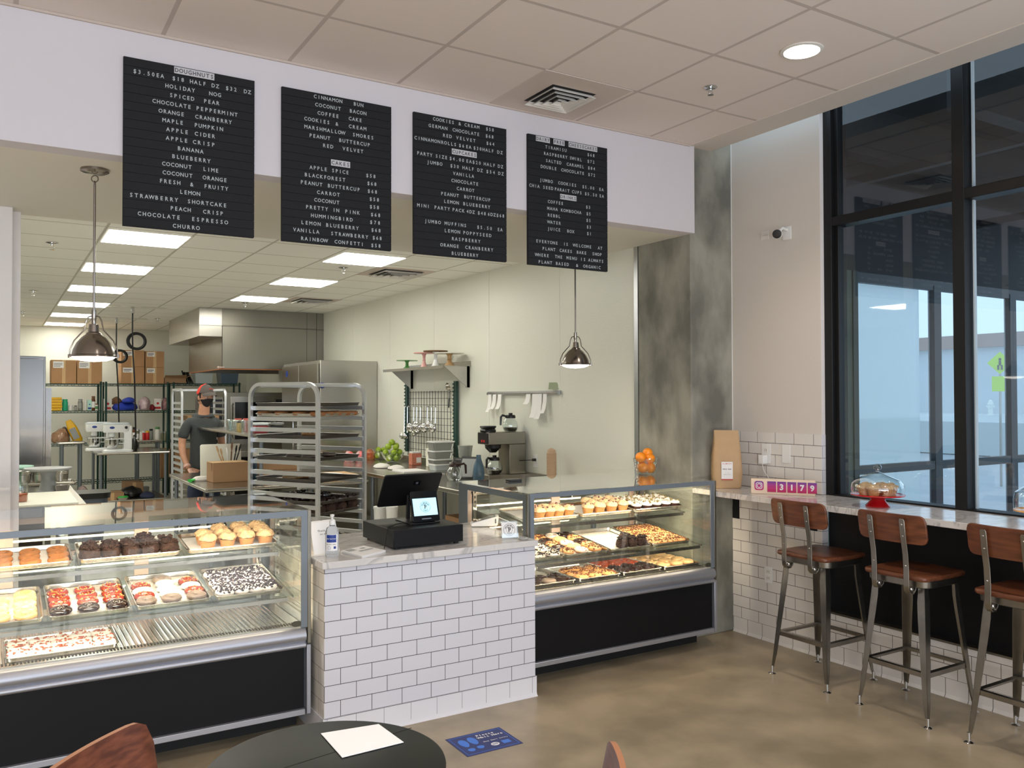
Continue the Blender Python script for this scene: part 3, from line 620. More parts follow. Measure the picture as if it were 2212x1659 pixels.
DESC = dict(cinnamon='plain cinnamon doughnut', yellow='pale yellow glazed doughnut', rednut='chocolate doughnut with red glaze', choc='dark glazed chocolate doughnut', whiteice='chocolate doughnut with white icing', greyice='chocolate doughnut with grey icing',
    oreo='white cookie crumb doughnut', straw='white doughnut with strawberry bits', pecan='golden doughnut with pecan crumble', orange='reddish glazed chocolate doughnut', darkbits='chocolate doughnut with chocolate shards', maple='beige glazed doughnut', whitegold='golden doughnut with white icing',
    darkwhite='dark doughnut with white icing', choccrumb='chocolate crumb doughnut', muffin='tan crumb topped muffin', loaf='berry studded muffin', mini='small brown cupcake with white frosting', brownieball='round dark chocolate crumb cake')
ROWN = ['front row', 'second row', 'third row', 'fourth row', 'fifth row', 'sixth row', 'seventh row']
COLN = ['leftmost', 'second from left', 'third from left', 'fourth from left', 'fifth from left', 'sixth from left', 'seventh from left']
bcount = [0]
def bake(Mx, w_, d_, cols, rows, kinds, place, scale=1., x0=None, x1=None, y0=None, y1=None, skip=(), jit=.003, extra=None):
    """kinds: key or function(row, col)->key; rows counted from the front"""
    x0 = -w_/2+.055 if x0 is None else x0; x1 = w_/2-.055 if x1 is None else x1; y0 = -d_/2+.055 if y0 is None else y0; y1 = d_/2-.055 if y1 is None else y1
    for r in range(rows):
        for c in range(cols):
            if (r, c) in skip: continue
            key = kinds(r, c) if callable(kinds) else kinds
            bcount[0] += 1; rng = random.Random(bcount[0]*7)
            parts = PROTO[key][bcount[0] % 3]
            x = x0+(x1-x0)*(c/(cols-1) if cols > 1 else .5)+rng.uniform(-jit, jit); y = y0+(y1-y0)*(r/(rows-1) if rows > 1 else .5)+rng.uniform(-jit, jit)
            nm = 'muffin' if key in ('muffin', 'loaf') else 'cupcake' if key == 'mini' else 'cake_ball' if key == 'brownieball' else 'doughnut'
            o = bpy.data.objects.new(nm, parts[0][1]); COL.objects.link(o); o.matrix_world = Mx @ T(x, y, .0055) @ Rz(rng.random()*6) @ Matrix.Diagonal((scale, scale, scale, 1))
            for pn, me in parts[1:]: inst(me, pn, o)
            tag(o, '%s, %s %s, %s' % (DESC[key], ROWN[r], COLN[c], place), nm.replace('_', ' '), '%ss %s' % (DESC[key].split(' with ')[0], place))
tl1 = math.atan2(SH1[3]-SH1[1], SH1[2]-SH1[0]); tl2 = math.atan2(SH2[3]-SH2[1], SH2[2]-SH2[0])
def on1(y): return SH1[1]+.0095+(y-SH1[0])*math.tan(tl1)
def on2(y): return SH2[1]+.0095+(y-SH2[0])*math.tan(tl2)
# left case, upper shelf
yy = 4.385
M_ = tray(-.135, yy, on1(yy), .45, .33, tl1, 'sheet pan of plain doughnuts at left on upper shelf, left case'); bake(M_, .45, .33, 4, 3, 'cinnamon', 'upper left pan, left case', y0=-.105, y1=.07)
M_ = tray(.340, yy, on1(yy), .45, .33, tl1, 'sheet pan of chocolate crumb doughnuts, middle of upper shelf, left case'); bake(M_, .45, .33, 5, 3, 'choccrumb', 'upper middle pan, left case', y0=-.105, y1=.06, skip=((2, 0), (2, 1), (2, 2), (2, 4)))
M_ = tray(.815, yy, on1(yy), .45, .33, tl1, 'sheet pan of crumb muffins at right on upper shelf, left case'); bake(M_, .45, .33, 4, 3, 'muffin', 'upper right pan, left case', 1.12, x0=-.12, y0=-.105, y1=.08, skip=((2, 0),))
# left case, middle shelf
yy = 4.20
M_ = tray(-.140, yy, on2(yy), .33, .457, tl2, 'sheet pan of yellow glazed doughnuts at left on middle shelf, left case'); bake(M_, .33, .457, 3, 5, 'yellow', 'middle left pan, left case', y0=-.155, y1=.13, x1=.10, skip=((4, 0), (4, 1)))
M_ = tray(.208, yy, on2(yy), .33, .457, tl2, 'sheet pan of chocolate and red glazed doughnuts, middle shelf, left case'); bake(M_, .33, .457, 3, 4, lambda r, c: 'choc' if r == 0 else 'rednut', 'middle second pan, left case', y0=-.15, y1=.10)
M_ = tray(.560, yy, on2(yy), .33, .457, tl2, 'sheet pan of mixed iced doughnuts left of the cookie crumb pan')
kk = [['greyice', 'greyice', 'greyice'], ['rednut', 'whiteice', 'rednut'], ['whiteice', 'whiteice', 'whiteice'], ['rednut', 'whiteice', 'rednut'], ['greyice', 'greyice', 'rednut']]
bake(M_, .33, .457, 3, 5, lambda r, c: kk[r][c], 'middle third pan, left case', y0=-.155, y1=.13, skip=((4, 0), (4, 2)))
M_ = tray(.912, yy, on2(yy), .33, .457, tl2, 'sheet pan of white cookie crumb doughnuts at right on middle shelf'); bake(M_, .33, .457, 4, 5, 'oreo', 'middle right pan, left case', 1.02, x0=-.105, x1=.105, y0=-.15, y1=.13, jit=.006)
# left case, deck
M_ = tray(.045, 4.25, .5325, .45, .33, .0, 'sheet pan of strawberry topped doughnuts on bottom deck, left case'); bake(M_, .45, .33, 5, 3, 'straw', 'bottom pan, left case', y0=-.105, y1=.08)
# right case, upper shelf
yy = 4.385
M_ = tray(2.765, yy, on1(yy), .43, .33, tl1, 'sheet pan of berry muffins at left on upper shelf, right case'); bake(M_, .43, .33, 4, 2, 'loaf', 'upper left pan, right case', 1.04, x0=.0-.06, x1=.165, y0=-.10, y1=-.03, skip=((1, 3),))
M_ = tray(3.205, yy, on1(yy), .43, .33, tl1, 'sheet pan of muffins in the middle of upper shelf, right case'); bake(M_, .43, .33, 4, 3, 'loaf', 'upper middle pan, right case', 1.04, x0=-.12, x1=.165, y0=-.10, y1=.05, skip=((2, 0), (1, 0)))
M_ = tray(3.645, yy, on1(yy), .43, .33, tl1, 'sheet pan of small white frosted cupcakes at right, right case'); bake(M_, .43, .33, 5, 4, 'mini', 'upper right pan, right case', 1.05, x0=-.17, x1=.17, y0=-.12, y1=.08, jit=.004)
# right case, middle shelf
yy = 4.20
M_ = tray(2.672, yy, on2(yy), .275, .33, tl2, 'sheet pan of dark and white doughnuts at far left, middle shelf, right case'); bake(M_, .275, .33, 2, 3, 'darkwhite', 'middle first pan, right case', x0=-.04, y0=-.11, y1=.06)
M_ = tray(2.955, yy, on2(yy), .33, .457, tl2, 'sheet pan of golden iced doughnuts, middle shelf, right case'); bake(M_, .33, .457, 3, 5, lambda r, c: ('pecan', 'whitegold', 'choc', 'maple')[(r*2+c) % 4] if r else ('pecan', 'whitegold', 'pecan')[c], 'middle second pan, right case', y0=-.15, y1=.17, jit=.006)
M_ = tray(3.300, yy, on2(yy), .33, .457, tl2, 'nearly empty sheet pan with four dark cakes, middle shelf, right case'); bake(M_, .33, .457, 3, 2, 'brownieball', 'nearly empty pan, right case', 1.05, x0=-.03, x1=.13, y0=-.155, y1=-.08, skip=((1, 0), (1, 2)))
M_ = tray(3.645, yy, on2(yy), .33, .457, tl2, 'sheet pan packed with pecan doughnuts at right, middle shelf, right case'); bake(M_, .33, .457, 4, 6, 'pecan', 'middle right pan, right case', .90, x0=-.115, x1=.115, y0=-.165, y1=.165, jit=.005)
# right case, deck
dz = .5325
M_ = tray(2.735, 4.235, dz, .325, .457, 0., 'sheet pan of dark doughnuts at left on bottom deck, right case'); bake(M_, .325, .457, 3, 2, lambda r, c: ('darkbits', 'greyice', 'choc')[(c+r) % 3], 'bottom first pan, right case', y0=-.15, y1=-.05)
M_ = tray(3.080, 4.235, dz, .33, .457, 0., 'sheet pan of pecan crumble doughnuts on bottom deck, right case'); bake(M_, .33, .457, 3, 3, 'pecan', 'bottom second pan, right case', 1.02, x0=-.09, x1=.11, y0=-.15, y1=.03, jit=.008)
M_ = tray(3.425, 4.235, dz, .33, .457, 0., 'sheet pan of chocolate and reddish doughnuts on bottom deck, right case'); bake(M_, .33, .457, 3, 5, lambda r, c: 'darkbits' if r < 2 else 'orange', 'bottom third pan, right case', y0=-.14, y1=.16, jit=.005)
M_ = tray(3.770, 4.235, dz, .33, .457, 0., 'sheet pan of beige glazed doughnuts at right on bottom deck'); bake(M_, .33, .457, 3, 4, 'maple', 'bottom right pan, right case', 1.06, y0=-.14, y1=.14, jit=.005)
# ================================================================== tiled service counter
ct = thing('service_counter', 'white subway tiled service counter with a grey veined marble top', 'counter', (1.992, 4.01, 0))
b = MB(); b.box(-.612, 0, .0, .612, .9, .836); b.build('tiled_front', 'tile_front', ct, smooth=False)
b = MB(); b.box(-.6135, .001, .109, -.612, .9, .836); b.build('tiled_side', 'tile_side', ct, smooth=False)
pr = [(-.006, .109), (-.006, .022), (-.010, .008), (-.020, 0), (.01, 0), (.01, .109)]
b = MB(); b.ext(pr, 'x', -.620, .618); b.box(-.620, .005, 0, -.612, .9, .109); cb_ = b.build('cove_base', mat('tile_base', (222, 221, 226), .12), ct)
b = MB()
for i in range(9): b.box(-.60+i*.1485, -.0066, .004, -.5985+i*.1485, -.0055, .108)
b.box(-.614, -.0066, .1075, .614, -.0054, .1092); b.build('grout', mat('grout_dark', (92, 90, 92), .8), cb_, smooth=False)
b = MB(); b.box(-.628, -.019, .838, .622, .78, .872); b.build('marble_top', 'marble', ct, .003)
ZT = .8722
# cash drawer with the point of sale on it
cd = thing('cash_drawer', 'large black metal cash drawer on the marble counter', 'cash drawer', (1.79, 4.12, ZT))
b = MB(); b.box(0, 0, .012, .415, .43, .105); b.build('body', 'black_metal', cd, .003)
b = MB(); b.box(.004, -.003, .016, .411, 0, .100); b.build('drawer_front', 'black_panel', cd, .002)
b = MB()
for x, y in ((.03, .03), (.385, .03), (.03, .40), (.385, .40)): b.cyl(x, y, 0, .012, .014, 12)
b.build('rubber_feet', 'rubber', cd)
ZD = ZT+.105
pos = thing('point_of_sale_terminal', 'black touchscreen register with customer display on the cash drawer', 'cash register', (2.035, 4.33, ZD), 0)
def tilted_slab(w_, h_, t_, r, M, mb):  # slab standing in x-z, rounded corners, thickness along y
    p = rr(w_, h_, r, 4); n = len(p); vs = [(x, -t_/2, z) for x, z in p]+[(x, t_/2, z) for x, z in p]
    fs = [tuple(range(n)), tuple(reversed(range(n, 2*n)))]+[(i, n+i, n+(i+1) % n, (i+1) % n) for i in range(n)]
    return mb.add(vs, fs, M)
Mc = T(0, -.075, .095) @ Matrix.Rotation(radians(-17), 4, 'X') @ Rz(0)
b = MB(); tilted_slab(.165, .172, .014, .012, Mc, b); b.build('customer_display', 'black_gloss', pos, .002)
b = MB(); b.box(-.072, -.0082, -.052, .072, -.0074, .044, Mc); b.build('display_screen', 'screen', pos, smooth=False)
def ring2(mb, M, R_, y, t_=.0012, n=40, w_=1.):
    vs = []; 
    for i in range(n): a = 2*pi*i/n; vs += [(R_*cos(a), y, R_*sin(a)), ((R_+t_)*cos(a), y, (R_+t_)*sin(a))]
    fs = [(2*i, 2*((i+1) % n), 2*((i+1) % n)+1, 2*i+1) for i in range(n)]; mb.add(vs, fs, M)
def ring_text(mb, M, text, R_, cap, a0, a1, y=0, flip=False):
    for i, ch in enumerate(text):
        a = radians(a0+(a1-a0)*(i+.5)/len(text)); rot = -(a-pi/2) if False else 0
        MM = M @ T(R_*cos(a), y, R_*sin(a)) @ Matrix.Rotation(-(a-pi/2)+(pi if flip else 0), 4, 'Y')
        if ch != ' ': letters(mb, ch, -cap*.45, cap*.45, 0, cap, MM)
def logo(mb, M, s, y=0):
    ring2(mb, M, s, y, s*.035); ring2(mb, M, s*.93, y, s*.02); ring2(mb, M, s*.52, y, s*.035)
    ring_text(mb, M, 'PLANT CAKES BAKE SHOP', s*.72, s*.2, 165, 15, y); ring_text(mb, M, 'A PLANT CO', s*.72, s*.18, 235, 305, y, True)
    # fork-and-whisk monogram shaped like a P
    mb.box(-s*.16, y-.0002, -s*.42, -s*.02, y, s*.40, M); mb.box(-s*.30, y-.0002, s*.28, -s*.02, y, s*.40, M); mb.box(-s*.02, y-.0002, s*.26, s*.20, y, s*.36, M); mb.box(s*.12, y-.0002, -s*.06, s*.24, y, s*.34, M); mb.box(-s*.02, y-.0002, -s*.10, s*.20, y, 0, M); mb.box(s*.02, y-.0002, 0, s*.05, y, s*.26, M)
b = MB(); logo(b, Mc @ T(0, 0, -.004), .030, -.0086); b.build('shop_logo', 'ink', pos, smooth=False)
b = MB(); b.box(-.028, -.0078, -.073, .028, -.0072, -.067, Mc); b.build('speaker_bar', 'case_grey', pos, smooth=False)
Mm = T(-.02, .075, .175) @ Matrix.Rotation(radians(33), 4, 'X')
b = MB(); tilted_slab(.355, .222, .010, .014, Mm, b); b.build('register_monitor', 'black_metal', pos, .002)
b = MB(); tilted_slab(.042, .030, .001, .002, Mm @ T(.03, -.006, .05), b); bb = b.build('maker_mark', 'black_gloss', pos)
b = MB(); tilted_slab(.014, .014, .0006, .002, Mm @ T(.03, -.0071, .05), b); b.build('mark_square', 'case_grey', bb)
b = MB(); b.tube([(-.02, .10, 0), (-.02, .10, .16)], .010, 4); b.box(-.09, -.09, 0, .09, .12, .008); b.ext([(-.085, .008), (-.02, .008), (-.03, .06), (-.06, .10)], 'x', -.06, .06); b.build('stand', 'black_plastic', pos, .002)
cbl = [(-.09, 0-.06, .004), (-.12, -.06, .012), (-.17, -.07, .010), (-.205, -.10, .006), (-.243, -.13, .002), (-.252, -.14, -.02), (-.262, -.15, -.06), (-.275, -.16, -.10)]
b = MB(); b.tube(cbl, .0022, 6); b.build('power_cable', 'black_plastic', pos)
# card reader, card holder, tape ring, sanitizer, leaflets, tent card
cr = thing('card_terminal', 'white wedge shaped card reader on the marble counter', 'card reader', tuple(at(1026, 1140, z=ZT)+Vector((.09, .02, 0))), radians(-25)); cr.scale = (1.15, 1.15, 1.25)
b = MB(); b.ext([(-.08, .003), (.055, .003), (.062, .010), (.066, .055), (.055, .052), (-.075, .022), (-.085, .015)], 'y', -.035, .035); b.build('body', 'white_plastic', cr, .003)
b = MB(); b.ext([(-.070, .0245), (.050, .0525), (.050, .0535), (-.070, .0255)], 'y', -.028, .028); b.build('keypad', 'black_gloss', cr)
b = MB(); b.box(.045, -.0358, .018, .052, -.0352, .040); b.build('port', 'black_plastic', cr)
p_ = at(1101, 1162, z=ZT)
ch_ = thing('card_holder', 'clear stand holding square cards with a round shop logo', 'card holder', (p_.x, p_.y, ZT), radians(-16))
Mh = T(0, 0, .045) @ Matrix.Rotation(radians(-12), 4, 'X')
b = MB(); b.box(-.047, -.003, -.043, .040, .006, .043, Mh); b.build('card_stack', 'white_paper', ch_, smooth=False)
b = MB(); logo(b, Mh @ T(-.003, 0, .002), .034, -.0035); b.build('printed_logo', 'ink', ch_, smooth=False)
b = MB(); b.box(-.05, -.007, -.044, .05, -.005, -.02, Mh); b.box(-.05, .008, -.044, .05, .010, .05, Mh); b.box(-.05, -.012, 0, .05, .04, .003); b.build('acrylic_stand', 'glass_ware', ch_, smooth=False)
p_ = at(1131, 1166, z=ZT); o = MB().torus((0, 0, .008), .022, .007, 28, 8).build('tape_roll', mat('clear_tape', (196, 196, 192), .2, trans=.4), None, loc=(p_.x, p_.y, ZT)); tag(o, 'small clear ring lying beside the card holder at counter edge', 'tape roll')
p_ = at(719, 1201, z=ZT)
sz = thing('hand_sanitizer', 'clear pump bottle of hand sanitizer with a blue label', 'hand sanitizer', (p_.x, p_.y+.01, ZT), radians(-20))
mat('gel', (222, 226, 230), .05, trans=.9); MATS['gel'].node_tree.nodes['Principled BSDF'].inputs['IOR'].default_value = 1.2
b = MB(); b.lathe([(0, 0), (.032, 0), (.034, .005), (.034, .125), (.028, .142), (.014, .152), (.013, .160), (0, .160)], 28); b.build('bottle', 'gel', sz)
def wrap(r_, a0, a1, z0, z1, n=10):
    b_ = MB(); vs = []; 
    for i in range(n+1): a = radians(a0+(a1-a0)*i/n); vs += [(r_*cos(a), r_*sin(a), z0), (r_*cos(a), r_*sin(a), z1)]
    b_.add(vs, [(2*i, 2*i+2, 2*i+3, 2*i+1) for i in range(n)]); return b_
wrap(.0346, -150, -40, .03, .112).build('paper_label', 'white_paper', sz); wrap(.0350, -140, -55, .072, .110).build('blue_band', 'blue_print', sz)
def curved_text(text, r_, a0, a1, z, cap, m, parent, nm='label_text'):
    b_ = MB()
    for i, ch in enumerate(text):
        a = radians(a0+(a1-a0)*(i+.5)/len(text)); letters(b_, ch, -cap*.4, cap*.4, z, cap, Rz(a+pi/2) @ T(0, -r_, 0)) if ch != ' ' else None
    return b_.build(nm, m, parent, smooth=False)
curved_text('Hand Sanitizer', .0354, -138, -58, .091, .006, 'white_paper', sz); curved_text('Shop Small Safely', .0350, -138, -58, .063, .005, 'ink', sz)
b = MB(); ring2(b, Rz(radians(-115)+pi/2) @ T(0, -.0352, .045), .007, 0, .0012, 24); b.box(-.006, 0, -.006, .006, .0002, .006, Rz(radians(-68)+pi/2) @ T(0, -.0354, .046)); b.build('label_marks', 'blue_print', sz, smooth=False)
b = MB(); b.lathe([(.015, .158), (.016, .172), (.013, .180), (.006, .182), (.006, .196), (.010, .198), (.011, .208), (0, .210)], 20); b.tube([(0, 0, .204), (0, -.028, .203), (0, -.034, .196)], .004, 8); b.build('pump', 'white_plastic', sz)
p_ = at(694, 1200, z=ZT)
tc_ = thing('tent_card', 'folded white paper tent sign behind the sanitizer bottle', 'paper sign', (p_.x+.035, p_.y+.10, ZT), radians(12))
b = MB(); b.ext([(-.055, 0), (-.0545, 0), (-.012, .155), (0, .162), (.012, .155), (.050, 0), (.0505, 0), (.0125, .157), (0, .1635), (-.0125, .157)], 'x', -.075, .075); b.build('folded_card', 'white_paper', tc_, smooth=False)
b = MB(); Mq = T(0, -.0345, .08) @ Matrix.Rotation(radians(-15.3), 4, 'X') @ T(0, -.0035, 0); letters(b, 'Thank you', -.04, .04, .035, .009, Mq); letters(b, 'so much', -.03, .03, .018, .009, Mq); b.build('message', 'ink', tc_, smooth=False)
ps = [at(736, 1194, z=ZT), at(782, 1206, z=ZT), at(833, 1193, z=ZT), at(787, 1183, z=ZT)]
fl = thing('leaflet_stack', 'stack of white printed leaflets on the counter edge', 'leaflets', (ps[1].x, ps[1].y, ZT))
lay = MB()
for i in range(7):
    k = .002*sin(i*2.1); q = [(p.x-ps[1].x+k, p.y-ps[1].y+k*.7) for p in ps]
    lay.prism([q[1], q[2], q[3], q[0]], i*.0016, i*.0016+.0013)
lay.build('sheets', 'white_paper', fl, smooth=False)
b = MB(); c_ = [(p.x-ps[1].x, p.y-ps[1].y) for p in ps]
def lerp2(a, b_, t_): return (a[0]+(b_[0]-a[0])*t_, a[1]+(b_[1]-a[1])*t_)
def patch(mb, u0, u1, v0, v1, z):
    f_ = lambda u, v: lerp2(lerp2(c_[1], c_[2], u), lerp2(c_[0], c_[3], u), v); mb.prism([f_(u0, v0), f_(u1, v0), f_(u1, v1), f_(u0, v1)], z, z+.0003)
patch(b, .35, .9, .45, .55, .0116); patch(b, .1, .4, .7, .95, .0116); patch(b, .62, .8, .7, .82, .0116); b.build('printed_band', 'grey_plastic', fl, smooth=False)
# oranges in a handled glass bowl on the right case
p_ = at(1392, 1014, z=CTOP)
ob = thing('glass_bowl', 'clear glass batter bowl with handle holding oranges', 'bowl', (4.02, 4.72, CTOP+.0005), 0)
k = 1.0
b = MB(); b.lathe([(0, 0), (.045, 0), (.060, .006), (.078, .04), (.086, .085), (.090, .118), (.087, .118), (.082, .085), (.074, .042), (.056, .012), (0, .008)], 32); b.build('bowl', 'glass_ware', ob)
b = MB(); b.tube([(-.084, -.02, .112), (-.112, -.03, .108), (-.122, -.032, .085), (-.112, -.03, .055), (-.082, -.02, .035)], .006, 10); b.build('handle', 'glass_ware', ob)
orr = .0375; opos = [(-.034, -.012, .050), (.036, -.010, .047), (.002, .036, .052), (-.040, .006, .118), (.038, -.006, .112), (.030, .032, .135), (-.004, .04, .118)]
olab = ['lower left orange in the glass bowl', 'lower right orange in the glass bowl', 'orange at bottom back of the glass bowl', 'upper left orange heaped on the glass bowl', 'orange at middle right in the glass bowl', 'topmost right orange heaped on the glass bowl', 'orange at the back middle of glass bowl']
opos[3] = (-.046, .0, .124); opos[5] = (.044, .028, .150)
om = MB().sphere((0, 0, 0), orr, 20, 14).mesh('orange', 'orange_fruit')
for q_, l_ in zip(opos, olab):
    o = inst(om, 'orange', None, (4.02+q_[0], 4.72+q_[1], CTOP+q_[2]), (random.random(), random.random(), 0)); tag(o, l_, 'orange', 'oranges in the glass bowl')
    b = MB(); b.lathe([(0, orr-.0004), (.0035, orr+.0006), (0, orr+.0012)], 8); b.build('stem_end', 'green_apple', o)
o = MB().box(-.05, -.025, 0, .05, .025, .014).build('remote_block', 'black_plastic', None, .003, loc=(2.95, 4.80, CTOP+.0005)); tag(o, 'small dark device lying on top of the right display case', 'device'); o.name = 'small_device'
# ================================================================== menu boards
B0 = [.508, 1.257, 2.002, 2.764]; BW, BH = .607, .800; BZ = 3.284
ROWS = [
 (250, 110, 4.045, 'letter board menu headed DOUGHNUTS, leftmost of the four boards', [
  (0, '#DOUGHNUTS', 510, 858), (1, '$3.50EA', 148, 420), (1, '$18', 490, 598), (1, 'HALF', 645, 788), (1, 'DZ', 835, 903), (1, '$32', 958, 1058), (1, 'DZ', 1118, 1182), (2, 'HOLIDAY', 430, 692), (2, 'NOG', 815, 920), (3, 'SPICED', 468, 685), (3, 'PEAR', 766, 905),
  (4, 'CHOCOLATE', 318, 658), (4, 'PEPPERMINT', 700, 1065), (5, 'ORANGE', 375, 598), (5, 'CRANBERRY', 693, 1015), (6, 'MAPLE', 407, 590), (6, 'PUMPKIN', 685, 938), (7, 'APPLE', 440, 635), (7, 'CIDER', 690, 868), (8, 'APPLE', 437, 630), (8, 'CRISP', 672, 868), (9, 'BANANA', 538, 768),
  (10, 'BLUEBERRY', 490, 830), (11, 'COCONUT', 405, 665), (11, 'LIME', 763, 900), (12, 'COCONUT', 410, 673), (12, 'ORANGE', 763, 973), (13, 'FRESH', 382, 568), (13, '&', 652, 680), (13, 'FRUITY', 772, 985), (14, 'LEMON', 560, 740), (15, 'STRAWBERRY', 120, 550), (15, 'SHORTCAKE', 627, 972),
  (16, 'PEACH', 478, 660), (16, 'CRISP', 765, 942), (17, 'CHOCOLATE', 193, 568), (17, 'ESPRESSO', 663, 985), (18, 'CHURRO', 500, 738)]),
 (590, 180, 4.367, 'letter board menu listing CAKES prices, second board from the left', [
  (0, 'CINNAMON', 383, 653), (0, 'BUN', 757, 852), (1, 'COCONUT', 395, 640), (1, 'BACON', 720, 880), (2, 'COFFEE', 418, 620), (2, 'CAKE', 713, 838), (3, 'COOKIES', 293, 535), (3, '&', 590, 613), (3, 'CREAM', 713, 880), (4, 'MARSHMALLOW', 295, 675), (4, 'SMORES', 748, 950), (5, 'PEANUT', 340, 540), (5, 'BUTTERCUP', 620, 915),
  (6, 'RED', 468, 568), (6, 'VELVET', 655, 852), (8, '#CAKES', 548, 725), (9, 'APPLE', 345, 510), (9, 'SPICE', 553, 715), (9, '$58', 875, 970), (10, 'BLACKFOREST', 295, 683), (10, '$68', 887, 978), (11, 'PEANUT', 257, 467), (11, 'BUTTERCUP', 513, 820), (11, '$68', 890, 985), (12, 'CARROT', 413, 632), (12, '$58', 908, 1003),
  (13, 'COCONUT', 388, 627), (13, '$58', 910, 1003), (14, 'PRETTY', 307, 520), (14, 'IN', 562, 625), (14, 'PINK', 675, 820), (14, '$68', 920, 1015), (15, 'HUMMINGBIRD', 357, 753), (15, '$78', 910, 1015), (16, 'LEMON', 262, 452), (16, 'BLUEBERRY', 497, 810), (16, '$68', 925, 1018), (17, 'VANILLA', 190, 437), (17, 'STRAWBERRY', 543, 900), (17, '$68', 937, 1028),
  (18, 'RAINBOW', 262, 513), (18, 'CONFETTI', 580, 857), (18, '$58', 923, 1018)]),
 (880, 230, 4.739, 'letter board menu with CUPCAKES heading, third board from the left', [
  (0, 'COOKIES', 262, 480), (0, '&', 525, 548), (0, 'CREAM', 585, 738), (0, '$58', 803, 888), (1, 'GERMAN', 217, 410), (1, 'CHOCOLATE', 463, 738), (1, '$68', 800, 885), (2, 'RED', 363, 455), (2, 'VELVET', 498, 700), (2, '$64', 808, 893), (3, 'CINNAMONROLLS', 72, 503), (3, '$6', 525, 585), (3, 'EA', 598, 655), (3, '$30HALF', 675, 885), (3, 'DZ', 918, 978),
  (4, '#CUPCAKES', 457, 708), (5, 'PARTY', 97, 257), (5, 'SIZE', 287, 410), (5, '$4.00', 430, 583), (5, 'EA$20', 600, 755), (5, 'HALF', 780, 900), (5, 'DZ', 925, 982), (6, 'JUMBO', 200, 358), (6, '$30', 438, 530), (6, 'HALF', 563, 682), (6, 'DZ', 715, 773), (6, '$54', 805, 900), (6, 'DZ', 928, 988), (7, 'VANILLA', 467, 683), (8, 'CHOCOLATE', 450, 727), (9, 'CARROT', 505, 687),
  (10, 'PEANUT', 342, 528), (10, 'BUTTERCUP', 578, 850), (11, 'LEMON', 372, 527), (11, 'BLUEBERRY', 568, 848), (12, 'MINI', 100, 228), (12, 'PARTY', 273, 437), (12, 'PACK', 458, 585), (12, '4DZ', 603, 690), (12, '$48', 718, 805), (12, '6DZ$68', 820, 993), (14, 'JUMBO', 175, 343), (14, 'MUFFINS', 380, 605), (14, '$5.50', 710, 868), (14, 'EA', 920, 973),
  (15, 'LEMON', 377, 540), (15, 'POPPYSEED', 567, 860), (16, 'RASPBERRY', 452, 748), (17, 'ORANGE', 337, 528), (17, 'CRANBERRY', 590, 878), (18, 'BLUEBERRY', 450, 725)]),
 (1120, 280, 5.185, 'letter board menu headed DAIRY FREE CHEESECAKES, rightmost of the four boards', [
  (0, '#DAIRY', 197, 350), (0, '#FREE', 393, 515), (0, '#CHEESECAKES', 563, 880), (1, 'TIRAMISU', 300, 540), (1, '$68', 770, 855), (2, 'RASPBERRY', 283, 548), (2, 'SWIRL', 573, 710), (2, '$72', 770, 853), (3, 'SALTED', 305, 480), (3, 'CARAMEL', 540, 733), (3, '$84', 775, 860), (4, 'DOUBLE', 248, 427), (4, 'CHOCOLATE', 477, 735), (4, '$72', 777, 860),
  (6, 'JUMBO', 237, 383), (6, 'COOKIES', 443, 648), (6, '$5.00', 713, 850), (6, 'EA', 900, 952), (7, 'CHIA', 120, 235), (7, 'SEED', 273, 388), (7, 'PARAIT', 403, 570), (7, 'CUPS', 597, 708), (7, '$5.50', 740, 880), (7, 'EA', 903, 955), (8, '#DRINKS', 467, 645), (9, 'COFFEE', 327, 500), (9, '$3', 752, 805), (10, 'MAHA', 320, 438), (10, 'KOMBOCHA', 472, 702), (10, '$5', 757, 808),
  (11, 'REBBL', 325, 467), (11, '$5', 755, 808), (12, 'WATER', 325, 472), (12, '$3', 760, 812), (13, 'JUICE', 323, 467), (13, 'BOX', 540, 622), (13, '$1', 762, 815), (15, 'EVERYONE', 193, 438), (15, 'IS', 500, 553), (15, 'WELCOME', 610, 813), (15, 'AT', 885, 935), (16, 'PLANT', 263, 413), (16, 'CAKES', 457, 597), (16, 'BAKE', 647, 757), (16, 'SHOP', 822, 928),
  (17, 'WHERE', 187, 338), (17, 'THE', 405, 488), (17, 'MENU', 533, 652), (17, 'IS', 687, 750), (17, 'ALWAYS', 777, 948), (18, 'PLANT', 218, 375), (18, 'BASED', 413, 560), (18, '&', 640, 665), (18, 'ORGANIC', 722, 915)])]
YF = YB-.018
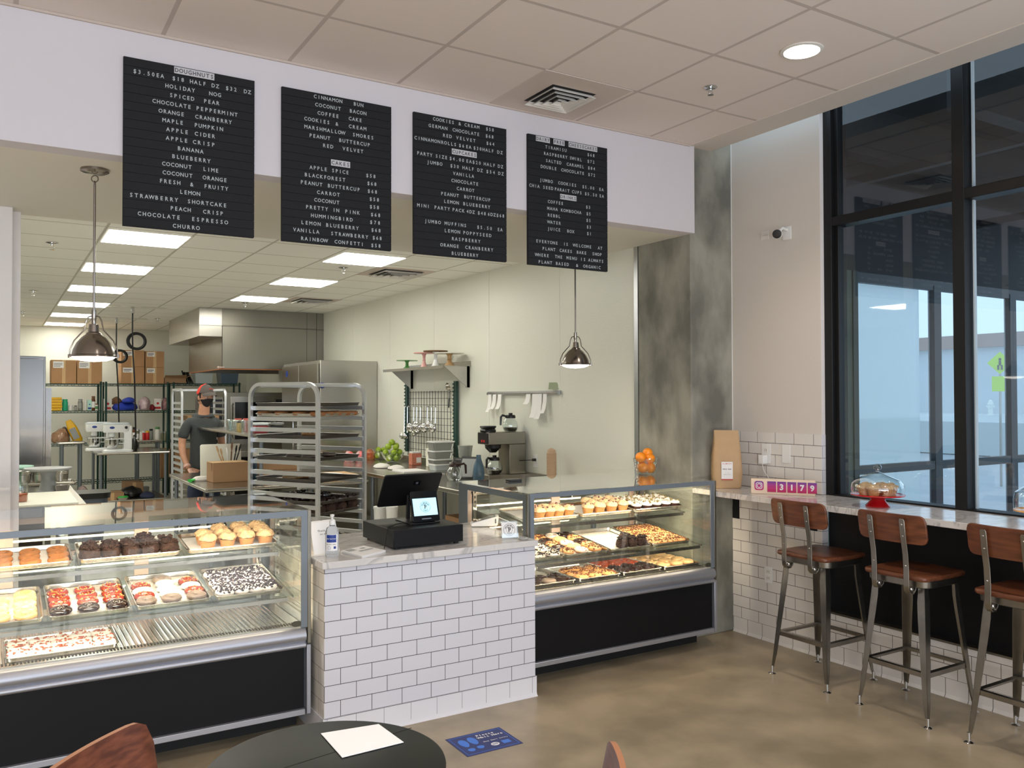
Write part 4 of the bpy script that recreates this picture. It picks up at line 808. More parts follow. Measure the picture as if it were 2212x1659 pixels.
for bx, (ox, oy, s_, lab, rows) in zip(B0, ROWS):
    t = thing('menu_board', lab, 'menu board', (bx, YB, BZ), 0, 'black letter boards on the bulkhead')
    b = MB(); b.box(0, -.012, -BH, BW, 0, 0)
    for i in range(19): b.box(.001, -.0165, -BH*(i+1)/19+.0022, BW-.001+.003, -.011, -BH*i/19)
    b.build('board', 'letterboard', t, smooth=False)
    byrow = {}
    for r, tx, xa, xb in rows: byrow.setdefault(r, []).append((tx, xa, xb))
    for r, ws in byrow.items():
        zc = -BH*(r+.5)/19+.001; b = MB(); bd = MB(); plate = MB(); used = False
        for tx, xa, xb in ws:
            cpx = ox+(xa+xb)/2/s_; 
            x0_ = at(ox+xa/s_, 300, y=YF).x-bx; x1_ = at(ox+xb/s_, 300, y=YF).x-bx; x1_ = min(x1_, BW-.004)
            if tx[0] == '#':
                plate.box(x0_-.001, -.0182, zc-.0165, x1_+.001, -.0166, zc+.0165); letters(bd, tx[1:], x0_, x1_, zc, .0195, T(0, -.0185, 0), bold=.0003, wk=.9); used = True
            else: b = MB(); letters(b, tx, x0_-.002, x1_+.002, zc, .0188, T(0, -.0172, 0), bold=.00015, wk=.9); b.build('menu_word', 'letter_grey', t, smooth=False)
        if used:
            pl_ = plate.build('heading_tiles', 'letter_tile', t, smooth=False); bd.build('heading_letters', 'letter_dark', pl_, smooth=False)
# ================================================================== window bar
ZB = 1.0434; XB = 4.12
b = MB(); b.prism([(XB, -3.2), (XB, 4.125), (4.146, 4.125), (4.146, 4.372), (XW-.007, 4.372), (XW-.007, 3.598), (4.573, 3.598), (4.573, -3.2)], ZB-.036, ZB)
tag(b.build('bar_counter', 'marble', bevel=.003), 'long white marble bar counter under the window', 'bar counter')
for y, lb in ((4.338, 'black steel bracket under the bar beside the concrete column'), (3.67, 'black steel bracket under the bar at the tiled wall end by the window')):
    k = thing('shelf_bracket', lb, 'bracket', (XW-.0062, y, ZB-.037), 0, 'black brackets carrying the bar')
    b = MB(); b.box(-.006, -.03, -.20, 0, .03, 0); b.build('wall_plate', 'black_metal', k); b = MB(); b.box(-.30, -.02, -.008, -.006, .02, -.0005); b.build('arm', 'black_metal', k)
def outlet(y, z, lb, w_=.07, h_=.115, blank=False):
    t = thing('wall_outlet', lb, 'outlet', (XW-.0062, y, z)); b = MB(); b.box(-.005, -w_/2, -h_/2, 0, w_/2, h_/2); b.build('cover_plate', 'white_plastic', t, .002)
    if not blank:
        for s_ in (-.022, .022):
            b = MB(); b.box(-.007, -.017, s_-.014, -.005, .017, s_+.014); k = b.build('socket', 'white_matte', t, .002); b = MB(); b.box(-.0074, -.008, s_-.004, -.007, -.006, s_+.006); b.box(-.0074, .006, s_-.004, -.007, .008, s_+.006); b.build('slots', 'dark_recess', k, smooth=False)
    return t
outlet(4.058, 1.285, 'white wall outlet holding a phone charger above the bar', .078, .135); outlet(3.885, 1.292, 'blank white plate on tiles right of the charger', .07, .125, True); outlet(4.045, .455, 'white outlet low on the tiled wall under the bar')
ch = thing('usb_charger', 'white plug in charger with cable in the upper outlet', 'charger', (XW-.0115, 4.065, 1.245))
b = MB(); b.box(-.045, -.022, -.03, 0, .022, .03); b.build('plug', 'white_plastic', ch, .004)
b = MB(); b.tube([(-.03, 0, -.03), (-.032, -.02, -.08), (-.03, -.055, -.12), (-.032, -.065, -.16), (-.035, -.03, -.195), (-.06, .02, -.198)], .002, 6); b.build('cable', 'white_plastic', ch)
# coffee bag
bg_ = thing('coffee_bag', 'large tan paper bag with a red edged label at the bar end', 'paper bag', (4.345, 4.245, ZB), radians(-36))
b = MB(); n_ = 18; ls = []
for z, w_, d_ in ((0, .175, .11), (.006, .19, .12), (.10, .205, .125), (.22, .198, .11), (.31, .182, .07), (.37, .172, .03), (.40, .168, .012)): ls.append((rr(w_, d_, min(w_, d_)*.28, 4), z))
loops(b, ls); me = b.mesh('bag', mat('bag_paper', (190, 158, 120), .75, noise_amt=.03, nscale=14, bump=.15, bscale=25)); disp(me, .004, 14, 3, zmin=.01); inst(me, 'bag', bg_)
b = MB(); b.box(-.045, -.0668, .06, .032, -.0655, .185); lb_ = b.build('label', 'white_paper', bg_, smooth=False)
b = MB(); b.box(-.045, -.0674, .06, .032, -.0666, .067); letters(b, 'ALMEDA', -.038, .025, .172, .008, T(0, -.0672, 0)); b.build('red_print', 'red_print', lb_, smooth=False)
b = MB(); letters(b, 'WHOLE BEAN', -.035, .022, .135, .006, T(0, -.0672, 0), bold=.0003); letters(b, '5 LB', -.02, .008, .108, .004, T(0, -.0672, 0)); letters(b, 'ROASTED COFFEE', -.032, .02, .098, .0035, T(0, -.0672, 0)); b.build('black_print', 'ink', lb_, smooth=False)
# follower counter sign
p0, p1 = Vector((4.222, 3.908, 0)), Vector((4.440, 3.575, 0)); dv = p1-p0; an = math.atan2(dv.y, dv.x)
fs_ = thing('counter_sign', 'flip number counter sign with a camera icon reading 3179', 'sign', (p0.x, p0.y, ZB), an)
Lw = dv.length; H_ = .098
b = MB(); b.box(0, 0, 0, Lw, .035, H_); b.build('case', mat('sign_cream', (240, 216, 190), .4), fs_, .003)
gm = bpy.data.materials.new('pink_purple'); gm.use_nodes = True; nt = gm.node_tree; bs = nt.nodes['Principled BSDF']; tc = nt.nodes.new('ShaderNodeTexCoord'); sx = nt.nodes.new('ShaderNodeSeparateXYZ'); mr = nt.nodes.new('ShaderNodeMapRange'); rp = nt.nodes.new('ShaderNodeValToRGB')
mr.inputs[1].default_value = .012; mr.inputs[2].default_value = .086; rp.color_ramp.elements[0].color = rgb(190, 24, 84); rp.color_ramp.elements[1].color = rgb(96, 60, 150); q = rp.color_ramp.elements.new(.5); q.color = rgb(196, 52, 128)
nt.links.new(tc.outputs['Object'], sx.inputs[0]); nt.links.new(sx.outputs[2], mr.inputs[0]); nt.links.new(mr.outputs[0], rp.inputs[0]); nt.links.new(rp.outputs[0], bs.inputs['Base Color']); MATS['pink_purple'] = gm
fw_ = Lw/413.
for i, chh in enumerate(' 3179'):
    xa = (110+i*66)*fw_*.98; b = MB(); b.box(xa, -.004, .016, xa+.056*Lw/.41, 0, .084); fo = b.build('flap', 'pink_purple', fs_, .001)
    b = MB(); b.box(xa, -.0046, .0495, xa+.056*Lw/.41, -.004, .0503); b.build('split_line', 'ink', fo, smooth=False)
    if chh != ' ': b = MB(); letters(b, chh, xa, xa+.056*Lw/.41, .05, .036, T(0, -.0052, 0), bold=.0016); b.build('numeral', 'white_paper', fo, smooth=False)
b = MB(); tilted_slab(.058, .058, .003, .014, T(.052, -.0015, .054), b); ic = b.build('camera_icon', 'pink_purple', fs_)
b = MB(); MI = T(.052, -.0035, .054); ring2(b, MI, .010, 0, .004, 30)
pr_ = rr(.042, .042, .011, 5); pi_ = rr(.033, .033, .008, 5); vs = []; 
for a_, c_2 in zip(pr_, pi_): vs += [(a_[0], 0, a_[1]), (c_2[0], 0, c_2[1])]
n_ = len(pr_); b.add(vs, [(2*i, 2*((i+1) % n_), 2*((i+1) % n_)+1, 2*i+1) for i in range(n_)], MI); b.cyl(0, 0, -.0003, .0002, .0024, 10, M=MI @ T(.0105, 0, .0105) @ Matrix.Rotation(radians(90), 4, 'X')); b.build('icon_lines', 'white_paper', ic, smooth=False)
# cake stands
def cake_stand(loc, r_, h_, m, label, dome=True, rz=0.):
    t = thing('cake_stand', label, 'cake stand', loc, rz)
    b = MB(); b.lathe([(0, 0), (r_*.44, 0), (r_*.45, .006), (r_*.40, .014), (r_*.30, h_*.45), (r_*.27, h_*.6), (r_*.33, h_*.78), (r_*.40, h_*.86), (0, h_*.86)], 36); b.build('pedestal', m, t)
    b = MB(); b.lathe([(0, h_*.86), (r_*.7, h_*.88), (r_*.97, h_*.93), (r_, h_*.98), (r_*.985, h_+.003), (r_*.93, h_), (r_*.85, h_-.003), (0, h_-.003)], 48); b.build('plate', m, t)
    return t
cs = at(1896, 1086, z=ZB); cx_, cy_ = 4.33, cs.y-.04*0
cx_ = 4.335; k_ = at(1896, 1086, x=cx_); cy_ = k_.y
t = cake_stand((cx_, cy_, ZB), .148, .068, 'red', 'red pedestal cake stand of muffins with a glass dome on the bar')
dm = thing('glass_dome', 'clear glass dome with knob covering muffins on the red stand', 'glass dome', (cx_, cy_, ZB+.0705))
b = MB(); b.lathe([(.132, 0), (.140, .004), (.145, .035), (.140, .062), (.118, .085), (.07, .105), (.025, .122), (.012, .128), (0, .1285)], 48, cap=False); b.build('dome', 'glass_ware', dm)
b = MB(); b.lathe([(.008, .128), (.007, .134), (.020, .142), (.024, .155), (.017, .168), (.007, .175), (0, .176)], 24); b.build('knob', 'glass_ware', dm)
mm = PROTO['muffin']
for i, (a_, q_) in enumerate(((200, .075), (262, .070), (325, .076), (20, .07), (90, .075), (150, .078))):
    o = bpy.data.objects.new('muffin', mm[i % 3][0][1]); COL.objects.link(o); o.location = (cx_+q_*cos(radians(a_)), cy_+q_*sin(radians(a_)), ZB+.0655); o.scale = (.95,)*3; o.rotation_euler.z = i; inst(mm[i % 3][1][1], 'top', o)
    tag(o, 'muffin under the glass dome on the red stand, %s' % ['front left', 'front middle', 'front right', 'back right', 'back middle', 'back left'][i], 'muffin', 'muffins under the dome')
k2 = at(2252, 1080, x=4.335)
cake_stand((4.335, k2.y, ZB), .125, .075, mat('amber', (232, 168, 92), .2, coat=.5), 'amber cake stand cut off by the right edge of the photo')
dm = thing('glass_dome', 'clear glass dome on the amber stand at right photo edge', 'glass dome', (4.335, k2.y, ZB+.0775))
b = MB(); b.lathe([(.112, 0), (.120, .004), (.124, .045), (.115, .085), (.08, .11), (.025, .125), (.012, .13), (0, .1305)], 48, cap=False); b.build('dome', 'glass_ware', dm)
# ================================================================== bar stools
def stool():
    t = thing('bar_stool', 'x', 'bar stool', (0, 0, 0), 0, 'wood and steel stools at the window bar')
    def leg_(sx, sy):
        b = MB(); top = Vector((sx*.150, sy*.150, .690)); ft = Vector((sx*.210, sy*.200, .045)); n = 8
        for face in (0, 1):
            vs = []
            for i in range(n+1):
                u = i/n; p = top.lerp(ft, u); wd = .034+.010*min(1, u/.15)-.020*max(0, (u-.15)/.85)
                if u > .95: wd *= .7
                q = p.copy(); 
                if face == 0: r_ = p+Vector((-sx*wd, 0, 0)); nrm = Vector((0, sy*.0022, 0))
                else: r_ = p+Vector((0, -sy*wd, 0)); nrm = Vector((sx*.0022, 0, 0))
                vs += [p, r_, r_-nrm, p-nrm]
            fs = []
            for i in range(n):
                for k in range(4): fs.append((i*4+k, i*4+(k+1) % 4, (i+1)*4+(k+1) % 4, (i+1)*4+k))
            fs += [(0, 1, 2, 3), (n*4+3, n*4+2, n*4+1, n*4)]; b.add(vs, fs)
        o = b.build('leg', 'stool_metal', t, ang=25)
        b = MB(); b.lathe([(0, 0), (.022, 0), (.023, .004), (.018, .008), (.010, .011), (.009, .050), (0, .050)], 18, T(sx*.208, sy*.198, 0)); b.build('foot', 'chrome', o)
    for sx in (-1, 1):
        for sy in (-1, 1): leg_(sx, sy)
    def at_leg(sx, sy, z): u = (.690-z)/.645; return Vector((sx*(.150+.060*u), sy*(.150+.050*u), z))
    zf = .262; ring = [at_leg(-1, -1, zf), at_leg(1, -1, zf), at_leg(1, 1, zf), at_leg(-1, 1, zf)]
    for i in range(4):
        b = MB(); a_, c_2 = ring[i]*.985, ring[(i+1) % 4]*.985; a_.z = c_2.z = zf; dd = (c_2-a_).normalized(); inn = Vector((-dd.y, dd.x, 0))
        vs = [a_, a_+inn*.026, a_+inn*.026-Vector((0, 0, .003)), a_-Vector((0, 0, .003)), a_-Vector((0, 0, .024)), a_-Vector((0, 0, .024))+inn*.003]
        prof = [(0, 0), (.026, 0), (.026, -.003), (.003, -.003), (.003, -.024), (0, -.024)]
        vs = [a_+inn*u+Vector((0, 0, v)) for u, v in prof]+[c_2+inn*u+Vector((0, 0, v)) for u, v in prof]
        b.add(vs, [tuple(range(6)), tuple(reversed(range(6, 12)))]+[(k, 6+k, 6+(k+1) % 6, (k+1) % 6) for k in range(6)]); b.build('foot_rail', 'stool_metal', t, smooth=False)
    # seat pan
    b = MB(); ls = [(rr(.330, .330, .05, 5), .684), (rr(.352, .352, .055, 5), .690), (rr(.356, .356, .055, 5), .722), (rr(.340, .340, .05, 5), .724)]; loops(b, ls); b.build('seat_pan', 'stool_metal', t, ang=30)
    # wooden seat, slightly tapering forwards
    b = MB(); pts = [(-.190, -.168), (-.196, -.150), (-.198, 0), (-.196, .150), (-.190, .168), (-.172, .182), (.0, .190), (.165, .180), (.186, .160), (.195, 0), (.186, -.160), (.165, -.180), (.0, -.190), (-.172, -.182)]
    sm_ = lambda k: [(x*k, y*k) for x, y in pts]; loops(b, [(sm_(.975), .724), (sm_(1.), .729), (sm_(1.), .742), (sm_(.975), .748), (sm_(.6), .745)]); b.build('seat', 'stool_wood', t, ang=50)
    # back straps with hooked lower end
    for sy in (-1, 1):
        y = sy*.093; path = [(-.150, y, .700), (-.158, y, .672), (-.176, y, .655), (-.198, y, .655), (-.214, y, .672), (-.217, y, .700), (-.216, y, .78), (-.222, y, .86), (-.238, y, .94), (-.252, y, 1.035), (-.254, y, 1.046)]
        b = MB()
        vs = []; n = len(path)
        for i in range(n):
            p = Vector(path[i]); a_ = Vector(path[max(0, i-1)]); c_2 = Vector(path[min(n-1, i+1)]); tg = (c_2-a_).normalized(); nr = Vector((-tg.z, 0, tg.x)); hw = .0155 if i < n-1 else .011
            vs += [p+Vector((0, -hw, 0))+nr*.003, p+Vector((0, hw, 0))+nr*.003, p+Vector((0, hw, 0))-nr*.003, p+Vector((0, -hw, 0))-nr*.003]
        fs = [(i*4+k, i*4+(k+1) % 4, (i+1)*4+(k+1) % 4, (i+1)*4+k) for i in range(n-1) for k in range(4)]+[(0, 1, 2, 3), ((n-1)*4+3, (n-1)*4+2, (n-1)*4+1, (n-1)*4)]
        b.add(vs, fs); o = b.build('back_strap', 'stool_metal', t, .0015, ang=40)
        b = MB(); b.sphere((-.178, y, .676), .013, 14, 8, (1, .9, 1)); 
        for z_, x_ in ((.80, -.2205), (.955, -.2435), (1.015, -.2535)): b.sphere((x_, y, z_), .0045, 10, 6, (.6, 1, 1))
        b.build('rivets', 'chrome', o)
    # curved plywood backrest
    b = MB(); nn = 16; loopO = []; W_, Hh, r_ = .395, .152, .034; out = rr(W_, Hh, r_, 5)
    def P3(u, v, off): lean = -.238-(v)*.17; return (lean-.03*(u/(W_/2))**2*-1-.0+off+.0, u, .989+v)
    vs = []
    cols = 45
    grid_u = [(-W_/2+W_*i/(cols-1)) for i in range(cols)]
    def hh(u):  # half height at u with rounded corners
        d = W_/2-abs(u); return Hh/2 if d >= r_ else Hh/2-r_+sqrt(max(0, r_*r_-(r_-d)**2))
    for off in (0, .013):
        for u in grid_u:
            h2 = hh(u)
            for j in range(5): vs.append(P3(u, -h2+2*h2*j/4, off+.004))
    fs = []; N5 = cols*5
    for o_ in (0, 1):
        for i in range(cols-1):
            for j in range(4): fs.append((o_*N5+i*5+j, o_*N5+(i+1)*5+j, o_*N5+(i+1)*5+j+1, o_*N5+i*5+j+1))
    for i in range(cols-1):
        for j in (0, 4): fs.append((i*5+j, (i+1)*5+j, N5+(i+1)*5+j, N5+i*5+j))
    for i in (0, cols-1):
        for j in range(4): fs.append((i*5+j, i*5+j+1, N5+i*5+j+1, N5+i*5+j))
    b.add(vs, fs); b.build('backrest', 'stool_wood', t, .003, ang=50)
    return t
st = stool(); st.location = (4.235, 3.371, 0)
st['label'] = 'wood and steel bar stool nearest the corner, before the counter sign'
for y_, lb in ((2.766, 'wood and steel bar stool in front of the red cake stand'), (2.160, 'wood and steel bar stool cut off at the right photo edge')):
    c = copy_tree(st); c.location = (4.235, y_, 0); c['label'] = lb
# ================================================================== wall camera
sc_ = thing('security_camera', 'small white security camera with black face on the right wall', 'security camera', (XW, 3.868, 2.775))
b = MB(); b.box(-.006, -.035, -.045, 0, .035, .045); b.tube([(-.004, 0, .02), (-.05, .0, .03), (-.07, 0, .012)], .010, 8); b.build('wall_mount', 'white_plastic', sc_, .003)
Mr = T(-.085, .01, -.012) @ Matrix.Rotation(radians(35), 4, 'Z') @ Matrix.Rotation(radians(-100), 4, 'Y')
b = MB(); b.lathe([(0, -.05), (.024, -.05), (.030, -.042), (.031, .04), (.0, .04)], 24, Mr); b.build('body', 'white_plastic', sc_)
b = MB(); b.lathe([(0, .046), (.028, .044), (.031, .038), (.031, .036), (0, .036)], 24, Mr); b.build('lens_face', 'black_gloss', sc_)
o = MB().box(-.006, -.035, -.03, 0, .035, .03).box(-.02, -.03, .0, -.006, .02, .006).build('mounting_plate', 'white_matte', None, .002, loc=(XW, 4.06, 2.79)); tag(o, 'empty white mounting plate left of the security camera', 'wall mount')
# ================================================================== front table, sheet, chairs, floor sign
tb_ = thing('cafe_table', 'small round dark topped table at the bottom of the view', 'table', (.733, 2.11, 0))
b = MB(); b.lathe([(0, .712), (.292, .712), (.303, .716), (.305, .722), (.303, .729), (.296, .732), (0, .732)], 72); b.build('tabletop', mat('table_green_black', (24, 26, 22), .45, spec=.3), tb_)
b = MB(); b.box(-.30, .054, .7318, .30, .0565, .7325, Rz(radians(10))); b.build('seam', 'dark_recess', tb_, smooth=False)
b = MB(); b.cyl(0, 0, .02, .712, .035, 20); b.build('column', 'black_metal', tb_); b = MB(); b.lathe([(0, 0), (.15, 0), (.15, .012), (.05, .03), (0, .03)], 36); b.build('base', 'black_metal', tb_)
cc = [at(693, 1585, z=.7335), at(818, 1565, z=.7335), at(872, 1604, z=.7335), at(739, 1637, z=.7335)]
o = MB().prism([(p.x, p.y) for p in reversed(cc)], .7335, .7350).build('paper_sheet', mat('sheet_white', (253, 253, 253), .6), smooth=False); tag(o, 'bright white square paper lying on the dark round table', 'paper')
def cafe_chair(loc, rz, label):
    t = thing('cafe_chair', label, 'chair', loc, rz, 'bent plywood chairs at the round table')
    # faces +x ; back at x = -.2 ; curved plywood back
    b = MB(); cols, rws = 18, 9; W_ = .43; vs = []
    for off in (0, .014):
        for i in range(cols):
            u = -W_/2+W_*i/(cols-1)
            for j in range(rws):
                v = j/(rws-1); d = W_/2-abs(u); r_ = .07; z1 = .830-(0 if d >= r_ else (r_-sqrt(max(0, r_*r_-(r_-d)**2)))*1.0); z = .50+(z1-.50)*v
                ww = 1-.12*(1-v); x = -.215-.07*v+.55*(u*ww)**2+off; vs.append((x, u*ww, z))
    fs = []; N_ = cols*rws
    for o_ in (0, 1):
        for i in range(cols-1):
            for j in range(rws-1): fs.append((o_*N_+i*rws+j, o_*N_+(i+1)*rws+j, o_*N_+(i+1)*rws+j+1, o_*N_+i*rws+j+1))
    ed = []
    for i in range(cols-1):
        for j in (0, rws-1): ed.append((i*rws+j, (i+1)*rws+j, N_+(i+1)*rws+j, N_+i*rws+j))
    for i in (0, cols-1):
        for j in range(rws-1): ed.append((i*rws+j, i*rws+j+1, N_+i*rws+j+1, N_+i*rws+j))
    b.add(vs, fs); b.cur = 1; b.f.extend(ed); b.m.extend([1]*len(ed)); b.build('backrest', ['chair_wood', 'wood_edge'], t, ang=50)
    b = MB(); ls = [(rr(.40, .42, .08, 6), .438), (rr(.41, .43, .08, 6), .444), (rr(.40, .42, .08, 6), .450)]; loops(b, ls); b.build('seat', 'chair_wood', t)
    for sx in (-1, 1):
        for sy in (-1, 1):
            b = MB(); b.tube([(sx*.15, sy*.16, .438), (sx*.20, sy*.20, 0)], .011, 10); b.build('leg', 'black_metal', t)
    b = MB()
    for sy in (-.12, .12): b.tube([(-.15, sy, .436), (-.215, sy, .47), (-.235, sy, .60)], .009, 8)
    b.build('back_support', 'black_metal', t)
    return t
cdir = radians(-44)
cl = cafe_chair((.395, 2.10, 0), cdir, 'brown bent plywood chair back at lower left by the round table')
crr = cafe_chair((.99, 1.67, 0), radians(145), 'brown plywood chair tip at the bottom right of the round table')
s4 = [at(961, 1598, z=.0005), at(1079, 1571, z=.0005), at(1128, 1606, z=.0005), at(1007, 1635, z=.0005)]
fl_ = thing('floor_sign', 'blue Please Wait Here floor sticker with shoe prints', 'floor sign', (1.889, 3.490, 0), radians(-.5))
W_, D_ = .305, .232
b = MB(); b.box(0, 0, .0003, W_, D_, .0016); b.build('sticker', mat('sticker_navy', (30, 44, 108), .45), fl_, smooth=False)
def flat(mb, fn, z): fn(mb, T(0, 0, z) @ Matrix.Rotation(radians(-90), 4, 'X'))
b = MB(); e_ = .012
for q_ in ((e_, e_, W_-e_, e_+.002), (e_, D_-e_-.002, W_-e_, D_-e_), (e_, e_, e_+.002, D_-e_), (W_-e_-.002, e_, W_-e_, D_-e_)): b.box(q_[0], q_[1], .0016, q_[2], q_[3], .0019)
def foot(mb, cx, cy):
    pts = [(cx+.022*cos(a)*(1+.12*sin(a)), cy+.045*sin(a)) for a in [2*pi*i/24 for i in range(24)]]; mb.prism(pts, .0016, .0020)
    pts = [(cx+.019*cos(a), cy-.078+.021*sin(a)*(1 if sin(a) < 0 else .6)) for a in [2*pi*i/20 for i in range(20)]]; mb.prism(pts, .0016, .0020)
foot(b, .055, .140); foot(b, .108, .148); b.box(.225, .045, .0016, .268, .080, .0020); b.build('shoe_prints', mat('sticker_blue', (62, 124, 222), .45), fl_, smooth=False)
MX = T(0, 0, .0022) @ Matrix.Rotation(radians(-90), 4, 'X')
def ftext(mb, tx, x0_, x1_, y_, cap, bold=0.):
    letters(mb, tx, x0_, x1_, 0, cap, T(0, y_, .0021) @ Matrix.Rotation(radians(-90), 4, 'X'), bold=bold)
b = MB(); ftext(b, 'Please', .145, .245, .190, .017, .0012); ftext(b, 'Wait Here', .145, .282, .163, .017, .0012); ftext(b, 'Shop Small Safely', .145, .282, .110, .009, .0004)
b.prism([(.185+.022*cos(a), .062+.018*sin(a)) for a in [2*pi*i/24 for i in range(24)]], .0016, .0020); b.build('lettering', 'white_paper', fl_, smooth=False)
b = MB(); 
for k_ in range(3): b.box(.170, .055+k_*.006, .0020, .200, .0575+k_*.006, .0022)
b.build('round_logo_lines', 'blue_print', fl_, smooth=False)
# ================================================================== the kitchen
# ---- exhaust hood
hd = thing('exhaust_hood', 'large stainless exhaust hood hanging from the kitchen ceiling', 'exhaust hood', (2.69, 12.1, 2.09))
b = MB(); b.box(0, 0, 0, 1.455, .012, .59); b.box(0, .012, 0, .012, 2.34, .59); b.box(0, 0, .59, 1.455, 2.34, .60); b.box(.012, 2.32, 0, 1.455, 2.34, .59); b.build('canopy', 'steel_brushed', hd, .002)
b = MB(); b.box(0, 0, .601, 1.455, 2.34, .834); b.build('upper_enclosure', 'steel_brushed', hd, .001)
b = MB(); b.box(-.305, 0, .44, -.0, 2.33, .834); b.build('side_enclosure', 'steel', hd, .002)
b = MB(); b.box(-.305, -.0015, .588, 1.455, -.0003, .592); b.box(1.20, -.0015, 0, 1.204, -.0003, .834); b.box(1.345, -.0015, 0, 1.351, -.0003, .834); b.box(-.0005, -.003, 0, .006, 0, .59); b.build('seams', 'dark_recess', hd, smooth=False)
b = MB(); b.box(0, .012, -.012, 1.455, .10, .004); b.box(0, .10, -.010, .06, 2.3, .004); b.build('grease_trough', 'copper_tray', hd)
b = MB(); b.tube([(-.06, .02, .016), (.03, -.016, .016)], .008, 8); b.sphere((-.05, -.01, .016), .016, 12, 8); b.build('light_fitting', mat('pale_pink', (220, 196, 186), .4), hd)
# ---- reach-in fridges
fr = thing('reach_in_refrigerator', 'tall stainless refrigerator standing against the right kitchen wall', 'refrigerator', (3.37, 10.05, 0))
b = MB(); b.box(.03, 0, .08, .775, 1.53, 2.14); b.build('cabinet', 'steel', fr, .004)
b = MB(); b.box(.05, .02, 0, .77, 1.5, .08); b.build('plinth', 'dark_recess', fr)
for i in (0, 1): 
    b = MB(); b.box(0, .015+i*.755, .12, .028, .755+i*.755, 2.10); do = b.build('door', 'steel_brushed', fr, .004)
    b = MB(); b.tube([(-.002, .66 if i == 0 else .86, .95), (-.04, .66 if i == 0 else .86, .97), (-.04, .66 if i == 0 else .86, 1.45), (-.002, .66 if i == 0 else .86, 1.47)], .01, 8); b.build('handle', 'chrome', do)
b = MB(); b.lathe([(0, 0), (.045, 0), (.045, .003), (0, .003)], 24, T(-.0005, 1.28, 2.00) @ Matrix.Rotation(radians(-90), 4, 'Y')); b.build('round_badge', 'blue_print', fr)
b = MB(); b.box(.03, -.004, 1.82, .775, 0, 1.835); b.build('side_crease', 'steel', fr)
o = MB().lathe([(0, 0), (.035, 0), (.035, .03), (.028, .04), (0, .04)], 20, T(0, 0, 0) @ Matrix.Rotation(radians(90), 4, 'X')).build('magnet_clip', 'blue_print', None, loc=(3.365, 10.04, 1.80)); o.location = (3.42, 10.048, 1.83); tag(o, 'small dark blue round magnet on the right refrigerator edge', 'magnet')
fl = thing('reach_in_refrigerator', 'tall stainless refrigerator at far left behind the partition', 'refrigerator', (-.60, 11.0, 0))
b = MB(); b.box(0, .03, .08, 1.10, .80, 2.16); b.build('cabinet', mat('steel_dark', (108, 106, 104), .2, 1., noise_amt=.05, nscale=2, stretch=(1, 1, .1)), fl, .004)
b = MB(); b.box(.02, .05, 0, 1.08, .78, .08); b.build('plinth', 'dark_recess', fl)
for i in (0, 1): b = MB(); b.box(.01+i*.54, 0, .12, .54+i*.54, .028, 2.13); b.build('door', 'steel_dark', fl, .004)
b = MB(); b.tube([(.60, -.002, 1.20), (.60, -.04, 1.22), (.60, -.04, 1.62), (.60, -.002, 1.64)], .012, 8); b.build('handle', 'chrome', fl)
b = MB(); b.box(1.102, .03, .0, 1.16, .06, 1.80); b.build('side_filler', 'steel_dark', fl)
# ---- upright oven stack under the hood
ov = thing('convection_oven', 'dark glass fronted stainless oven stack beneath the hood', 'oven', (2.88, 12.55, 0))
b = MB(); b.box(.0, .05, .12, .90, .95, 1.76); b.build('cabinet', 'steel_brushed', ov, .004)
for z0, z1 in ((.2, .9), (1.0, 1.70)):
    b = MB(); b.box(.04, .02, z0, .66, .05, z1); dd = b.build('door', 'steel', ov, .003); b = MB(); b.box(.10, .017, z0+.08, .60, .021, z1-.08); b.build('glass', 'black_gloss', dd); b = MB(); b.tube([(.07, .02, z0+.1), (.07, -.02, z0+.12), (.07, -.02, z1-.12), (.07, .02, z1-.1)], .01, 8); b.build('handle', 'chrome', dd)
b = MB(); b.box(.70, .045, 1.05, .87, .05, 1.66); b.build('control_panel', 'black_plastic', ov)
b = MB()
for x in (.08, .82):
    for y in (.12, .88): b.cyl(x, y, 0, .12, .03, 10)
b.build('feet', 'steel', ov)
o2 = thing('holding_cabinet', 'stainless cabinet with dark glass doors behind the man', 'cabinet', (2.62, 12.75, 0))
c_ = at(487, 857, y=12.0); 
b = MB(); b.box(-.02, .0, .10, .24, .7, 1.70); b.build('cabinet', 'steel_brushed', o2, .003); b = MB(); b.box(.0, -.005, .9, .22, 0, 1.66); b.build('glass_door', 'black_gloss', o2)
b = MB(); b.box(0, .05, 0, .2, .6, .10); b.build('plinth', 'dark_recess', o2)
# ---- green wire shelving against the back wall
def wire_shelf(x0, x1, y0, label, levels, zt=1.96):
    t = thing('wire_shelving', label, 'shelving', (x0, y0, 0), 0, 'green wire shelving along the back wall'); W_ = x1-x0; D_ = .46
    for x in (0.02, W_-.02):
        for y in (.02, D_-.02): b = MB(); b.tube([(x, y, 0), (x, y, zt)], .0165, 10); b.build('post', 'green_epoxy', t)
    for z in levels:
        b = MB()
        for y in (0, D_): b.tube([(0, y, z-.006), (W_, y, z-.006)], .006, 6); b.tube([(0, y, z-.034), (W_, y, z-.034)], .005, 6)
        for x in (0, W_): b.tube([(x, 0, z-.006), (x, D_, z-.006)], .006, 6); b.tube([(x, 0, z-.034), (x, D_, z-.034)], .005, 6)
        n = int(W_/.045)
        for i in range(1, n): b.tube([(W_*i/n, 0, z-.002), (W_*i/n, D_, z-.002)], .003, 4, caps=False)
        for i in range(int(W_/.10)): b.tube([(i*.1, 0, z-.034), (i*.1+.05, 0, z-.006), (i*.1+.1, 0, z-.034)], .003, 4, caps=False)
        b.build('wire_shelf', 'green_epoxy', t, smooth=False)
    return t
YS = 15.6
wire_shelf(.10, 1.535, YS, 'green wire shelving unit at left carrying two big cardboard boxes', (1.922, 1.476, .936, .30))
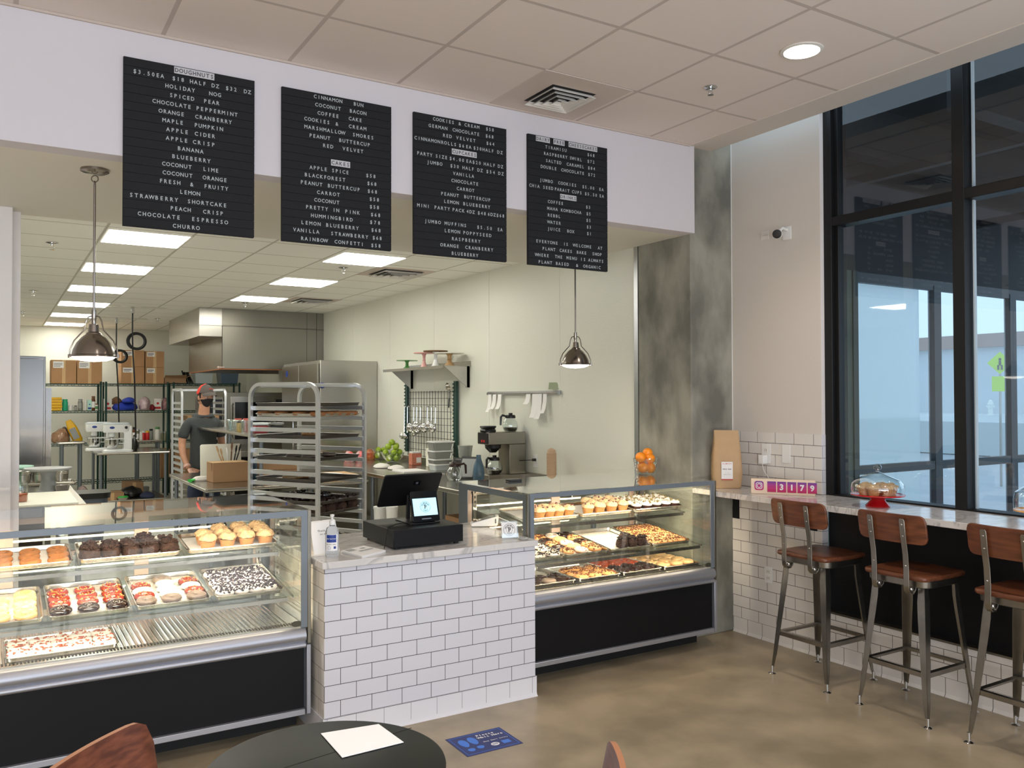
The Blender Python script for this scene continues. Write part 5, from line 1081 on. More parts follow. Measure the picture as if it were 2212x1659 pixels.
wire_shelf(1.575, 2.585, YS, 'green wire shelving unit in the middle carrying four labelled boxes', (1.928, 1.470, .940, .30))
wire_shelf(2.64, 3.80, YS, 'green wire shelving unit behind the man with clear bins', (1.938, 1.465, .945, .30))
def carton(x0, x1, z0, z1, label, y0=YS+.03, d=.40, m='cardboard', lab=True, group='labelled cardboard boxes on the top shelf'):
    t = thing('cardboard_box', label, 'box', (x0, y0, z0), 0, group); W_, H_ = x1-x0, z1-z0
    b = MB(); b.box(0, 0, 0, W_, d, H_); b.build('box', m, t, .004)
    b = MB(); b.box(W_*.5-.025, -.0012, H_*.0+.001, W_*.5+.025, 0, H_-.001); b.box(0.001, d*.5-.02, H_, W_-.001, d*.5+.02, H_+.001); b.build('tape', 'kraft_light', t, smooth=False)
    if lab:
        b = MB(); b.box(W_*.05+.01, -.0025, H_*.66, W_*.05+.01+min(.17, W_*.42), -.0014, H_*.94); l_ = b.build('shipping_label', 'white_paper', t, smooth=False)
        b = MB()
        for k in range(3): b.box(W_*.05+.02, -.0030, H_*(.72+.06*k), W_*.05+.01+min(.15, W_*.36)*(1-.2*(k == 0)), -.0026, H_*(.72+.06*k)+.008)
        b.build('print', 'ink', l_, smooth=False)
    return t
zt_ = 1.925
carton(.785, 1.150, zt_, 2.31, 'large cardboard box on left top shelf nearest the refrigerator'); carton(1.162, 1.535, zt_, 2.312, 'large cardboard box on left top shelf beside the first')
zt_ = 1.931
carton(1.825, 2.190, zt_, 2.216, 'lower left of four stacked cardboard boxes on the middle shelving'); carton(2.205, 2.505, zt_, 2.212, 'lower right of four stacked cardboard boxes on the middle shelving')
carton(1.825, 2.190, 2.2175, 2.50, 'upper left of four stacked cardboard boxes on the middle shelving'); carton(2.205, 2.505, 2.2135, 2.49, 'upper right of four stacked cardboard boxes on the middle shelving')
def pxbox(px0, px1, pyt, pyb, y=YS+.05): a = at(px0, pyb, y=y); c = at(px1, pyt, y=y); return a.x, c.x, a.z, c.z
x0_, x1_, z0_, z1_ = pxbox(355, 402, 811, 829)
ob_ = thing('open_carton', 'low open brown carton beside the four stacked boxes', 'box', (x0_, YS+.04, 1.9395))
b = MB(); Lx = x1_-x0_; b.box(0, 0, 0, Lx, .36, .004); b.box(0, 0, 0, Lx, .004, .10); b.box(0, .356, 0, Lx, .36, .10); b.box(0, 0, 0, .004, .36, .10); b.box(Lx-.004, 0, 0, Lx, .36, .10); b.build('tray', 'kraft', ob_, smooth=False)
b = MB(); b.add([(0, 0, .10), (Lx, 0, .10), (Lx, -.09, .145), (0, -.09, .135)], [(0, 1, 2, 3)]); b.add([(Lx, 0, .10), (Lx, .36, .10), (Lx+.12, .36, .16), (Lx+.12, 0, .15)], [(0, 1, 2, 3)]); b.build('flaps', 'kraft', ob_, smooth=False)
def bin_(px0, px1, pyt, pyb, label, m, y=YS+.05, clip=True):
    x0, x1, z0, z1 = pxbox(px0, px1, pyt, pyb, y); t = thing('storage_bin', label, 'bin', (x0, y, 1.9405), 0, 'plastic bins on the shelving below the hood'); W_, H_ = x1-x0, z1-1.9405
    b = MB(); b.add([(.02, .02, 0), (W_-.02, .02, 0), (W_-.02, .34, 0), (.02, .34, 0), (0, 0, H_), (W_, 0, H_), (W_, .36, H_), (0, .36, H_)], [(0, 3, 2, 1), (0, 1, 5, 4), (1, 2, 6, 5), (2, 3, 7, 6), (3, 0, 4, 7)]); b.build('tub', m, t, smooth=False)
    b = MB(); b.box(-.008, -.008, H_-.01, W_+.008, .368, H_+.01); b.build('lid', m, t, .003)
    b = MB(); b.box(W_/2-.03, -.014, H_-.05, W_/2+.03, -.008, H_+.008); b.build('clip', 'black_plastic' if clip else 'white_plastic', t)
mat('bin_clear', (196, 204, 206), .25); mat('bin_blue', (92, 110, 132), .25)
bin_(421, 461, 800, 829, 'pale clear storage bin with black clip below the hood', 'bin_clear'); bin_(476, 516, 800, 829, 'bluish storage bin below the hood at shelving end', 'bin_blue')
x0, x1, z0, z1 = pxbox(396, 420, 790, 829)
o = thing('kitchen_tools', 'bundle of black handled tools standing on the top shelf end', 'kitchen tools', ((x0+x1)/2, YS+.2, 1.94))
b = MB()
for k in range(6): b.tube([(-.05+.03*k, 0, 0), (-.07+.02*k, .02*(k % 3), .16), (-.09+.022*k, 0, .20+.03*(k == 0))], .012, 6)
b.build('tools', 'black_plastic', o)
# jars, cartons and packets: one builder
def jar(px0, px1, pyt, pyb, label, m, lid='white_plastic', zs=1.4775, y=YS+.16, name='jar', square=False, band=None):
    x0, x1, z0, z1 = pxbox(px0, px1, pyt, pyb, y); r_ = (x1-x0)/2; H_ = max(.03, z1-z0); t = thing(name, label, name.replace('_', ' '), ((x0+x1)/2, y, zs), 0)
    if square: b = MB(); b.box(-r_, -r_*.7, 0, r_, r_*.7, H_); b.build('body', m, t, .004)
    else: b = MB(); b.lathe([(0, 0), (r_*.92, 0), (r_, .008), (r_, H_*.72), (r_*.82, H_*.82), (r_*.8, H_*.84), (0, H_*.84)], 20); b.build('body', m, t); b = MB(); b.lathe([(0, H_*.84), (r_*.86, H_*.84), (r_*.86, H_), (0, H_)], 20); b.build('lid', lid, t)
    if band: 
        if square: b = MB(); b.box(-r_*.8, -r_*.7-.0015, H_*.12, r_*.8, -r_*.7, H_*.3); b.lathe([(0, -.0015), (r_*.35, -.0015), (r_*.35, 0)], 16, T(0, -r_*.7, H_*.58) @ Matrix.Rotation(radians(90), 4, 'X') @ T(0, 0, .0015)); b.build('print', band, t, smooth=False)
        else: wrap(r_*1.01, 190, 350, H_*.2, H_*.62).build('label', band, t)
    return t
mat('jar_grey', (150, 152, 146), .15); mat('olive_jar', (122, 122, 96), .2); mat('green_lab', (90, 140, 90), .5); mat('red_tub', (196, 30, 34), .35); mat('amber_glass', (104, 58, 30), .15); mat('clear_jar', (170, 172, 168), .1, trans=.6)
for k in range(5):
    x0, x1, z0, z1 = pxbox(110, 133, 858, 887); o = MB().box(0, 0, 0, x1-x0+.01*(k % 2), .22, .043).build('flour_packet', 'yellow', None, .014, loc=(x0+.004*(k % 3), YS+.05, 1.4775+k*.0445), seg=3)
    tag(o, 'yellow packet at left on the middle shelf, %s of its stack of five' % ['bottom', 'second from bottom', 'middle', 'second from top', 'top'][k], 'packet', 'yellow packets on the middle shelf')
jar(134, 147, 862, 887, 'teal bottle next to the yellow packets', 'teal_bottle', 'teal_bottle', name='bottle'); jar(147, 159, 875, 887, 'white tub right of the teal bottle on the middle shelf', 'white_matte', 'white_plastic', name='tub')
jar(160, 167, 876, 887, 'small grey jar between white tub and tall clear jar', 'jar_grey', 'black_plastic'); jar(168, 179, 862, 887, 'tall clear jar with grey lid on the left middle shelf', 'clear_jar', 'grey_plastic', band='jar_grey')
jar(181, 188, 864, 887, 'slim white bottle on the left middle shelf', 'white_matte', 'white_plastic', name='bottle'); jar(189, 198, 864, 887, 'blue and white carton leaning on the left middle shelf', 'mint', name='carton', square=True, band='blue_print')
jar(197, 206, 856, 887, 'brown lidded jar near shelving posts on the left middle shelf', 'amber_glass', 'kraft_dark', band='white_paper'); jar(204, 212, 872, 887, 'green labelled white jar touching the shelving posts', 'white_matte', 'kraft_dark', band='green_lab')
jar(224, 241, 861, 887, 'white and red salt carton at left of the middle shelving', 'white_matte', zs=1.4715, name='carton', square=True, band='red_print'); jar(332, 348, 861, 887, 'white and red salt carton at right of the middle shelving', 'white_matte', zs=1.4715, name='carton', square=True, band='red_print')
def lumpy(px0, px1, pyt, pyb, label, m, zs, name='bag', amp=.03, y=YS+.2, rot=0., cat=None, dz=.0):
    x0, x1, z0, z1 = pxbox(px0, px1, pyt, pyb, y); H_ = z1-z0; r_ = (x1-x0)/2; b = MB(); b.lathe([(0, 0), (.75, 0), (.95, .12), (1, .35), (.85, .65), (.5, .88), (.15, 1.), (0, 1.)], 22)
    me = b.mesh(name, m)
    for v in me.vertices: v.co.x *= r_; v.co.y *= .17; v.co.z *= H_
    disp(me, amp, 9, px0*.1, zmin=.01); o = inst(me, name, None, ((x0+x1)/2, y, zs+dz)); tag(o, label, cat or name.replace('_', ' ')); o.rotation_euler.y = rot; return o
lumpy(243, 298, 868, 887, 'heap of bright blue bags on the middle wire shelf', 'blue_cloth', 1.473, 'cloth_heap', .035); lumpy(262, 292, 860, 872, 'rolled blue sleeve on top of the blue heap', 'blue_cloth', 1.473, 'cloth_roll', .02, y=YS+.12, dz=.13)
lumpy(240, 266, 855, 872, 'dark brown bag behind the blue heap', 'kraft_dark', 1.473, 'bag', .03, y=YS+.34, dz=.10)
lumpy(299, 325, 858, 887, 'white and pink crumpled bag on the middle wire shelf', mat('white_pink', (224, 204, 204), .5, col2=(190, 160, 168), nscale=18), 1.473, 'bag', .035); lumpy(323, 334, 874, 887, 'dark red pouch between bag and carton', mat('dark_red', (130, 30, 40), .5), 1.473, 'pouch', .015)
lumpy(349, 365, 860, 887, 'pinkish pouch at the right end of the middle wire shelf', mat('pouch_pink', (176, 136, 132), .5, col2=(110, 70, 90), nscale=20), 1.473, 'pouch', .015)
lumpy(109, 150, 925, 958, 'shiny brown plastic bag on the low left shelf', mat('brown_bag', (142, 104, 80), .2, col2=(176, 140, 112), nscale=12), .944, 'bag', .05); lumpy(124, 152, 912, 945, 'dark brown sack behind the shiny brown bag', mat('dark_sack', (84, 62, 50), .35), .944, 'sack', .03, y=YS+.36)
x0, x1, z0, z1 = pxbox(146, 180, 897, 950)
ys_ = thing('yellow_sack', 'yellow sack leaning on the low left shelf', 'sack', (x1-.05, YS+.14, .945), 0); ys_.rotation_euler.y = radians(-24)
b = MB(); loops(b, [(rr(.10, .07, .03), 0), (rr(.15, .12, .05), .05), (rr(.15, .12, .05), .26), (rr(.11, .05, .02), .35), (rr(.08, .02, .009), .41)]); b.build('sack', 'yellow', ys_); b = MB(); b.box(-.055, -.064, .08, .04, -.0605, .27); b.build('label', 'grey_plastic', ys_)
ZL = .9445
for q_ in ((286, 293, 921, 952, 'dark sauce bottle at left on the low middle shelf', 'amber_glass', 'black_plastic', 'bottle'), (293, 300, 925, 952, 'white capped bottle on the low middle shelf', 'olive_jar', 'white_plastic', 'bottle'), (289, 303, 911, 935, 'big clear jar at back of the low middle shelf', 'clear_jar', 'grey_plastic', 'jar'),
           (301, 309, 933, 953, 'white cup left of the red tubs', 'white_matte', 'white_plastic', 'cup'), (306, 314, 930, 952, 'left red tub on the low middle shelf', 'red_tub', 'white_plastic', 'tub'), (314, 323, 930, 952, 'right red tub with yellow lid on the low shelf', 'red_tub', 'yellow', 'tub'), (322, 331, 925, 950, 'dark grey jar right of the red tubs', 'jar_grey', 'black_plastic', 'jar'),
           (334, 346, 925, 955, 'green labelled carton on the low middle shelf', 'white_matte', 'green_lab', 'jar'), (347, 353, 937, 957, 'small olive jar near the shelf right end', 'olive_jar', 'grey_plastic', 'jar'), (353, 360, 937, 957, 'second olive jar touching the post at shelf end', 'olive_jar', 'grey_plastic', 'jar')):
    jar(q_[0], q_[1], q_[2], q_[3], q_[4], q_[5], q_[6], zs=ZL, name=q_[7], band='white_paper' if q_[7] == 'bottle' else None, y=YS+(.12 if q_[3] > 950 else .33))
# things on the floor below the shelving
carton(2.46, 2.60, .305, .80, 'tall cardboard box under the shelving near the tray rack', y0=YS+.02, lab=False, group='boxes stored low by the shelving'); carton(2.66, 3.0, .31, .78, 'cardboard box low on the shelving behind the tray rack', y0=YS+.02, lab=False, group='boxes stored low by the shelving')
# ---- stainless work tables
def work_table(x0, y0, x1, y1, zt, label, shelf=.25, lip=False, name='work_table', overhang=.06, legs=True):
    t = thing(name, label, 'table', (x0, y0, 0), 0, 'stainless kitchen work tables'); W_, D_ = x1-x0, y1-y0
    b = MB(); b.box(0, 0, zt-.012, W_, D_, zt); b.tube([(0.012, .012, zt-.018), (W_-.012, .012, zt-.018)], .018, 10); b.tube([(.012, .012, zt-.018), (.012, D_-.012, zt-.018)], .018, 10); b.build('tabletop', 'steel', t, .002)
    for x in (overhang, W_-overhang):
        for y in (overhang, D_-overhang): b = MB(); b.tube([(x, y, .03), (x, y, zt-.012)], .021, 12); b.cyl(x, y, 0, .04, .015, 10); b.build('leg', 'case_grey', t)
    if shelf: b = MB(); b.box(overhang-.02, overhang-.02, shelf-.018, W_-overhang+.02, D_-overhang+.02, shelf); b.build('undershelf', 'steel', t, .002)
    return t
MZ = .87
work_table(1.30, 13.88, 2.32, 15.15, MZ, 'stainless table carrying the two white stand mixers', shelf=.15)
work_table(.86, 15.05, 1.24, 15.50, .99, 'small stainless table between yellow sack and mixers', shelf=None)
work_table(1.98, 15.18, 2.42, 15.52, .98, 'small stainless table end behind the mixer table at right', shelf=None)
def mixer(loc, rz, label):
    t = thing('stand_mixer', label, 'mixer', loc, rz, 'white planetary stand mixers'); t.scale = (.94, .94, .98); mat('mixer_white', (236, 238, 238), .25) if 'mixer_white' not in MATS else 0; mat('mixer_grey', (176, 184, 188), .3) if 'mixer_grey' not in MATS else 0
    b = MB(); loops(b, [(rr(.44, .28, .05), 0), (rr(.44, .28, .05), .028), (rr(.40, .24, .05), .042)]); b.build('base', 'mixer_white', t)
    b = MB(); b.ext([(.07, .04), (.205, .04), (.205, .40), (.05, .40), (.05, .33), (.085, .28), (.085, .06)], 'y', -.075, .075); b.build('column', 'mixer_white', t, .012)
    b = MB(); loops(b, [(rr(.375, .15, .04), .30), (rr(.40, .17, .05), .33), (rr(.405, .175, .05), .42)], M=T(-.02, 0, 0)); b.build('head', 'mixer_white', t)
    b = MB(); loops(b, [(rr(.405, .178, .05), .421), (rr(.40, .17, .05), .436), (rr(.33, .12, .045), .452)], M=T(-.02, 0, 0)); b.build('head_cover', 'mixer_grey', t)
    b = MB(); b.lathe([(0, 0), (.034, 0), (.034, .003), (0, .003)], 24, T(-.09, -.0865, .375) @ Matrix.Rotation(radians(90), 4, 'X') @ Matrix.Diagonal((1.1, .55, 1, 1))); b.build('oval_badge', 'blue_print', t)
    b = MB(); b.lathe([(0, 0), (.023, 0), (.021, .018), (0, .018)], 20, T(.115, -.086, .375) @ Matrix.Rotation(radians(90), 4, 'X')); b.build('speed_dial', 'black_plastic', t)
    b = MB(); b.lathe([(.05, .30), (.05, .235), (.03, .22), (0, .22)], 22, T(-.09, 0, 0)); b.tube([(-.09, 0, .22), (-.09, 0, .12)], .010, 8); b.build('drive_hub', 'mixer_white', t)
    b = MB(); b.lathe([(0, .047), (.06, .05), (.088, .075), (.100, .12), (.104, .205), (.109, .208), (.109, .212), (.100, .211), (.095, .12), (.08, .08), (.05, .058), (0, .056)], 32, T(-.09, 0, 0)); b.build('bowl', 'chrome', t)
    b = MB(); b.box(-.19, -.115, .195, .09, -.105, .207); b.box(-.19, .105, .195, .09, .115, .207); b.box(.0, -.115, .13, .09, -.105, .14); b.build('bowl_arms', 'mixer_white', t, .002)
pm = at(254, 975, y=14.05); mixer((pm.x, 14.05, MZ+.0005), 0, 'front white stand mixer with steel bowl on the table')
mixer((at(216, 960, y=14.62).x, 14.62, MZ+.0005), 0, 'rear white stand mixer half hidden behind the front one')
lumpy(283, 297, 942, 975, 'black cord and hose lying right of the mixers', 'black_plastic', MZ+.001, 'cord_heap', .03, y=14.3)
carton(1.75, 2.02, .152, .36, 'open brown carton on the undershelf below the mixers', y0=14.45, lab=False, m='kraft', group='boxes stored low by the shelving')
carton(1.36, 1.68, .0005, .11, 'flattened brown carton under the mixer table', y0=13.95, lab=False, m='kraft', group='boxes stored low by the shelving').location.z = .1505
lumpy(258, 308, 1035, 1060, 'black plastic bag below the mixer table', 'black_plastic', .151, 'bag', .03, y=14.35)
o = MB().lathe([(0, 0), (.085, 0), (.10, .028), (.10, .034), (0, .034)], 28).build('tin', 'steel', None, loc=(1.66, 13.99, .1505)); tag(o, 'round tin under green lid on the low mixer table shelf', 'tin')
o = MB().lathe([(0, 0), (.085, 0), (.07, .02), (0, .026)], 28).build('tin_cover', mat('bright_green', (60, 190, 80), .4), None, loc=(1.66, 13.99, .185)); tag(o, 'bright green round lid on the low tin', 'lid')
lumpy(302, 335, 1068, 1083, 'dark blue cloth on the low mixer table shelf at right', mat('navy_cloth', (36, 44, 74), .7), .151, 'cloth', .015, y=14.05)
o = MB(); loops(o, [(rr(.20, .16, .03), 0), (rr(.24, .2, .03), .20)]); o = o.build('grey_tub', 'grey_plastic', None, loc=(2.10, 15.3, .0005)); tag(o, 'grey tub on the floor behind the mixer table', 'tub')
# ---- sheet pan racks
def rack(w_, d_, h_, label, n=18, z0=.16):
    t = thing('bakers_rack', label, 'rack', (0, 0, 0), 0, 'aluminium bun pan racks')
    for sx in (-1, 1):
        x = sx*w_/2; R_ = .10; pts = [(x, -d_/2, .09), (x, -d_/2, h_-R_)]
        for k in range(1, 7): a = radians(90*k/6); pts.append((x, -d_/2+R_-R_*cos(a), h_-R_+R_*sin(a)))
        for k in range(0, 7): a = radians(90*k/6); pts.append((x, d_/2-R_+R_*sin(a), h_-R_+R_*cos(a)))
        pts.append((x, d_/2, .09)); b = MB(); b.tube(pts, .0125, 4, flat=(1, 1), up=(1, 0, 0)); b.build('side_frame', 'rack_alu', t, ang=50)
        for i in range(n):
            z = z0+i*(h_-.16-z0)/(n-1); b = MB(); b.ext([(x-sx*.013, z-.030), (x-sx*.013, z), (x-sx*.048, z), (x-sx*.048, z-.0025), (x-sx*.0155, z-.0025), (x-sx*.0155, z-.030)] if True else [], 'y', -d_/2+.002, d_/2-.002); b.build('runner', 'rack_alu', t, smooth=False)
    for y in (-d_/2+.10, d_/2-.10): b = MB(); b.box(-w_/2, y-.012, h_-.022, w_/2, y+.012, h_+.003); b.build('top_bar', 'rack_alu', t, .002)
    for y in (-d_/2, d_/2): b = MB(); b.box(-w_/2, y-.010, .09, w_/2, y+.010, .115); b.build('base_bar', 'rack_alu', t, .002)
    for sx in (-1, 1):
        for y in (-1, 1): b = MB(); b.cyl(sx*w_/2, y*d_/2, .06, .09, .010, 8); b.lathe([(0, -.013), (.036, -.013), (.038, -.006), (.038, .006), (.036, .013), (0, .013)], 18, T(sx*w_/2, y*d_/2, .038) @ Matrix.Rotation(radians(90), 4, 'Y')); b.build('caster', 'rubber', t)
    return t
def L2W(lat, dep): v = rt*lat+np.array([fwd[0], fwd[1], 0])*dep; return Vector((v[0], v[1], 0))
A_, B_, D2, C2 = L2W(-1.923, 6.22), L2W(-1.358, 5.92), L2W(-1.114, 6.379), L2W(-1.679, 6.68)
ctr = (A_+B_+D2+C2)/4; xd = (D2-B_); rzr = math.atan2(xd.y, xd.x); dr = (A_-B_).length; wr = xd.length
r1 = rack(wr, dr, 1.775, 'tall aluminium rack with pans of doughnuts behind the left case', 20, .14); r1.location = ctr; r1.rotation_euler.z = rzr
MR = T(*ctr) @ Rz(rzr)
nz = lambda i: .14+i*(1.775-.30)/19
def rz_at(py):   # runner height nearest to a pixel row at the front post
    z = deep(687, py, 5.95).z; i = max(0, min(19, round((z-.14)/((1.775-.30)/19)))); return nz(i)
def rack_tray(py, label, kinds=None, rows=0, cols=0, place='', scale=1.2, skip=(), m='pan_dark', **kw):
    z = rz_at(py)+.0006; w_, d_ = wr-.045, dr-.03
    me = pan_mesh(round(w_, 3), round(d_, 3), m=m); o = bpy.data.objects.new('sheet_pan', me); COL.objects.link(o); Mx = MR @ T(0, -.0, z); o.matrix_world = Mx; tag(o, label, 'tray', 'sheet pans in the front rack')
    if kinds: bake(Mx, w_, d_, cols, rows, kinds, place, scale, skip=skip, **kw)
    return Mx
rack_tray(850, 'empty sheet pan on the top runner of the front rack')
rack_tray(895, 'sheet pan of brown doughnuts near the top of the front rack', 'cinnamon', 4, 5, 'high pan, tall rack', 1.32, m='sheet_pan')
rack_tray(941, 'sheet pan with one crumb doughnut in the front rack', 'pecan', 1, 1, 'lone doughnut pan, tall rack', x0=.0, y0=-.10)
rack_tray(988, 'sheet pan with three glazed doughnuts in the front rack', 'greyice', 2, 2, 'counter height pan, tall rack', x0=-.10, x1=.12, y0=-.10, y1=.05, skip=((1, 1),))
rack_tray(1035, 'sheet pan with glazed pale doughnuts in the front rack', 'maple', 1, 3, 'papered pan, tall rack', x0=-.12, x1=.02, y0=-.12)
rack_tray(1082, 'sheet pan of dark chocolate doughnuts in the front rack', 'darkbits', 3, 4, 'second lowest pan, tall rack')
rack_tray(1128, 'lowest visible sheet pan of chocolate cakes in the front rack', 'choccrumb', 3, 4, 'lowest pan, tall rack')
r2 = rack(.53, .66, 1.79, 'aluminium rack standing behind the man in the cap', 20, .14); r2.location = (2.275, 11.55, 0)
o = MB(); loops(o, [(rr(.40, .60, .03), 0), (rr(.40, .60, .03), .06)]); o = o.build('cardboard_flat', 'kraft', None, loc=(2.275, 11.55, .14+16*(1.79-.30)/19+.001)); tag(o, 'flat brown carton slid in the rack behind the man', 'box')
# ---- the man's table with overshelf
work_table(1.60, 7.80, 3.13, 9.62, .87, 'long stainless table with the kraft cake box, left of the rack')
TZ = .8705
os_ = thing('overshelf', 'stainless overshelf with glass mugs above the work table', 'shelf', (1.94, 7.66, TZ))
b = MB(); b.box(0, 0, .465, .40, 2.35, .477); b.tube([(.01, .01, .470), (.39, .01, .470)], .015, 10); b.tube([(.01, .01, .470), (.01, 2.34, .470)], .015, 10); b.build('shelf', 'steel', os_, .002)
for y in (.35, 1.6): b = MB(); b.tube([(.2, y, .0), (.2, y, .465)], .019, 12); b.build('post', 'case_grey', os_)
OZ = TZ+.4775
mug = MB(); mug.lathe([(0, .0), (.033, .0), (.034, .003), (.041, .112), (.044, .115), (.041, .1155), (.037, .112), (.030, .012), (0, .012)], 20); mm_ = mug.mesh('glass_mug', 'glass_ware')
hnd = MB(); hnd.tube([(.036, 0, .095), (.062, 0, .090), (.068, 0, .060), (.055, 0, .030), (.036, 0, .026)], .005, 8); hm_ = hnd.mesh('handle', 'glass_ware')
k = 0
mat('glass_milky', (206, 214, 214), .1, trans=.75)
for r_, nm_ in enumerate(('near', 'far')):
    for c in range(5):
        px_ = 451+c*19.5; y = 8.35+r_*.28+c*-.06
        p_ = at(px_, 925, y=y); t = inst(mm_, 'glass_mug', None, (max(1.985, min(2.30, p_.x)) if c else 2.0, y, OZ)); inst(hm_, 'handle', t); t.rotation_euler.z = radians(200 if c == 0 else 30*c)
        tag(t, 'clear glass mug on the overshelf, %s in the %s row' % (COLN[c], nm_), 'mug', 'glass mugs on the overshelf')
pr_ = at(492, 920, y=8.5)
o = thing('red_cup_stack', 'red tinted glasses amid the clear mugs on the overshelf', 'glasses', (2.12, 8.62, OZ)); b = MB()
for dx in (-.045, .04): b.lathe([(0, 0), (.028, 0), (.036, .125), (0, .125)], 18, T(dx, 0, 0))
b.build('cups', mat('red_glass', (224, 110, 100), .15, trans=.2), o)
jar(512, 521, 905, 930, 'small spice jar with black lid before the mugs', mat('spice', (196, 160, 84), .4), 'black_plastic', zs=OZ, y=8.20, name='spice_jar')
for px_, lb, m_ in ((560, 'clear clamshell of dark berries on the overshelf', 'bin_clear'), (598, 'clear lidded container at the overshelf right end', 'clear_jar')):
    p_ = at(px_, 930, y=7.95); t = thing('food_container', lb, 'container', (min(2.25, p_.x), 7.95, OZ)); b = MB(); b.box(-.06, -.08, 0, .06, .08, .075); b.build('tray', 'black_plastic' if px_ == 598 else 'dark_red', t, .01); b = MB(); b.box(-.066, -.086, .076, .066, .086, .10); b.build('lid', m_, t, .008)
cb = thing('cake_box', 'kraft cardboard cake box on the steel table before the man', 'box', (at(462, 1044, z=TZ).x, 8.345, TZ), radians(2))
b = MB(); b.box(0, 0, 0, .345, .24, .185); b.build('box', 'kraft', cb, .003); b = MB(); b.box(-.002, -.002, .186, .347, .242, .189); b.build('lid', 'kraft_light', cb); b = MB(); b.ext([(.03, .186), (.06, .186), (.045, .11), (.04, .11)], 'x', -.0022, -.0005); b.build('tuck_flap', 'kraft_dark', cb, smooth=False)
kb = thing('cutting_board', 'white cutting board standing upright behind the cake box', 'cutting board', (1.765, 8.86, TZ), 0); kb.rotation_euler = (radians(-4), 0, 0)
b = MB(); tilted_slab(.40, .34, .014, .02, T(.20, 0, .1705), b); b.build('board', 'cutting_board', kb, .002)
ut = thing('utensil_jar', 'glass jar packed with wooden spoons and spatulas', 'utensil jar', (2.02, 8.72, TZ)); b = MB(); b.lathe([(0, 0), (.055, 0), (.06, .01), (.06, .15), (.056, .15), (.055, .012), (0, .012)], 24); b.build('jar', 'glass_ware', ut)
for k, (dx, dy, hh_, m_) in enumerate(((-.12, 0, .33, 'kraft_light'), (-.08, .02, .30, 'kraft_light'), (-.03, -.01, .31, 'white_plastic'), (.02, .01, .36, 'kraft_dark'), (.06, 0, .33, 'black_plastic'), (.10, .02, .34, 'black_plastic'))):
    b = MB(); b.tube([(dx*.15, dy, .014), (dx*.9, dy, hh_*.75)], .007, 8); b.tube([(dx*.9, dy, hh_*.74), (dx*1.0, dy, hh_*.88), (dx*1.1, dy, hh_)], [.008, .026, .018], 10, flat=(1, .35)); b.build('utensil', m_, ut)
wh = thing('mixing_bowl', 'white scoop bowl in front of the utensils', 'bowl', (2.10, 8.66, TZ)); wh.location = (2.19, 8.74, TZ); b = MB(); b.lathe([(0, 0), (.05, 0), (.10, .06), (.115, .12), (.11, .12), (.094, .062), (.046, .008), (0, .008)], 28); b.build('bowl', 'white_plastic', wh)
sp_ = thing('spray_bottle', 'clear spray jug with white cap behind the cake box', 'bottle', (2.235, 8.50, TZ)); b = MB(); b.lathe([(0, 0), (.055, 0), (.058, .01), (.058, .13), (.03, .20), (.028, .225), (0, .225)], 24); b.build('jug', 'blue_ceramic', sp_); b = MB(); b.box(-.055, -.03, .225, .045, .03, .285); b.build('cap', 'white_plastic', sp_, .006)
for i, (lb) in enumerate(('lower of two kraft boxes seen through the rack', 'upper of two kraft boxes seen through the rack')):
    t = thing('cake_box', lb, 'box', (2.22, 8.24, TZ+i*.106)); b = MB(); b.box(0, 0, 0, .36, .30, .102); b.build('box', 'kraft', t, .003); b = MB(); b.box(-.002, -.002, .1025, .362, .302, .105); b.build('lid', 'kraft_light' if i else 'kraft', t)
for i, (lb, dx) in enumerate((('flat kraft board on the table seen through the rack', 0), ('white paper doily on the flat kraft board', 0))):
    if i == 0: o = B('cake_board', 'kraft_light', 2.66, 7.95, TZ, 3.08, 8.35, TZ+.05, None, .003)
    else: o = MB().lathe([(0, 0), (.15, 0), (.14, .004), (0, .012)], 32).build('paper_doily', 'white_paper', None, loc=(2.82, 8.12, TZ+.0505))
    tag(o, lb, 'cake board' if i == 0 else 'paper')
gl = at(410, 1040, z=TZ); gv = thing('work_glove', 'white work glove with green cuff on the table corner', 'glove', (1.72, 8.62, TZ), radians(20))
b = MB(); b.lathe([(0, 0), (.08, 0), (.10, .015), (.07, .04), (0, .045)], 18); me = b.mesh('glove', 'white_matte')
for v in me.vertices: v.co.y *= .5
disp(me, .010, 22, 2, zmin=.003); inst(me, 'palm', gv); b = MB(); b.tube([(-.08, -.01, .018), (-.13, -.025, .014)], [.022, .03], 12, flat=(1, .5)); b.build('cuff', 'bright_green', gv)
for k in range(4): b = MB(); b.tube([(.07, -.03+.02*k, .015), (.12, -.036+.024*k, .012), (.15, -.04+.026*k, .009)], [.010, .009, .006], 8); b.build('finger', 'white_matte', gv)
# ---- right worktop along the wall
rc = thing('wall_worktop', 'long stainless worktop along the right kitchen wall', 'counter', (0, 0, 0))
RZ = .93
b = MB(); b.prism([(3.19, 5.92), (3.78, 5.92), (3.78, 5.30), (4.13, 5.30), (4.13, 10.0), (3.19, 10.0)], RZ-.04, RZ); b.build('worktop', 'steel', rc, .008)
b = MB(); b.box(4.115, 5.30, RZ, 4.135, 10.0, RZ+.07); b.build('upstand', 'steel', rc, .002)
for x, y in ((3.25, 6.0), (4.06, 6.42), (3.25, 8.0), (4.06, 8.0), (3.25, 9.9), (4.06, 5.4)): b = MB(); b.tube([(x, y, 0), (x, y, RZ-.04)], .021, 12); b.build('leg', 'case_grey', rc)
b = MB(); b.box(3.24, 6.0, .20, 4.10, 9.9, .218); b.build('undershelf', 'steel', rc)
RZ += .0005
def on_counter(px, py_base_hidden=None, y=7.0): return at(px, 1000, y=y).x
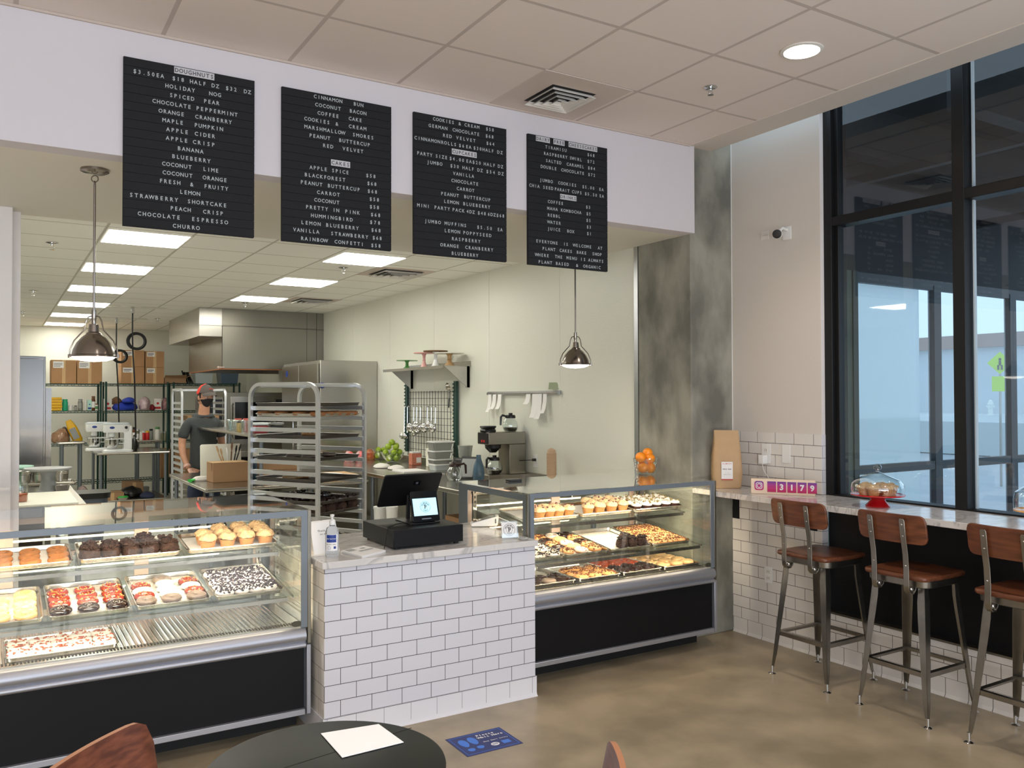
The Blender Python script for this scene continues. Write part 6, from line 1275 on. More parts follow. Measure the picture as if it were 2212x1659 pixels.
# apples in two glass bowls
def fruit_bowl(cx, cy, r_, label, fruits):
    t = thing('glass_bowl', label, 'bowl', (cx, cy, RZ)); b = MB(); b.lathe([(0, 0), (r_*.4, 0), (r_*.45, .006), (r_*.8, .06), (r_, .12), (r_*.97, .12), (r_*.76, .062), (r_*.4, .014), (0, .012)], 30); b.build('bowl', 'glass_ware', t)
    for i, (dx, dy, dz, lb) in enumerate(fruits):
        o = inst(apm, 'green_apple', None, (cx+dx, cy+dy, RZ+dz), (i*.7, i*.4, i), .95); inst(aps, 'stem', o); tag(o, lb, 'apple', 'green apples in glass bowls')
b = MB(); b.lathe([(0, -.030), (.016, -.034), (.032, -.020), (.038, .004), (.033, .026), (.018, .034), (.006, .028), (0, .026)], 22); apm = b.mesh('apple', 'green_apple')
b = MB(); b.tube([(0, 0, .026), (.003, 0, .042)], .0015, 6); aps = b.mesh('stem', 'kraft_dark')
bx_ = at(848, 985, y=8.9).x
bx_ = 3.90; by_ = 9.0
fruit_bowl(bx_, by_, .14, 'large glass bowl heaped with green apples on the worktop', [(-.06, -.04, .055, 'lower left apple in the large bowl'), (.02, -.06, .055, 'lower middle apple in the large bowl'), (.07, .02, .06, 'lower right apple in the large bowl'), (-.08, .01, .12, 'left apple at the large bowl rim'), (0, -.04, .12, 'front middle apple heaped in the large bowl'), (.08, -.02, .12, 'right apple at the large bowl rim'), (-.05, .0, .185, 'upper left apple of the large heap'), (.03, -.03, .18, 'upper middle apple of the large heap'), (.06, .03, .19, 'upper right apple of the large heap'), (0, .02, .235, 'topmost apple of the large heap'), (0, .06, .06, 'hidden apple at the back of large bowl')])
fruit_bowl(at(822, 990, y=9.6).x, 9.6, .125, 'smaller glass bowl of green apples behind the large one', [(-.05, -.03, .05, 'lower left apple in the small bowl'), (.03, -.04, .05, 'lower right apple in the small bowl'), (0, .04, .055, 'back apple in the small bowl'), (-.03, 0, .115, 'top left apple of the small bowl'), (.04, 0, .11, 'top right apple of the small bowl')])
lumpy2 = []
def heap(px0, px1, pyt, pyb, y, label, m, name, amp=.02, zs=RZ, thick=.10):
    a = at(px0, pyb, y=y); c = at(px1, pyt, y=y); r_ = (c.x-a.x)/2; H_ = max(.03, c.z-zs); b = MB(); b.lathe([(0, 0), (.8, 0), (1, .2), (.9, .6), (.5, .9), (0, 1.)], 20); me = b.mesh(name, m)
    for v in me.vertices: v.co.x *= r_; v.co.y *= thick; v.co.z *= min(H_, .05 if 'towel' in name else .13)
    disp(me, amp, 14, px0*.13, zmin=.004); o = inst(me, name, None, ((a.x+c.x)/2, y, zs)); tag(o, label, name.replace('_', ' ')); return o
heap(744, 766, 968, 1000, 9.45, 'red and white snack bag at the left worktop end', mat('red_white', (210, 40, 50), .3, col2=(230, 220, 216), nscale=9), 'snack_bag'); heap(768, 788, 968, 1000, 9.35, 'second red and white snack bag on the worktop', 'red_white', 'snack_bag'); heap(790, 810, 966, 996, 9.7, 'dark red fruit bag beside the small apple bowl', mat('fruit_bag', (150, 40, 36), .3, col2=(214, 150, 80), nscale=10), 'fruit_bag')
heap(808, 842, 1000, 1012, 8.42, 'crumpled white towel on the worktop below the apples', 'white_matte', 'towel', .012, thick=.12); heap(840, 872, 1004, 1014, 8.15, 'second crumpled white towel nearer the papers', 'white_matte', 'towel', .012, thick=.12)
def cbox(px0, px1, pyt, y, d, label, m, name, band=None, zs=RZ):
    a = at(px0, 1000, y=y); c = at(px1, pyt, y=y); t = thing(name, label, name.replace('_', ' '), (a.x, y, zs)); b = MB(); b.box(0, 0, 0, c.x-a.x, d, c.z-zs); b.build('body', m, t, .005)
    if band: b = MB(); W_ = c.x-a.x; b.box(W_*.45, -.0015, (c.z-zs)*.2, W_*.92, 0, (c.z-zs)*.65); b.build('label', band, t, smooth=False)
    return t, a.x, c.x, c.z
t, xa, xb, zz = cbox(890, 911, 979, 8.55, .09, 'pink salt jar with white lid on the worktop', mat('pink_salt', (196, 120, 96), .6, noise_amt=.15, nscale=60), 'salt_jar', 'white_paper'); b = MB(); b.box(.006, .006, zz-RZ+.0005, xb-xa-.006, .084, zz-RZ+.02); b.build('lid', 'white_plastic', t, .004)
cbox(925, 945, 968, 8.25, .06, 'upright cream carton left of the plastic containers', 'cutting_board', 'carton', 'green_lab')
zc_ = RZ
for i, (pa, pb, pyt, lb, m_) in enumerate(((940, 975, 1001, 'bottom clear container of the worktop stack', 'bin_clear'), (938, 980, 990, 'second container from bottom of the worktop stack', 'clear_jar'), (937, 981, 972, 'third container from bottom of the worktop stack', 'clear_jar'), (937, 984, 952, 'top clear container of the worktop stack', 'clear_jar'))):
    a = at(pa, 1000, y=7.78); c = at(pb, pyt, y=7.78); t = thing('food_container', lb, 'container', (a.x, 7.78, zc_), 0, 'stacked clear containers'); H_ = c.z-zc_; W_ = c.x-a.x
    b = MB(); loops(b, [(rr(W_*.86, .15, .02), 0), (rr(W_*.96, .17, .02), H_-.016)], M=T(W_/2, .09, 0)); b.build('tub', m_, t); b = MB(); loops(b, [(rr(W_, .18, .02), H_-.0155), (rr(W_, .18, .02), H_-.003)], M=T(W_/2, .09, 0)); b.build('lid', 'white_plastic', t); zc_ += H_-.001+.0005
pp = [at(857, 1013, z=RZ+.002), at(913, 1012, z=RZ+.002)]
o = B('paper_pad', 'white_paper', 3.47, 7.72, RZ, 3.74, 8.02, RZ+.012); tag(o, 'white paper pad lying on the worktop', 'paper'); o.rotation_euler.z = 0
o = B('sticky_notes', 'yellow_note', 3.42, 7.32, RZ, 3.55, 7.46, RZ+.010); tag(o, 'yellow sticky note pad on the worktop edge', 'sticky notes')
o = B('price_cards', 'white_matte', 3.60, 7.36, RZ, 3.74, 7.46, RZ+.006); tag(o, 'white cards lying right of the yellow notes', 'cards')
# coffee things
def coffee_pot(cx, cy, z, label, fill, dark='black_plastic', rz=0.):
    t = thing('coffee_pot', label, 'coffee pot', (cx, cy, z), rz, 'glass coffee pots'); k = .92
    b = MB(); b.lathe([(0, 0), (.055*k, 0), (.072*k, .02), (.080*k, .05), (.072*k, .085), (.05*k, .118), (.046*k, .128), (.044*k, .128), (.047*k, .116), (.069*k, .084), (.076*k, .05), (.068*k, .022), (.05*k, .004), (0, .004)], 30); b.build('carafe', 'glass_ware', t)
    if fill: b = MB(); b.lathe([(0, .005), (.05*k, .005), (.067*k, .022), (.0745*k, .05*min(1, fill)), (0, .05*min(1, fill))], 28); b.build('coffee', 'coffee', t)
    b = MB(); b.lathe([(.047*k, .122), (.052*k, .124), (.052*k, .140), (.045*k, .152), (0, .156)], 26); b.box(-.012, -.012, .152, .016, .012, .170); b.build('lid', dark, t)
    b = MB(); b.tube([(-.04, 0, .140), (-.085, 0, .150), (-.100, 0, .135), (-.104, 0, .06)], [.009, .011, .011, .009], 8, flat=(1, 1)); b.build('handle', dark, t)
    return t
cm = thing('coffee_maker', 'stainless pour over coffee brewer with black control panel', 'coffee maker', (3.737, 6.50, RZ))
b = MB(); b.box(0, 0, .325, .385, .20, .433); b.build('upper_housing', 'steel_brushed', cm, .004); b = MB(); b.box(.215, 0, .055, .385, .20, .324); b.build('column', 'steel_brushed', cm, .004); b = MB(); b.box(0, 0, 0, .385, .20, .054); b.build('base', 'steel_brushed', cm, .004)
b = MB(); b.box(-.006, .01, .332, 0, .19, .426); cp = b.build('control_panel', 'black_plastic', cm)
b = MB(); b.box(-.008, .06, .345, -.006, .085, .365); b.box(-.008, .10, .345, -.006, .125, .365); b.build('switches', 'red_tub', cp)
b = MB(); b.lathe([(0, .325), (.075, .325), (.070, .29), (.03, .25), (0, .25)], 24, T(.10, .10, 0)); b.build('brew_basket', 'black_plastic', cm)
b = MB(); b.lathe([(0, .434), (.07, .434), (.072, .45), (.062, .465), (.075, .48), (.072, .49), (0, .49)], 24, T(.05, .10, 0)); b.build('top_warmer', 'black_plastic', cm)
coffee_pot(3.737+.285, 6.60, RZ+.4335, 'coffee pot with dark coffee on top of the brewer', .8); coffee_pot(3.737+.115, 6.60, RZ+.0545, 'coffee pot inside the brewer', .75, rz=.3)
coffee_pot(3.54, 6.78, RZ, 'empty glass coffee pot with brown handle at worktop edge', 0, mat('brown_plastic', (52, 30, 26), .35), rz=radians(150))
va = thing('blue_vase', 'blue ceramic bottle vase in front of the brewer', 'vase', (3.60, 6.44, RZ)); b = MB(); b.lathe([(0, 0), (.038, 0), (.048, .02), (.052, .09), (.044, .15), (.026, .20), (.020, .225), (.022, .245), (.018, .245), (.016, .225), (0, .225)], 28); b.build('body', 'blue_ceramic', va)
ta = thing('tablet_stand', 'dark tablet leaning back on the worktop', 'tablet', (3.62, 6.62, RZ), radians(-55)); b = MB(); tilted_slab(.17, .22, .010, .01, T(0, 0, .1) @ Matrix.Rotation(radians(-28), 4, 'X'), b); b.build('tablet', 'black_plastic', ta, .002); b = MB(); tilted_slab(.14, .18, .001, .004, T(0, -.0055, .1) @ Matrix.Rotation(radians(-28), 4, 'X') @ T(0, -.001, 0), b); b.build('page', 'grey_plastic', ta)
ta.location = (3.72, 6.86, RZ)
gr = thing('blender_base', 'black blender base with clear jug behind the tablet', 'blender', (3.92, 7.28, RZ)); b = MB(); b.box(-.09, -.09, 0, .09, .09, .16); b.build('base', 'black_plastic', gr, .02); b = MB(); b.lathe([(0, .16), (.06, .16), (.075, .28), (0, .28)], 20); b.build('jug', 'jar_grey', gr)
ec = thing('edge_cup_stack', 'stack of tan paper cups in a clear sleeve by the wall', 'paper cups', (4.02, 5.93, RZ)); b = MB(); prof = []
cups = MB()
for i in range(14): z = i*.013; cups.lathe([(.033, z), (.043, z+.10), (.045, z+.103), (.043, z+.106)], 22, cap=False)
cups.lathe([(0, .27), (.04, .27), (.036, .30), (.01, .315), (0, .315)], 20); cups.build('cups', 'tan_cup', ec)
for c in [o for o in bpy.data.objects if o.name.startswith('edge_cup_stack')]: c.name = 'paper_cup_stack'; c.scale = (.95, .95, 1)
wo = thing('wall_outlet', 'white outlet with black plug on the kitchen wall by the cups', 'outlet', (XK-.001, at(1158, 996, x=XK).y, at(1158, 996, x=XK).z)); b = MB(); b.box(-.006, -.035, -.058, 0, .035, .058); b.build('cover_plate', 'white_plastic', wo, .002)
b = MB(); b.box(-.035, -.012, -.0, -.006, .012, .024); b.tube([(-.03, 0, .012), (-.06, .05, .008), (-.10, .16, -.005), (-.10, .26, -.03)], .004, 6); b.build('plug', 'black_plastic', wo)
# under the worktop
for i, (px0, px1, pyt, pyb, lb) in enumerate(((812, 836, 1090, 1125, 'white lidded bucket under the worktop'), (838, 856, 1090, 1125, 'second white bucket under the worktop'))):
    y = 7.5+i*-.25; a = at(px0, pyb, y=y); c = at(px1, pyt, y=y); t = thing('plastic_bucket', lb, 'bucket', ((a.x+c.x)/2, y, .2185), 0, 'buckets under the worktop'); r_ = (c.x-a.x)/2*1.3; H_ = max(.2, c.z-.2185)
    b = MB(); b.lathe([(0, 0), (r_*.85, 0), (r_, H_*.92), (0, H_*.92)], 24); b.build('tub', 'white_plastic', t); b = MB(); b.lathe([(0, H_*.92), (r_*1.06, H_*.92), (r_*1.06, H_*.97), (0, H_)], 24); b.build('lid', 'white_plastic', t)
zz = .2185
for i, (h_, w_, lb) in enumerate(((.12, .42, 'lowest kraft carton stacked under the worktop end'), (.13, .34, 'middle kraft carton stacked under the worktop end'), (.14, .40, 'top kraft carton stacked under the worktop end'))):
    o = B('cardboard_box', 'kraft', 3.50+.03*(i == 1), 6.50+.02*i, zz, 3.50+w_, 6.85+.02*i, zz+h_, None, .004); zz += h_+.001; tag(o, lb, 'box', 'cartons under the worktop')
# ---- wall shelf with cake stands
ws = thing('wall_shelf', 'stainless bracket shelf with four cake stands on the kitchen wall', 'wall shelf', (XK-.003, 7.575, 2.0))
b = MB(); b.box(-.32, 0, -.030, -.318, 1.53, 0); b.box(-.32, 0, -.003, 0, 1.53, 0); b.box(-.003, 0, 0, 0, 1.53, .05); b.build('shelf', 'steel', ws, .001)
for y in (.03, 1.40): b = MB(); b.ext([(-.29, -.004), (0, -.004), (0, -.22), (-.03, -.22)], 'y', y, y+.004); b.box(-.03, y, -.22, 0, y+.03, -.004); b.build('bracket', 'steel', ws, smooth=False)
SZ = 2.0005
def small_stand(px, y, r_, h_, m1, m2, label, x=None):
    x = at(px, 785, y=y).x if x is None else x; x = min(x, XK-.01-r_*.0)
    t = thing('cake_stand', label, 'cake stand', (x, y, SZ)); b = MB(); b.lathe([(0, 0), (r_*.36, 0), (r_*.34, .01), (r_*.2, h_*.25), (r_*.13, h_*.45), (r_*.17, h_*.5), (r_*.13, h_*.56), (r_*.15, h_*.8), (r_*.26, h_*.93), (0, h_*.93)], 26); b.build('pedestal', m1, t); b = MB(); b.lathe([(0, h_*.93), (r_*.97, h_*.93), (r_, h_*.98), (r_, h_), (0, h_)], 40); b.build('plate', m2, t)
small_stand(860, 8.72, .12, .095, 'green_glass', 'green_glass', 'small green glass cake stand on the wall shelf', x=3.955); small_stand(902, 8.32, .115, .165, 'pink', 'pink', 'pink cake stand with tall foot on the wall shelf', x=3.975)
small_stand(933, 8.02, .13, .17, 'white_plastic', 'kraft_dark', 'white footed cake stand with dark plate on wall shelf', x=3.965); small_stand(968, 7.73, .15, .135, mat('tan_wood', (176, 140, 96), .5), 'cutting_board', 'wide pale cake stand with wooden foot at shelf right end', x=3.98)
# ---- grid panel with ladles
gp = thing('utensil_grid', 'black wire grid between green uprights hung with ladles', 'utensil rack', (XK-.03, 7.86, 1.05))
for y in (-.03, 1.20):
    b = MB(); b.box(-.012, y, 0, .014, y+.055, .80); n = 20
    for i in range(n): b.box(-.020, y+.045, .02+i*.039, -.008, y+.066, .034+i*.039)
    b.build('upright', 'green_epoxy', gp, smooth=False)
b = MB()
for i in range(17): b.tube([(-.004, .04+i*.0715, -.04), (-.004, .04+i*.0715, .70)], .0028, 6)
for i in range(11): b.tube([(-.004, .02, -.03+i*.072), (-.004, 1.2, -.03+i*.072)], .0028, 6)
b.build('grid', 'black_metal', gp)
def ladle(y, zt, L_, r_, label, m='chrome', kind='ladle', hm='chrome'):
    t = thing(kind, label, kind, (XK-.05, 7.86+y, zt), 0, 'ladles and scoops hanging on the grid'); b = MB(); b.tube([(.012, 0, .0), (.0, 0, .012), (-.008, 0, 0), (-.010, 0, -L_*.55), (-.012, 0, -L_+r_)], .005, 8); b.build('handle', hm, t)
    b = MB(); b.lathe([(0, -r_), (r_*.5, -r_*.86), (r_*.87, -r_*.5), (r_, 0), (r_*.96, 0), (r_*.83, -r_*.48), (r_*.46, -r_*.8), (0, -r_*.94)], 22, T(-.03, 0, -L_) @ Matrix.Rotation(radians(55), 4, 'Y')); b.build('bowl', m, t)
for i, (y, L_, r_, lb) in enumerate(((1.235, .30, .030, 'long tongs like scoop at the left upright'), (1.15, .30, .028, 'second scoop near the left upright'), (.98, .21, .048, 'large ladle at left of the grid'), (.90, .26, .030, 'small scoop below the large ladle'), (.80, .20, .060, 'largest ladle in the middle of the grid'), (.62, .20, .045, 'medium ladle right of the largest one'), (.52, .17, .034, 'small ladle right of the grid middle'), (.42, .20, .038, 'rightmost shiny ladle on the grid'))): ladle(y, 1.57, L_*1.12, r_*1.35, lb)
st_ = thing('strainer', 'small strainer with black handle at grid upper right', 'strainer', (XK-.05, 7.97, 1.74)); b = MB(); b.lathe([(0, -.03), (.03, -.02), (.045, 0), (.042, 0), (0, -.026)], 20, T(-.01, 0, .05) @ Matrix.Rotation(radians(70), 4, 'Y')); b.build('mesh_bowl', 'steel', st_); b = MB(); b.tube([(0, 0, 0), (0, 0, -.07)], .004, 6); b.tube([(0, 0, -.07), (0, .01, -.17)], .011, 8, flat=(1, .6)); b.build('handle', 'black_plastic', st_)
# ---- ticket rail
tr = thing('ticket_rail', 'aluminium ticket rail on the kitchen wall', 'ticket rail', (XK-.002, 5.98, 1.705)); b = MB(); b.ext([(0, 0), (-.03, -.004), (-.034, .010), (-.022, .026), (0, .030)], 'y', 0, 1.22); b.build('rail', 'aluminium', tr, ang=50); b = MB(); b.cyl(-.015, 0, -.005, .03, .018, 14); b.build('end_cap', 'grey_plastic', tr)
def ticket(y, L_, w_, label, m='white_paper', curl=.03):
    w_ *= 1.35
    b = MB(); pts = [(-.012, 0), (-.016, -L_*.4), (-.020-curl*.3, -L_*.8), (-.018-curl, -L_)]; vs = []
    for u, v in pts: vs += [(u, -w_/2, v), (u, w_/2, v)]
    b.add(vs, [(2*i, 2*i+1, 2*i+3, 2*i+2) for i in range(3)]); o = b.build('order_ticket', m, None, loc=(XK-.022, y, 1.706)); tag(o, label, 'ticket', 'paper tickets hanging from the rail'); return o
for (px, L_, w_, lb) in ((1061, .17, .045, 'longest of three tickets at the rail left end'), (1071, .14, .05, 'second ticket from the rail left end'), (1082, .14, .05, 'third ticket from the rail left end'), (1144, .09, .055, 'short printed card under the rail middle'), (1158, .21, .06, 'left ticket of the long group at the right'), (1168, .22, .06, 'middle ticket of the long group at the right'), (1180, .17, .045, 'right ticket of the long group')):
    ticket(at(px, 860, x=XK-.02).y, L_, w_, lb)
bn = at(1197, 833, x=XK-.01); o = MB().prism([(-.03, -.06), (.03, -.06), (.03, .06), (-.03, .06)], 0, .001).build('bank_note', mat('note_green', (150, 160, 130), .7), None, loc=(XK-.012, bn.y, 1.775)); o.rotation_euler = (0, radians(-80), radians(14)); tag(o, 'green dollar bill stuck at the rail right end', 'bank note')
# ---- coiled cords from the ceiling
for (x, y, zb_, zc2, r_, lb) in ((1.60, 12.52, 1.42, 2.46, .115, 'black cord with big coil hanging left of the hood'), (1.60, 14.30, 1.30, 2.33, .10, 'black cord with coil hanging behind the left pendant')):
    t = thing('hanging_cord', lb, 'cord', (x, y, ZK), 0, 'cords hanging from the kitchen ceiling'); b = MB(); b.tube([(0, 0, 0), (0, 0, zc2-ZK+r_), (.005, 0, zc2-ZK-r_), (.03, .0, zb_+.5-ZK), (.05, 0, zb_-ZK-.28)], .010, 8); b.build('cord', 'black_plastic', t)
    b = MB()
    for k in range(4): b.torus((.045+.006*k, .01*k, zc2-ZK), r_-.010*k*(k != 3), .009, 26, 8, ax='y')
    b.build('coil', 'black_plastic', t); b = MB(); b.box(-.02, -.02, -.09, .02, .02, 0); b.build('junction_box', 'steel', t, .003)
    b = MB(); b.box(-.45, -.015, -.012, .45, .015, -.001); b.box(.1, -.12, -.004, .42, .12, -.0005); b.box(-.42, -.12, -.004, -.15, .12, -.0005); b.build('ceiling_plate', 'kitchen_soffit', t, smooth=False)
# ---- left work table with cake stands, pans and a white board
work_table(-1.2, 7.0, .60, 9.45, .88, 'stainless prep table at far left with the white cutting board')
LZ = .8805
kb = B('cutting_board', 'cutting_board', -.30, 7.10, LZ, .545, 8.02, LZ+.02, None, .006); tag(kb, 'large white cutting board lying on the left prep table', 'cutting board')
def lstand(px, y, r_, h_, m, label): cake_stand((at(px, 1030, y=y).x, y, LZ), r_, h_, m, label)
lstand(104, 8.25, .185, .20, 'grey_plastic', 'grey pedestal cake stand on the left prep table'); lstand(26, 8.75, .17, .19, 'mint', 'mint cake stand cut by the left partition')
k = 0
for px, nm_ in ((48, 'left'), (88, 'middle'), (129, 'right')):
    y = 8.92; x = at(px, 1040, y=y).x
    for i in range(3):
        t = MB(); t.lathe([(0, 0), (.066, 0), (.070, .075), (.074, .077), (.070, .079), (.066, .075), (.062, .004), (0, .004)], 26); o = t.build('cake_tin', 'sheet_pan', None, loc=(x+.003*i, y+.002*i, LZ+.024+i*.0145)); tag(o, '%s cake tin in the %s stack on the prep table' % (['bottom', 'middle', 'top'][i], nm_), 'cake tin', 'nested cake tins on the prep table')
xx = at(129, 1045, y=8.8).x; tray(xx-.12, 8.78, LZ, .26, .33, 0, 'small sheet pan under the right cake tins', liner=False); tray(at(60, 1045, y=8.8).x-.2, 8.78, LZ, .42, .33, 0, 'sheet pan under the left and middle cake tins', liner=False)
t = thing('loaf_tin', 'shiny small loaf tin right of the grey stand', 'baking tin', (at(133, 1060, y=8.2).x, 8.2, LZ)); b = MB(); loops(b, [(rr(.10, .07, .015), 0), (rr(.12, .09, .018), .055)]); b.build('tin', 'chrome', t)
t = thing('glass_jar', 'glass jar of orange spice at the partition edge', 'jar', (.20, 7.30, LZ+.0205)); t.location = (at(42, 1080, y=7.35).x, 7.35, LZ+.0205); b = MB(); b.lathe([(0, .004), (.05, .004), (.052, .06), (0, .06)], 20); b.build('spice', mat('paprika', (190, 96, 50), .7), t); b = MB(); b.lathe([(0, 0), (.055, 0), (.058, .01), (.058, .12), (.052, .14), (.05, .14), (.054, .11), (.054, .01), (0, .003)], 24); b.build('jar', 'glass_ware', t)
q_ = at(168, 1040, y=9.9); t = thing('waste_tub', 'black lined grey tub on the floor beyond the prep table', 'tub', (.86, 10.3, 0)); b = MB(); loops(b, [(rr(.30, .30, .08), 0), (rr(.42, .42, .1), .62)]); b.build('tub', mat('slate', (84, 92, 104), .4), t); b = MB(); loops(b, [(rr(.45, .45, .1), .60), (rr(.47, .47, .1), .66)]); b.build('bag_rim', 'black_plastic', t)
lumpy(160, 200, 1006, 1050, 'clear bag with pink and white scraps beyond the tub', mat('scrap', (170, 150, 146), .5, col2=(110, 90, 84), nscale=9), .001, 'bag', .04, y=14.9)
# ================================================================== the man in the cap
def skin(name, verts, edges, m, parent, sub=2, root=0, smooth=True):
    me = bpy.data.meshes.new(name); me.from_pydata([v[:3] for v in verts], edges, []); o = bpy.data.objects.new(name, me); COL.objects.link(o)
    o.modifiers.new('skin', 'SKIN'); 
    if not me.skin_vertices: 
        bm = bmesh.new(); bm.from_mesh(me); bm.verts.layers.skin.verify(); bm.to_mesh(me); bm.free()
    for i, v in enumerate(verts):
        r_ = v[3]; me.skin_vertices[0].data[i].radius = r_ if isinstance(r_, tuple) else (r_, r_); me.skin_vertices[0].data[i].use_root = (i == root)
    o.modifiers['skin'].use_smooth_shade = True; o.modifiers['skin'].branch_smoothing = .6
    s = o.modifiers.new('sub', 'SUBSURF'); s.levels = sub; s.render_levels = sub
    dg = bpy.context.evaluated_depsgraph_get(); dg.update(); nm = bpy.data.meshes.new_from_object(o.evaluated_get(dg)); o.modifiers.clear(); o.data = nm; nm.materials.clear(); nm.materials.append(MATS[m])
    nm.polygons.foreach_set('use_smooth', [True]*len(nm.polygons)); o.parent = parent; return o
ml = deep(436, 880, 9.55)
man = thing('person', 'man in charcoal t-shirt, black mask and red and grey cap standing behind the table', 'person', (ml.x+.03, ml.y, 0), radians(14))
# body: legs, trunk, neck, arms (the body faces -y in its own frame; +x is to the viewer's right)
V = [(0, .02, .98, (.120, .09)), (0, .02, 1.12, (.120, .09)), (0, .03, 1.28, (.130, .085)), (0, .035, 1.39, (.110, .07)), (0, .025, 1.475, (.062, .060)), (0, .010, 1.55, (.062, .064)), (0, -.002, 1.625, (.058, .062)), (0, 0, 1.68, (.05, .055)),
     (-.165, .04, 1.415, .040), (-.215, .06, 1.28, .046), (-.232, .07, 1.16, .043), (-.232, .03, 1.05, .040), (-.226, -.05, .935, .030), (-.225, -.085, .895, .028),
     (.165, .04, 1.415, .040), (.215, .05, 1.28, .046), (.228, .05, 1.16, .043), (.215, -.03, 1.06, .040), (.19, -.15, .97, .030), (.185, -.185, .945, .028),
     (-.085, .02, .90, .075), (-.10, .01, .70, .07), (-.105, .0, .50, .064), (-.105, .02, .30, .054), (-.105, .03, .09, .042), (-.105, -.10, .045, .040),
     (.085, .02, .90, .075), (.10, .01, .70, .07), (.105, .0, .50, .064), (.105, .02, .30, .054), (.105, .03, .09, .042), (.105, -.10, .045, .040)]
E_ = [(0, 1), (1, 2), (2, 3), (3, 4), (4, 5), (5, 6), (6, 7), (3, 8), (8, 9), (9, 10), (10, 11), (11, 12), (12, 13), (3, 14), (14, 15), (15, 16), (16, 17), (17, 18), (18, 19), (0, 20), (20, 21), (21, 22), (22, 23), (23, 24), (24, 25), (0, 26), (26, 27), (27, 28), (28, 29), (29, 30), (30, 31)]
skin('body', V, E_, 'skin', man)
# t-shirt
V = [(0, .02, .84, (.178, .135)), (0, .02, .98, (.166, .128)), (0, .02, 1.12, (.160, .120)), (0, .03, 1.27, (.176, .126)), (0, .035, 1.395, (.168, .110)), (0, .028, 1.462, (.118, .092)), (0, .022, 1.505, (.084, .080)), (-.163, .04, 1.418, .070), (-.212, .058, 1.295, .064), (-.228, .066, 1.215, .066), (.163, .04, 1.418, .070), (.212, .05, 1.295, .064), (.226, .054, 1.215, .066)]
skin('tshirt', V, [(0, 1), (1, 2), (2, 3), (3, 4), (4, 5), (5, 6), (4, 7), (7, 8), (8, 9), (4, 10), (10, 11), (11, 12)], 'shirt', man)
V = [(0, .02, .965, (.158, .120)), (0, .02, .91, (.158, .12)), (-.092, .02, .84, .108), (-.102, .01, .66, .096), (-.107, .005, .48, .078), (-.107, .02, .28, .070), (-.107, .03, .06, .066), (.092, .02, .84, .108), (.102, .01, .66, .096), (.107, .005, .48, .078), (.107, .02, .28, .070), (.107, .03, .06, .066)]
skin('jeans', V, [(0, 1), (1, 2), (2, 3), (3, 4), (4, 5), (5, 6), (1, 7), (7, 8), (8, 9), (9, 10), (10, 11)], 'jeans', man)
for s_ in (-1, 1): b = MB(); loops(b, [(rr(.10, .28, .045), 0), (rr(.105, .285, .045), .03), (rr(.09, .24, .042), .07), (rr(.07, .10, .03), .10)], M=T(s_*.105, -.05, 0)); b.build('shoe', 'black_plastic', man)
# gloved hands: palm and five fingers
def hand(base, dirv, side, parent):
    d = Vector(dirv).normalized(); u = Vector((side, 0, 0)); n_ = d.cross(u).normalized(); u = n_.cross(d).normalized(); P = Vector(base)
    q = lambda a, b_, c_: tuple(P+d*a+u*b_+n_*c_)
    V = [(*q(0, 0, 0), (.030, .020)), (*q(.04, 0, 0), (.036, .016)), (*q(.08, .0, 0), (.038, .014))]; E_ = [(0, 1), (1, 2)]
    for k, (o_, L_) in enumerate(((-.030, .060), (-.010, .074), (.011, .070), (.030, .054))):
        i = len(V); V += [(*q(.088, o_, 0), .0095), (*q(.088+L_*.45, o_*1.12, .006), .009), (*q(.088+L_*.78, o_*1.15, .020), .0085), (*q(.088+L_*.95, o_*1.15, .034), .007)]; E_ += [(2, i), (i, i+1), (i+1, i+2), (i+2, i+3)]
    i = len(V); V += [(*q(.030, -.040, .008), .011), (*q(.062, -.060, .018), .010), (*q(.088, -.066, .026), .008)]; E_ += [(1, i), (i, i+1), (i+1, i+2)]
    skin('hand', V, E_, 'glove', parent)
hand((-.225, -.085, .905), (.15, -.55, -.55), -1, man); hand((.185, -.185, .955), (-.1, -.75, -.45), 1, man)
b = MB(); b.lathe([(.036, 0), (.041, .012), (.037, .03)], 20, T(-.2255, -.062, .912) @ Matrix.Rotation(radians(-35), 4, 'X'), cap=False); b.build('glove_cuff', 'glove', man)
# head
hx, hy, hz = 0., -.018, 1.695
hdE = bpy.data.objects.new('head', None)
b = MB(); b.sphere((0, 0, 0), 1, 72, 64); me = b.mesh('head', 'skin')
for v in me.vertices:
    x, y, z = v.co; fr_ = max(0, -y); 
    w_ = .080*(1-.22*max(0, -z)**1.6); d_ = .096; hgt = .122
    X = x*w_; Y = y*d_-(-.01*max(0, -z)); Z = z*hgt
    if z < -.1: Y += max(0, y)*.035*(-z)            # nape goes in
    if y < 0:
        nose = math.exp(-((x/.17)**2))*math.exp(-(((z+.16)/.20)**2)); Y -= nose*.024*fr_
        brow = math.exp(-(((z-.10)/.09)**2))*math.exp(-((x/.55)**4)); Y -= brow*.005*fr_
        for ex in (-.42, .42): Y += .011*math.exp(-(((x-ex)/.20)**2+((z+.02)/.10)**2))*fr_
        chin = math.exp(-(((z+.85)/.22)**2))*math.exp(-((x/.35)**2)); Y -= chin*.012
        lip = math.exp(-(((z+.52)/.06)**2))*math.exp(-((x/.32)**2)); Y -= lip*.005
    v.co = (X, Y, Z)
head = inst(me, 'head', man, (hx, hy, hz), (radians(3), 0, radians(8)))
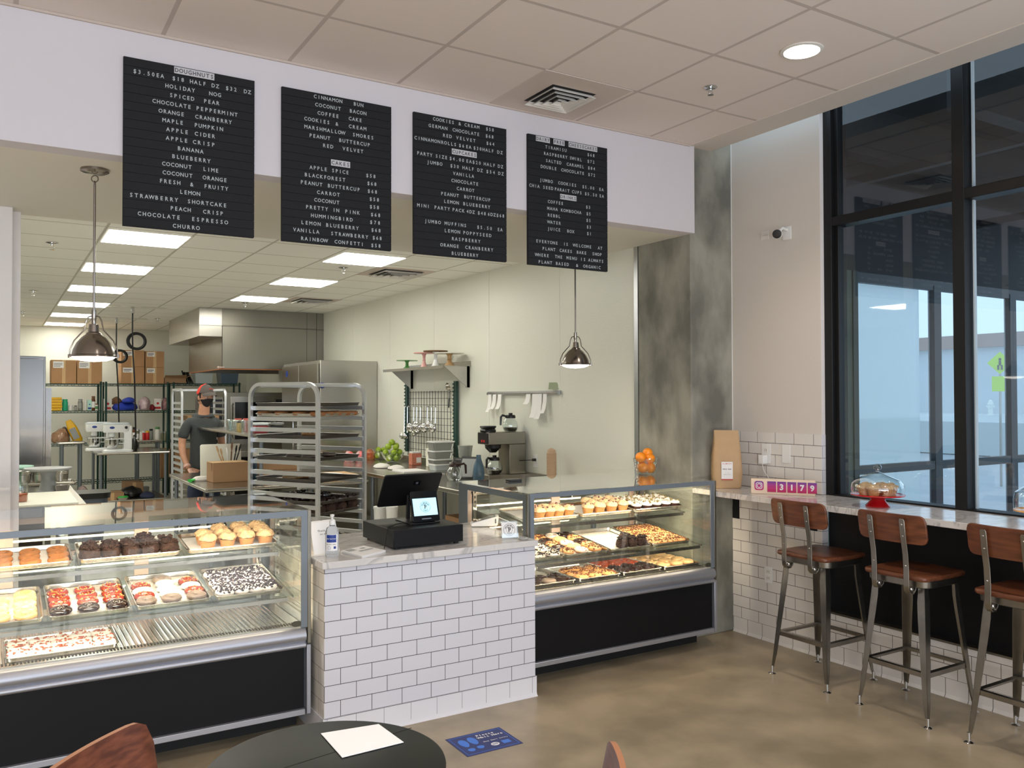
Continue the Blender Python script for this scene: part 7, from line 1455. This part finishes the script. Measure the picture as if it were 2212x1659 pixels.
for s_ in (-1, 1):
    b = MB(); b.sphere((s_*.031, -.0770, -.004), .0125, 16, 10, (1.15, .8, .48)); e = b.build('eye', 'eye_white', head); b = MB(); b.sphere((s_*.031, -.0860, -.004), .0052, 12, 8, (1, .5, .95)); b.build('iris', 'eye_dark', e)
    b = MB(); b.tube([(s_*.014, -.096, .018), (s_*.032, -.0965, .024), (s_*.052, -.086, .018)], [.003, .004, .002], 8); b.build('eyebrow', 'hair', head)
    b = MB(); b.sphere((s_*.078, .008, -.012), .030, 14, 10, (.28, .62, 1)); b.build('ear', 'skin', head)
    b = MB(); b.tube([(s_*.066, -.055, -.012), (s_*.078, -.015, .012), (s_*.084, .014, .010), (s_*.080, .020, -.015)], .0022, 6); b.tube([(s_*.055, -.058, -.075), (s_*.074, -.01, -.040), (s_*.080, .016, -.020)], .0022, 6); b.build('mask_loop', 'mask_black', head)
def shell(cond, k, m, name, parent, off=(0, 0, 0)):
    bm = bmesh.new(); bm.from_mesh(head.data); bmesh.ops.delete(bm, geom=[f for f in bm.faces if not cond(f.calc_center_median())], context='FACES'); 
    for v in bm.verts: v.co = Vector((v.co.x*k[0], v.co.y*k[1], v.co.z*k[2]))+Vector(off)
    r = bmesh.ops.solidify(bm, geom=bm.faces[:], thickness=.002); m_ = bpy.data.meshes.new(name); bm.to_mesh(m_); bm.free(); m_.materials.clear(); m_.materials.append(MATS[m]); m_.polygons.foreach_set('use_smooth', [True]*len(m_.polygons)); return inst(m_, name, parent)
shell(lambda c: c.y < -.022 and -.13 < c.z < -.016-.30*max(0, abs(c.x)-.02) and c.z > -.112+.55*max(0, .0-.045-c.y*-1+0.0 if c.y > -.05 else 0), (1.06, 1.07, 1.03), 'mask_black', 'face_mask', head, (0, -.004, 0))
shell(lambda c: c.z > -.055 and c.y > .005 and c.z < .06 or (c.z > -.02 and abs(c.x) > .062 and c.y > -.03 and c.z < .06), (1.03, 1.03, 1.0), 'hair', 'hair', head)
cap_ = bpy.data.objects.new('cap', None)
def capshell(cond, m, name, parent): return shell(cond, (1.13, 1.12, 1.10), m, name, parent, (0, .004, .008))
cp_ = capshell(lambda c: c.z > .030 and c.y < -.012, 'cap_grey', 'cap_front', head); capshell(lambda c: c.z > .020 and c.y >= -.012, 'cap_red', 'cap_back', cp_)
b = MB(); vs = []; nn = 14
for j in range(5):
    rr_ = j/4
    for i in range(nn+1): a = radians(200+140*i/nn); vs.append(((.082+.004*rr_)*cos(a), -.008+(.100+.078*rr_)*sin(a), .044-.030*rr_**1.4+.012*cos(2*(a-radians(270)))))
fs = [(j*(nn+1)+i, j*(nn+1)+i+1, (j+1)*(nn+1)+i+1, (j+1)*(nn+1)+i) for j in range(4) for i in range(nn)]; b.add(vs, fs); b.add([(x, y, z-.003) for x, y, z in vs], fs); b.build('brim', 'cap_grey', cp_, ang=60)
b = MB(); b.sphere((0, .005, .144), .006, 10, 6); b.build('cap_button', 'cap_red', cp_)
b = MB(); b.tube([(-.03, -.106, .085), (-.01, -.108, .094), (.012, -.108, .090), (.03, -.105, .084)], .004, 6, flat=(1, .8)); b.build('cap_emblem', 'cap_red', cp_)
for z_, x_ in ((-.045, .022), (-.052, -.030), (-.078, .03), (-.07, 0), (-.088, -.02)):
    pass
# tidy: every top-level mesh or empty left without the three properties is part of the setting
bpy.context.view_layer.update()
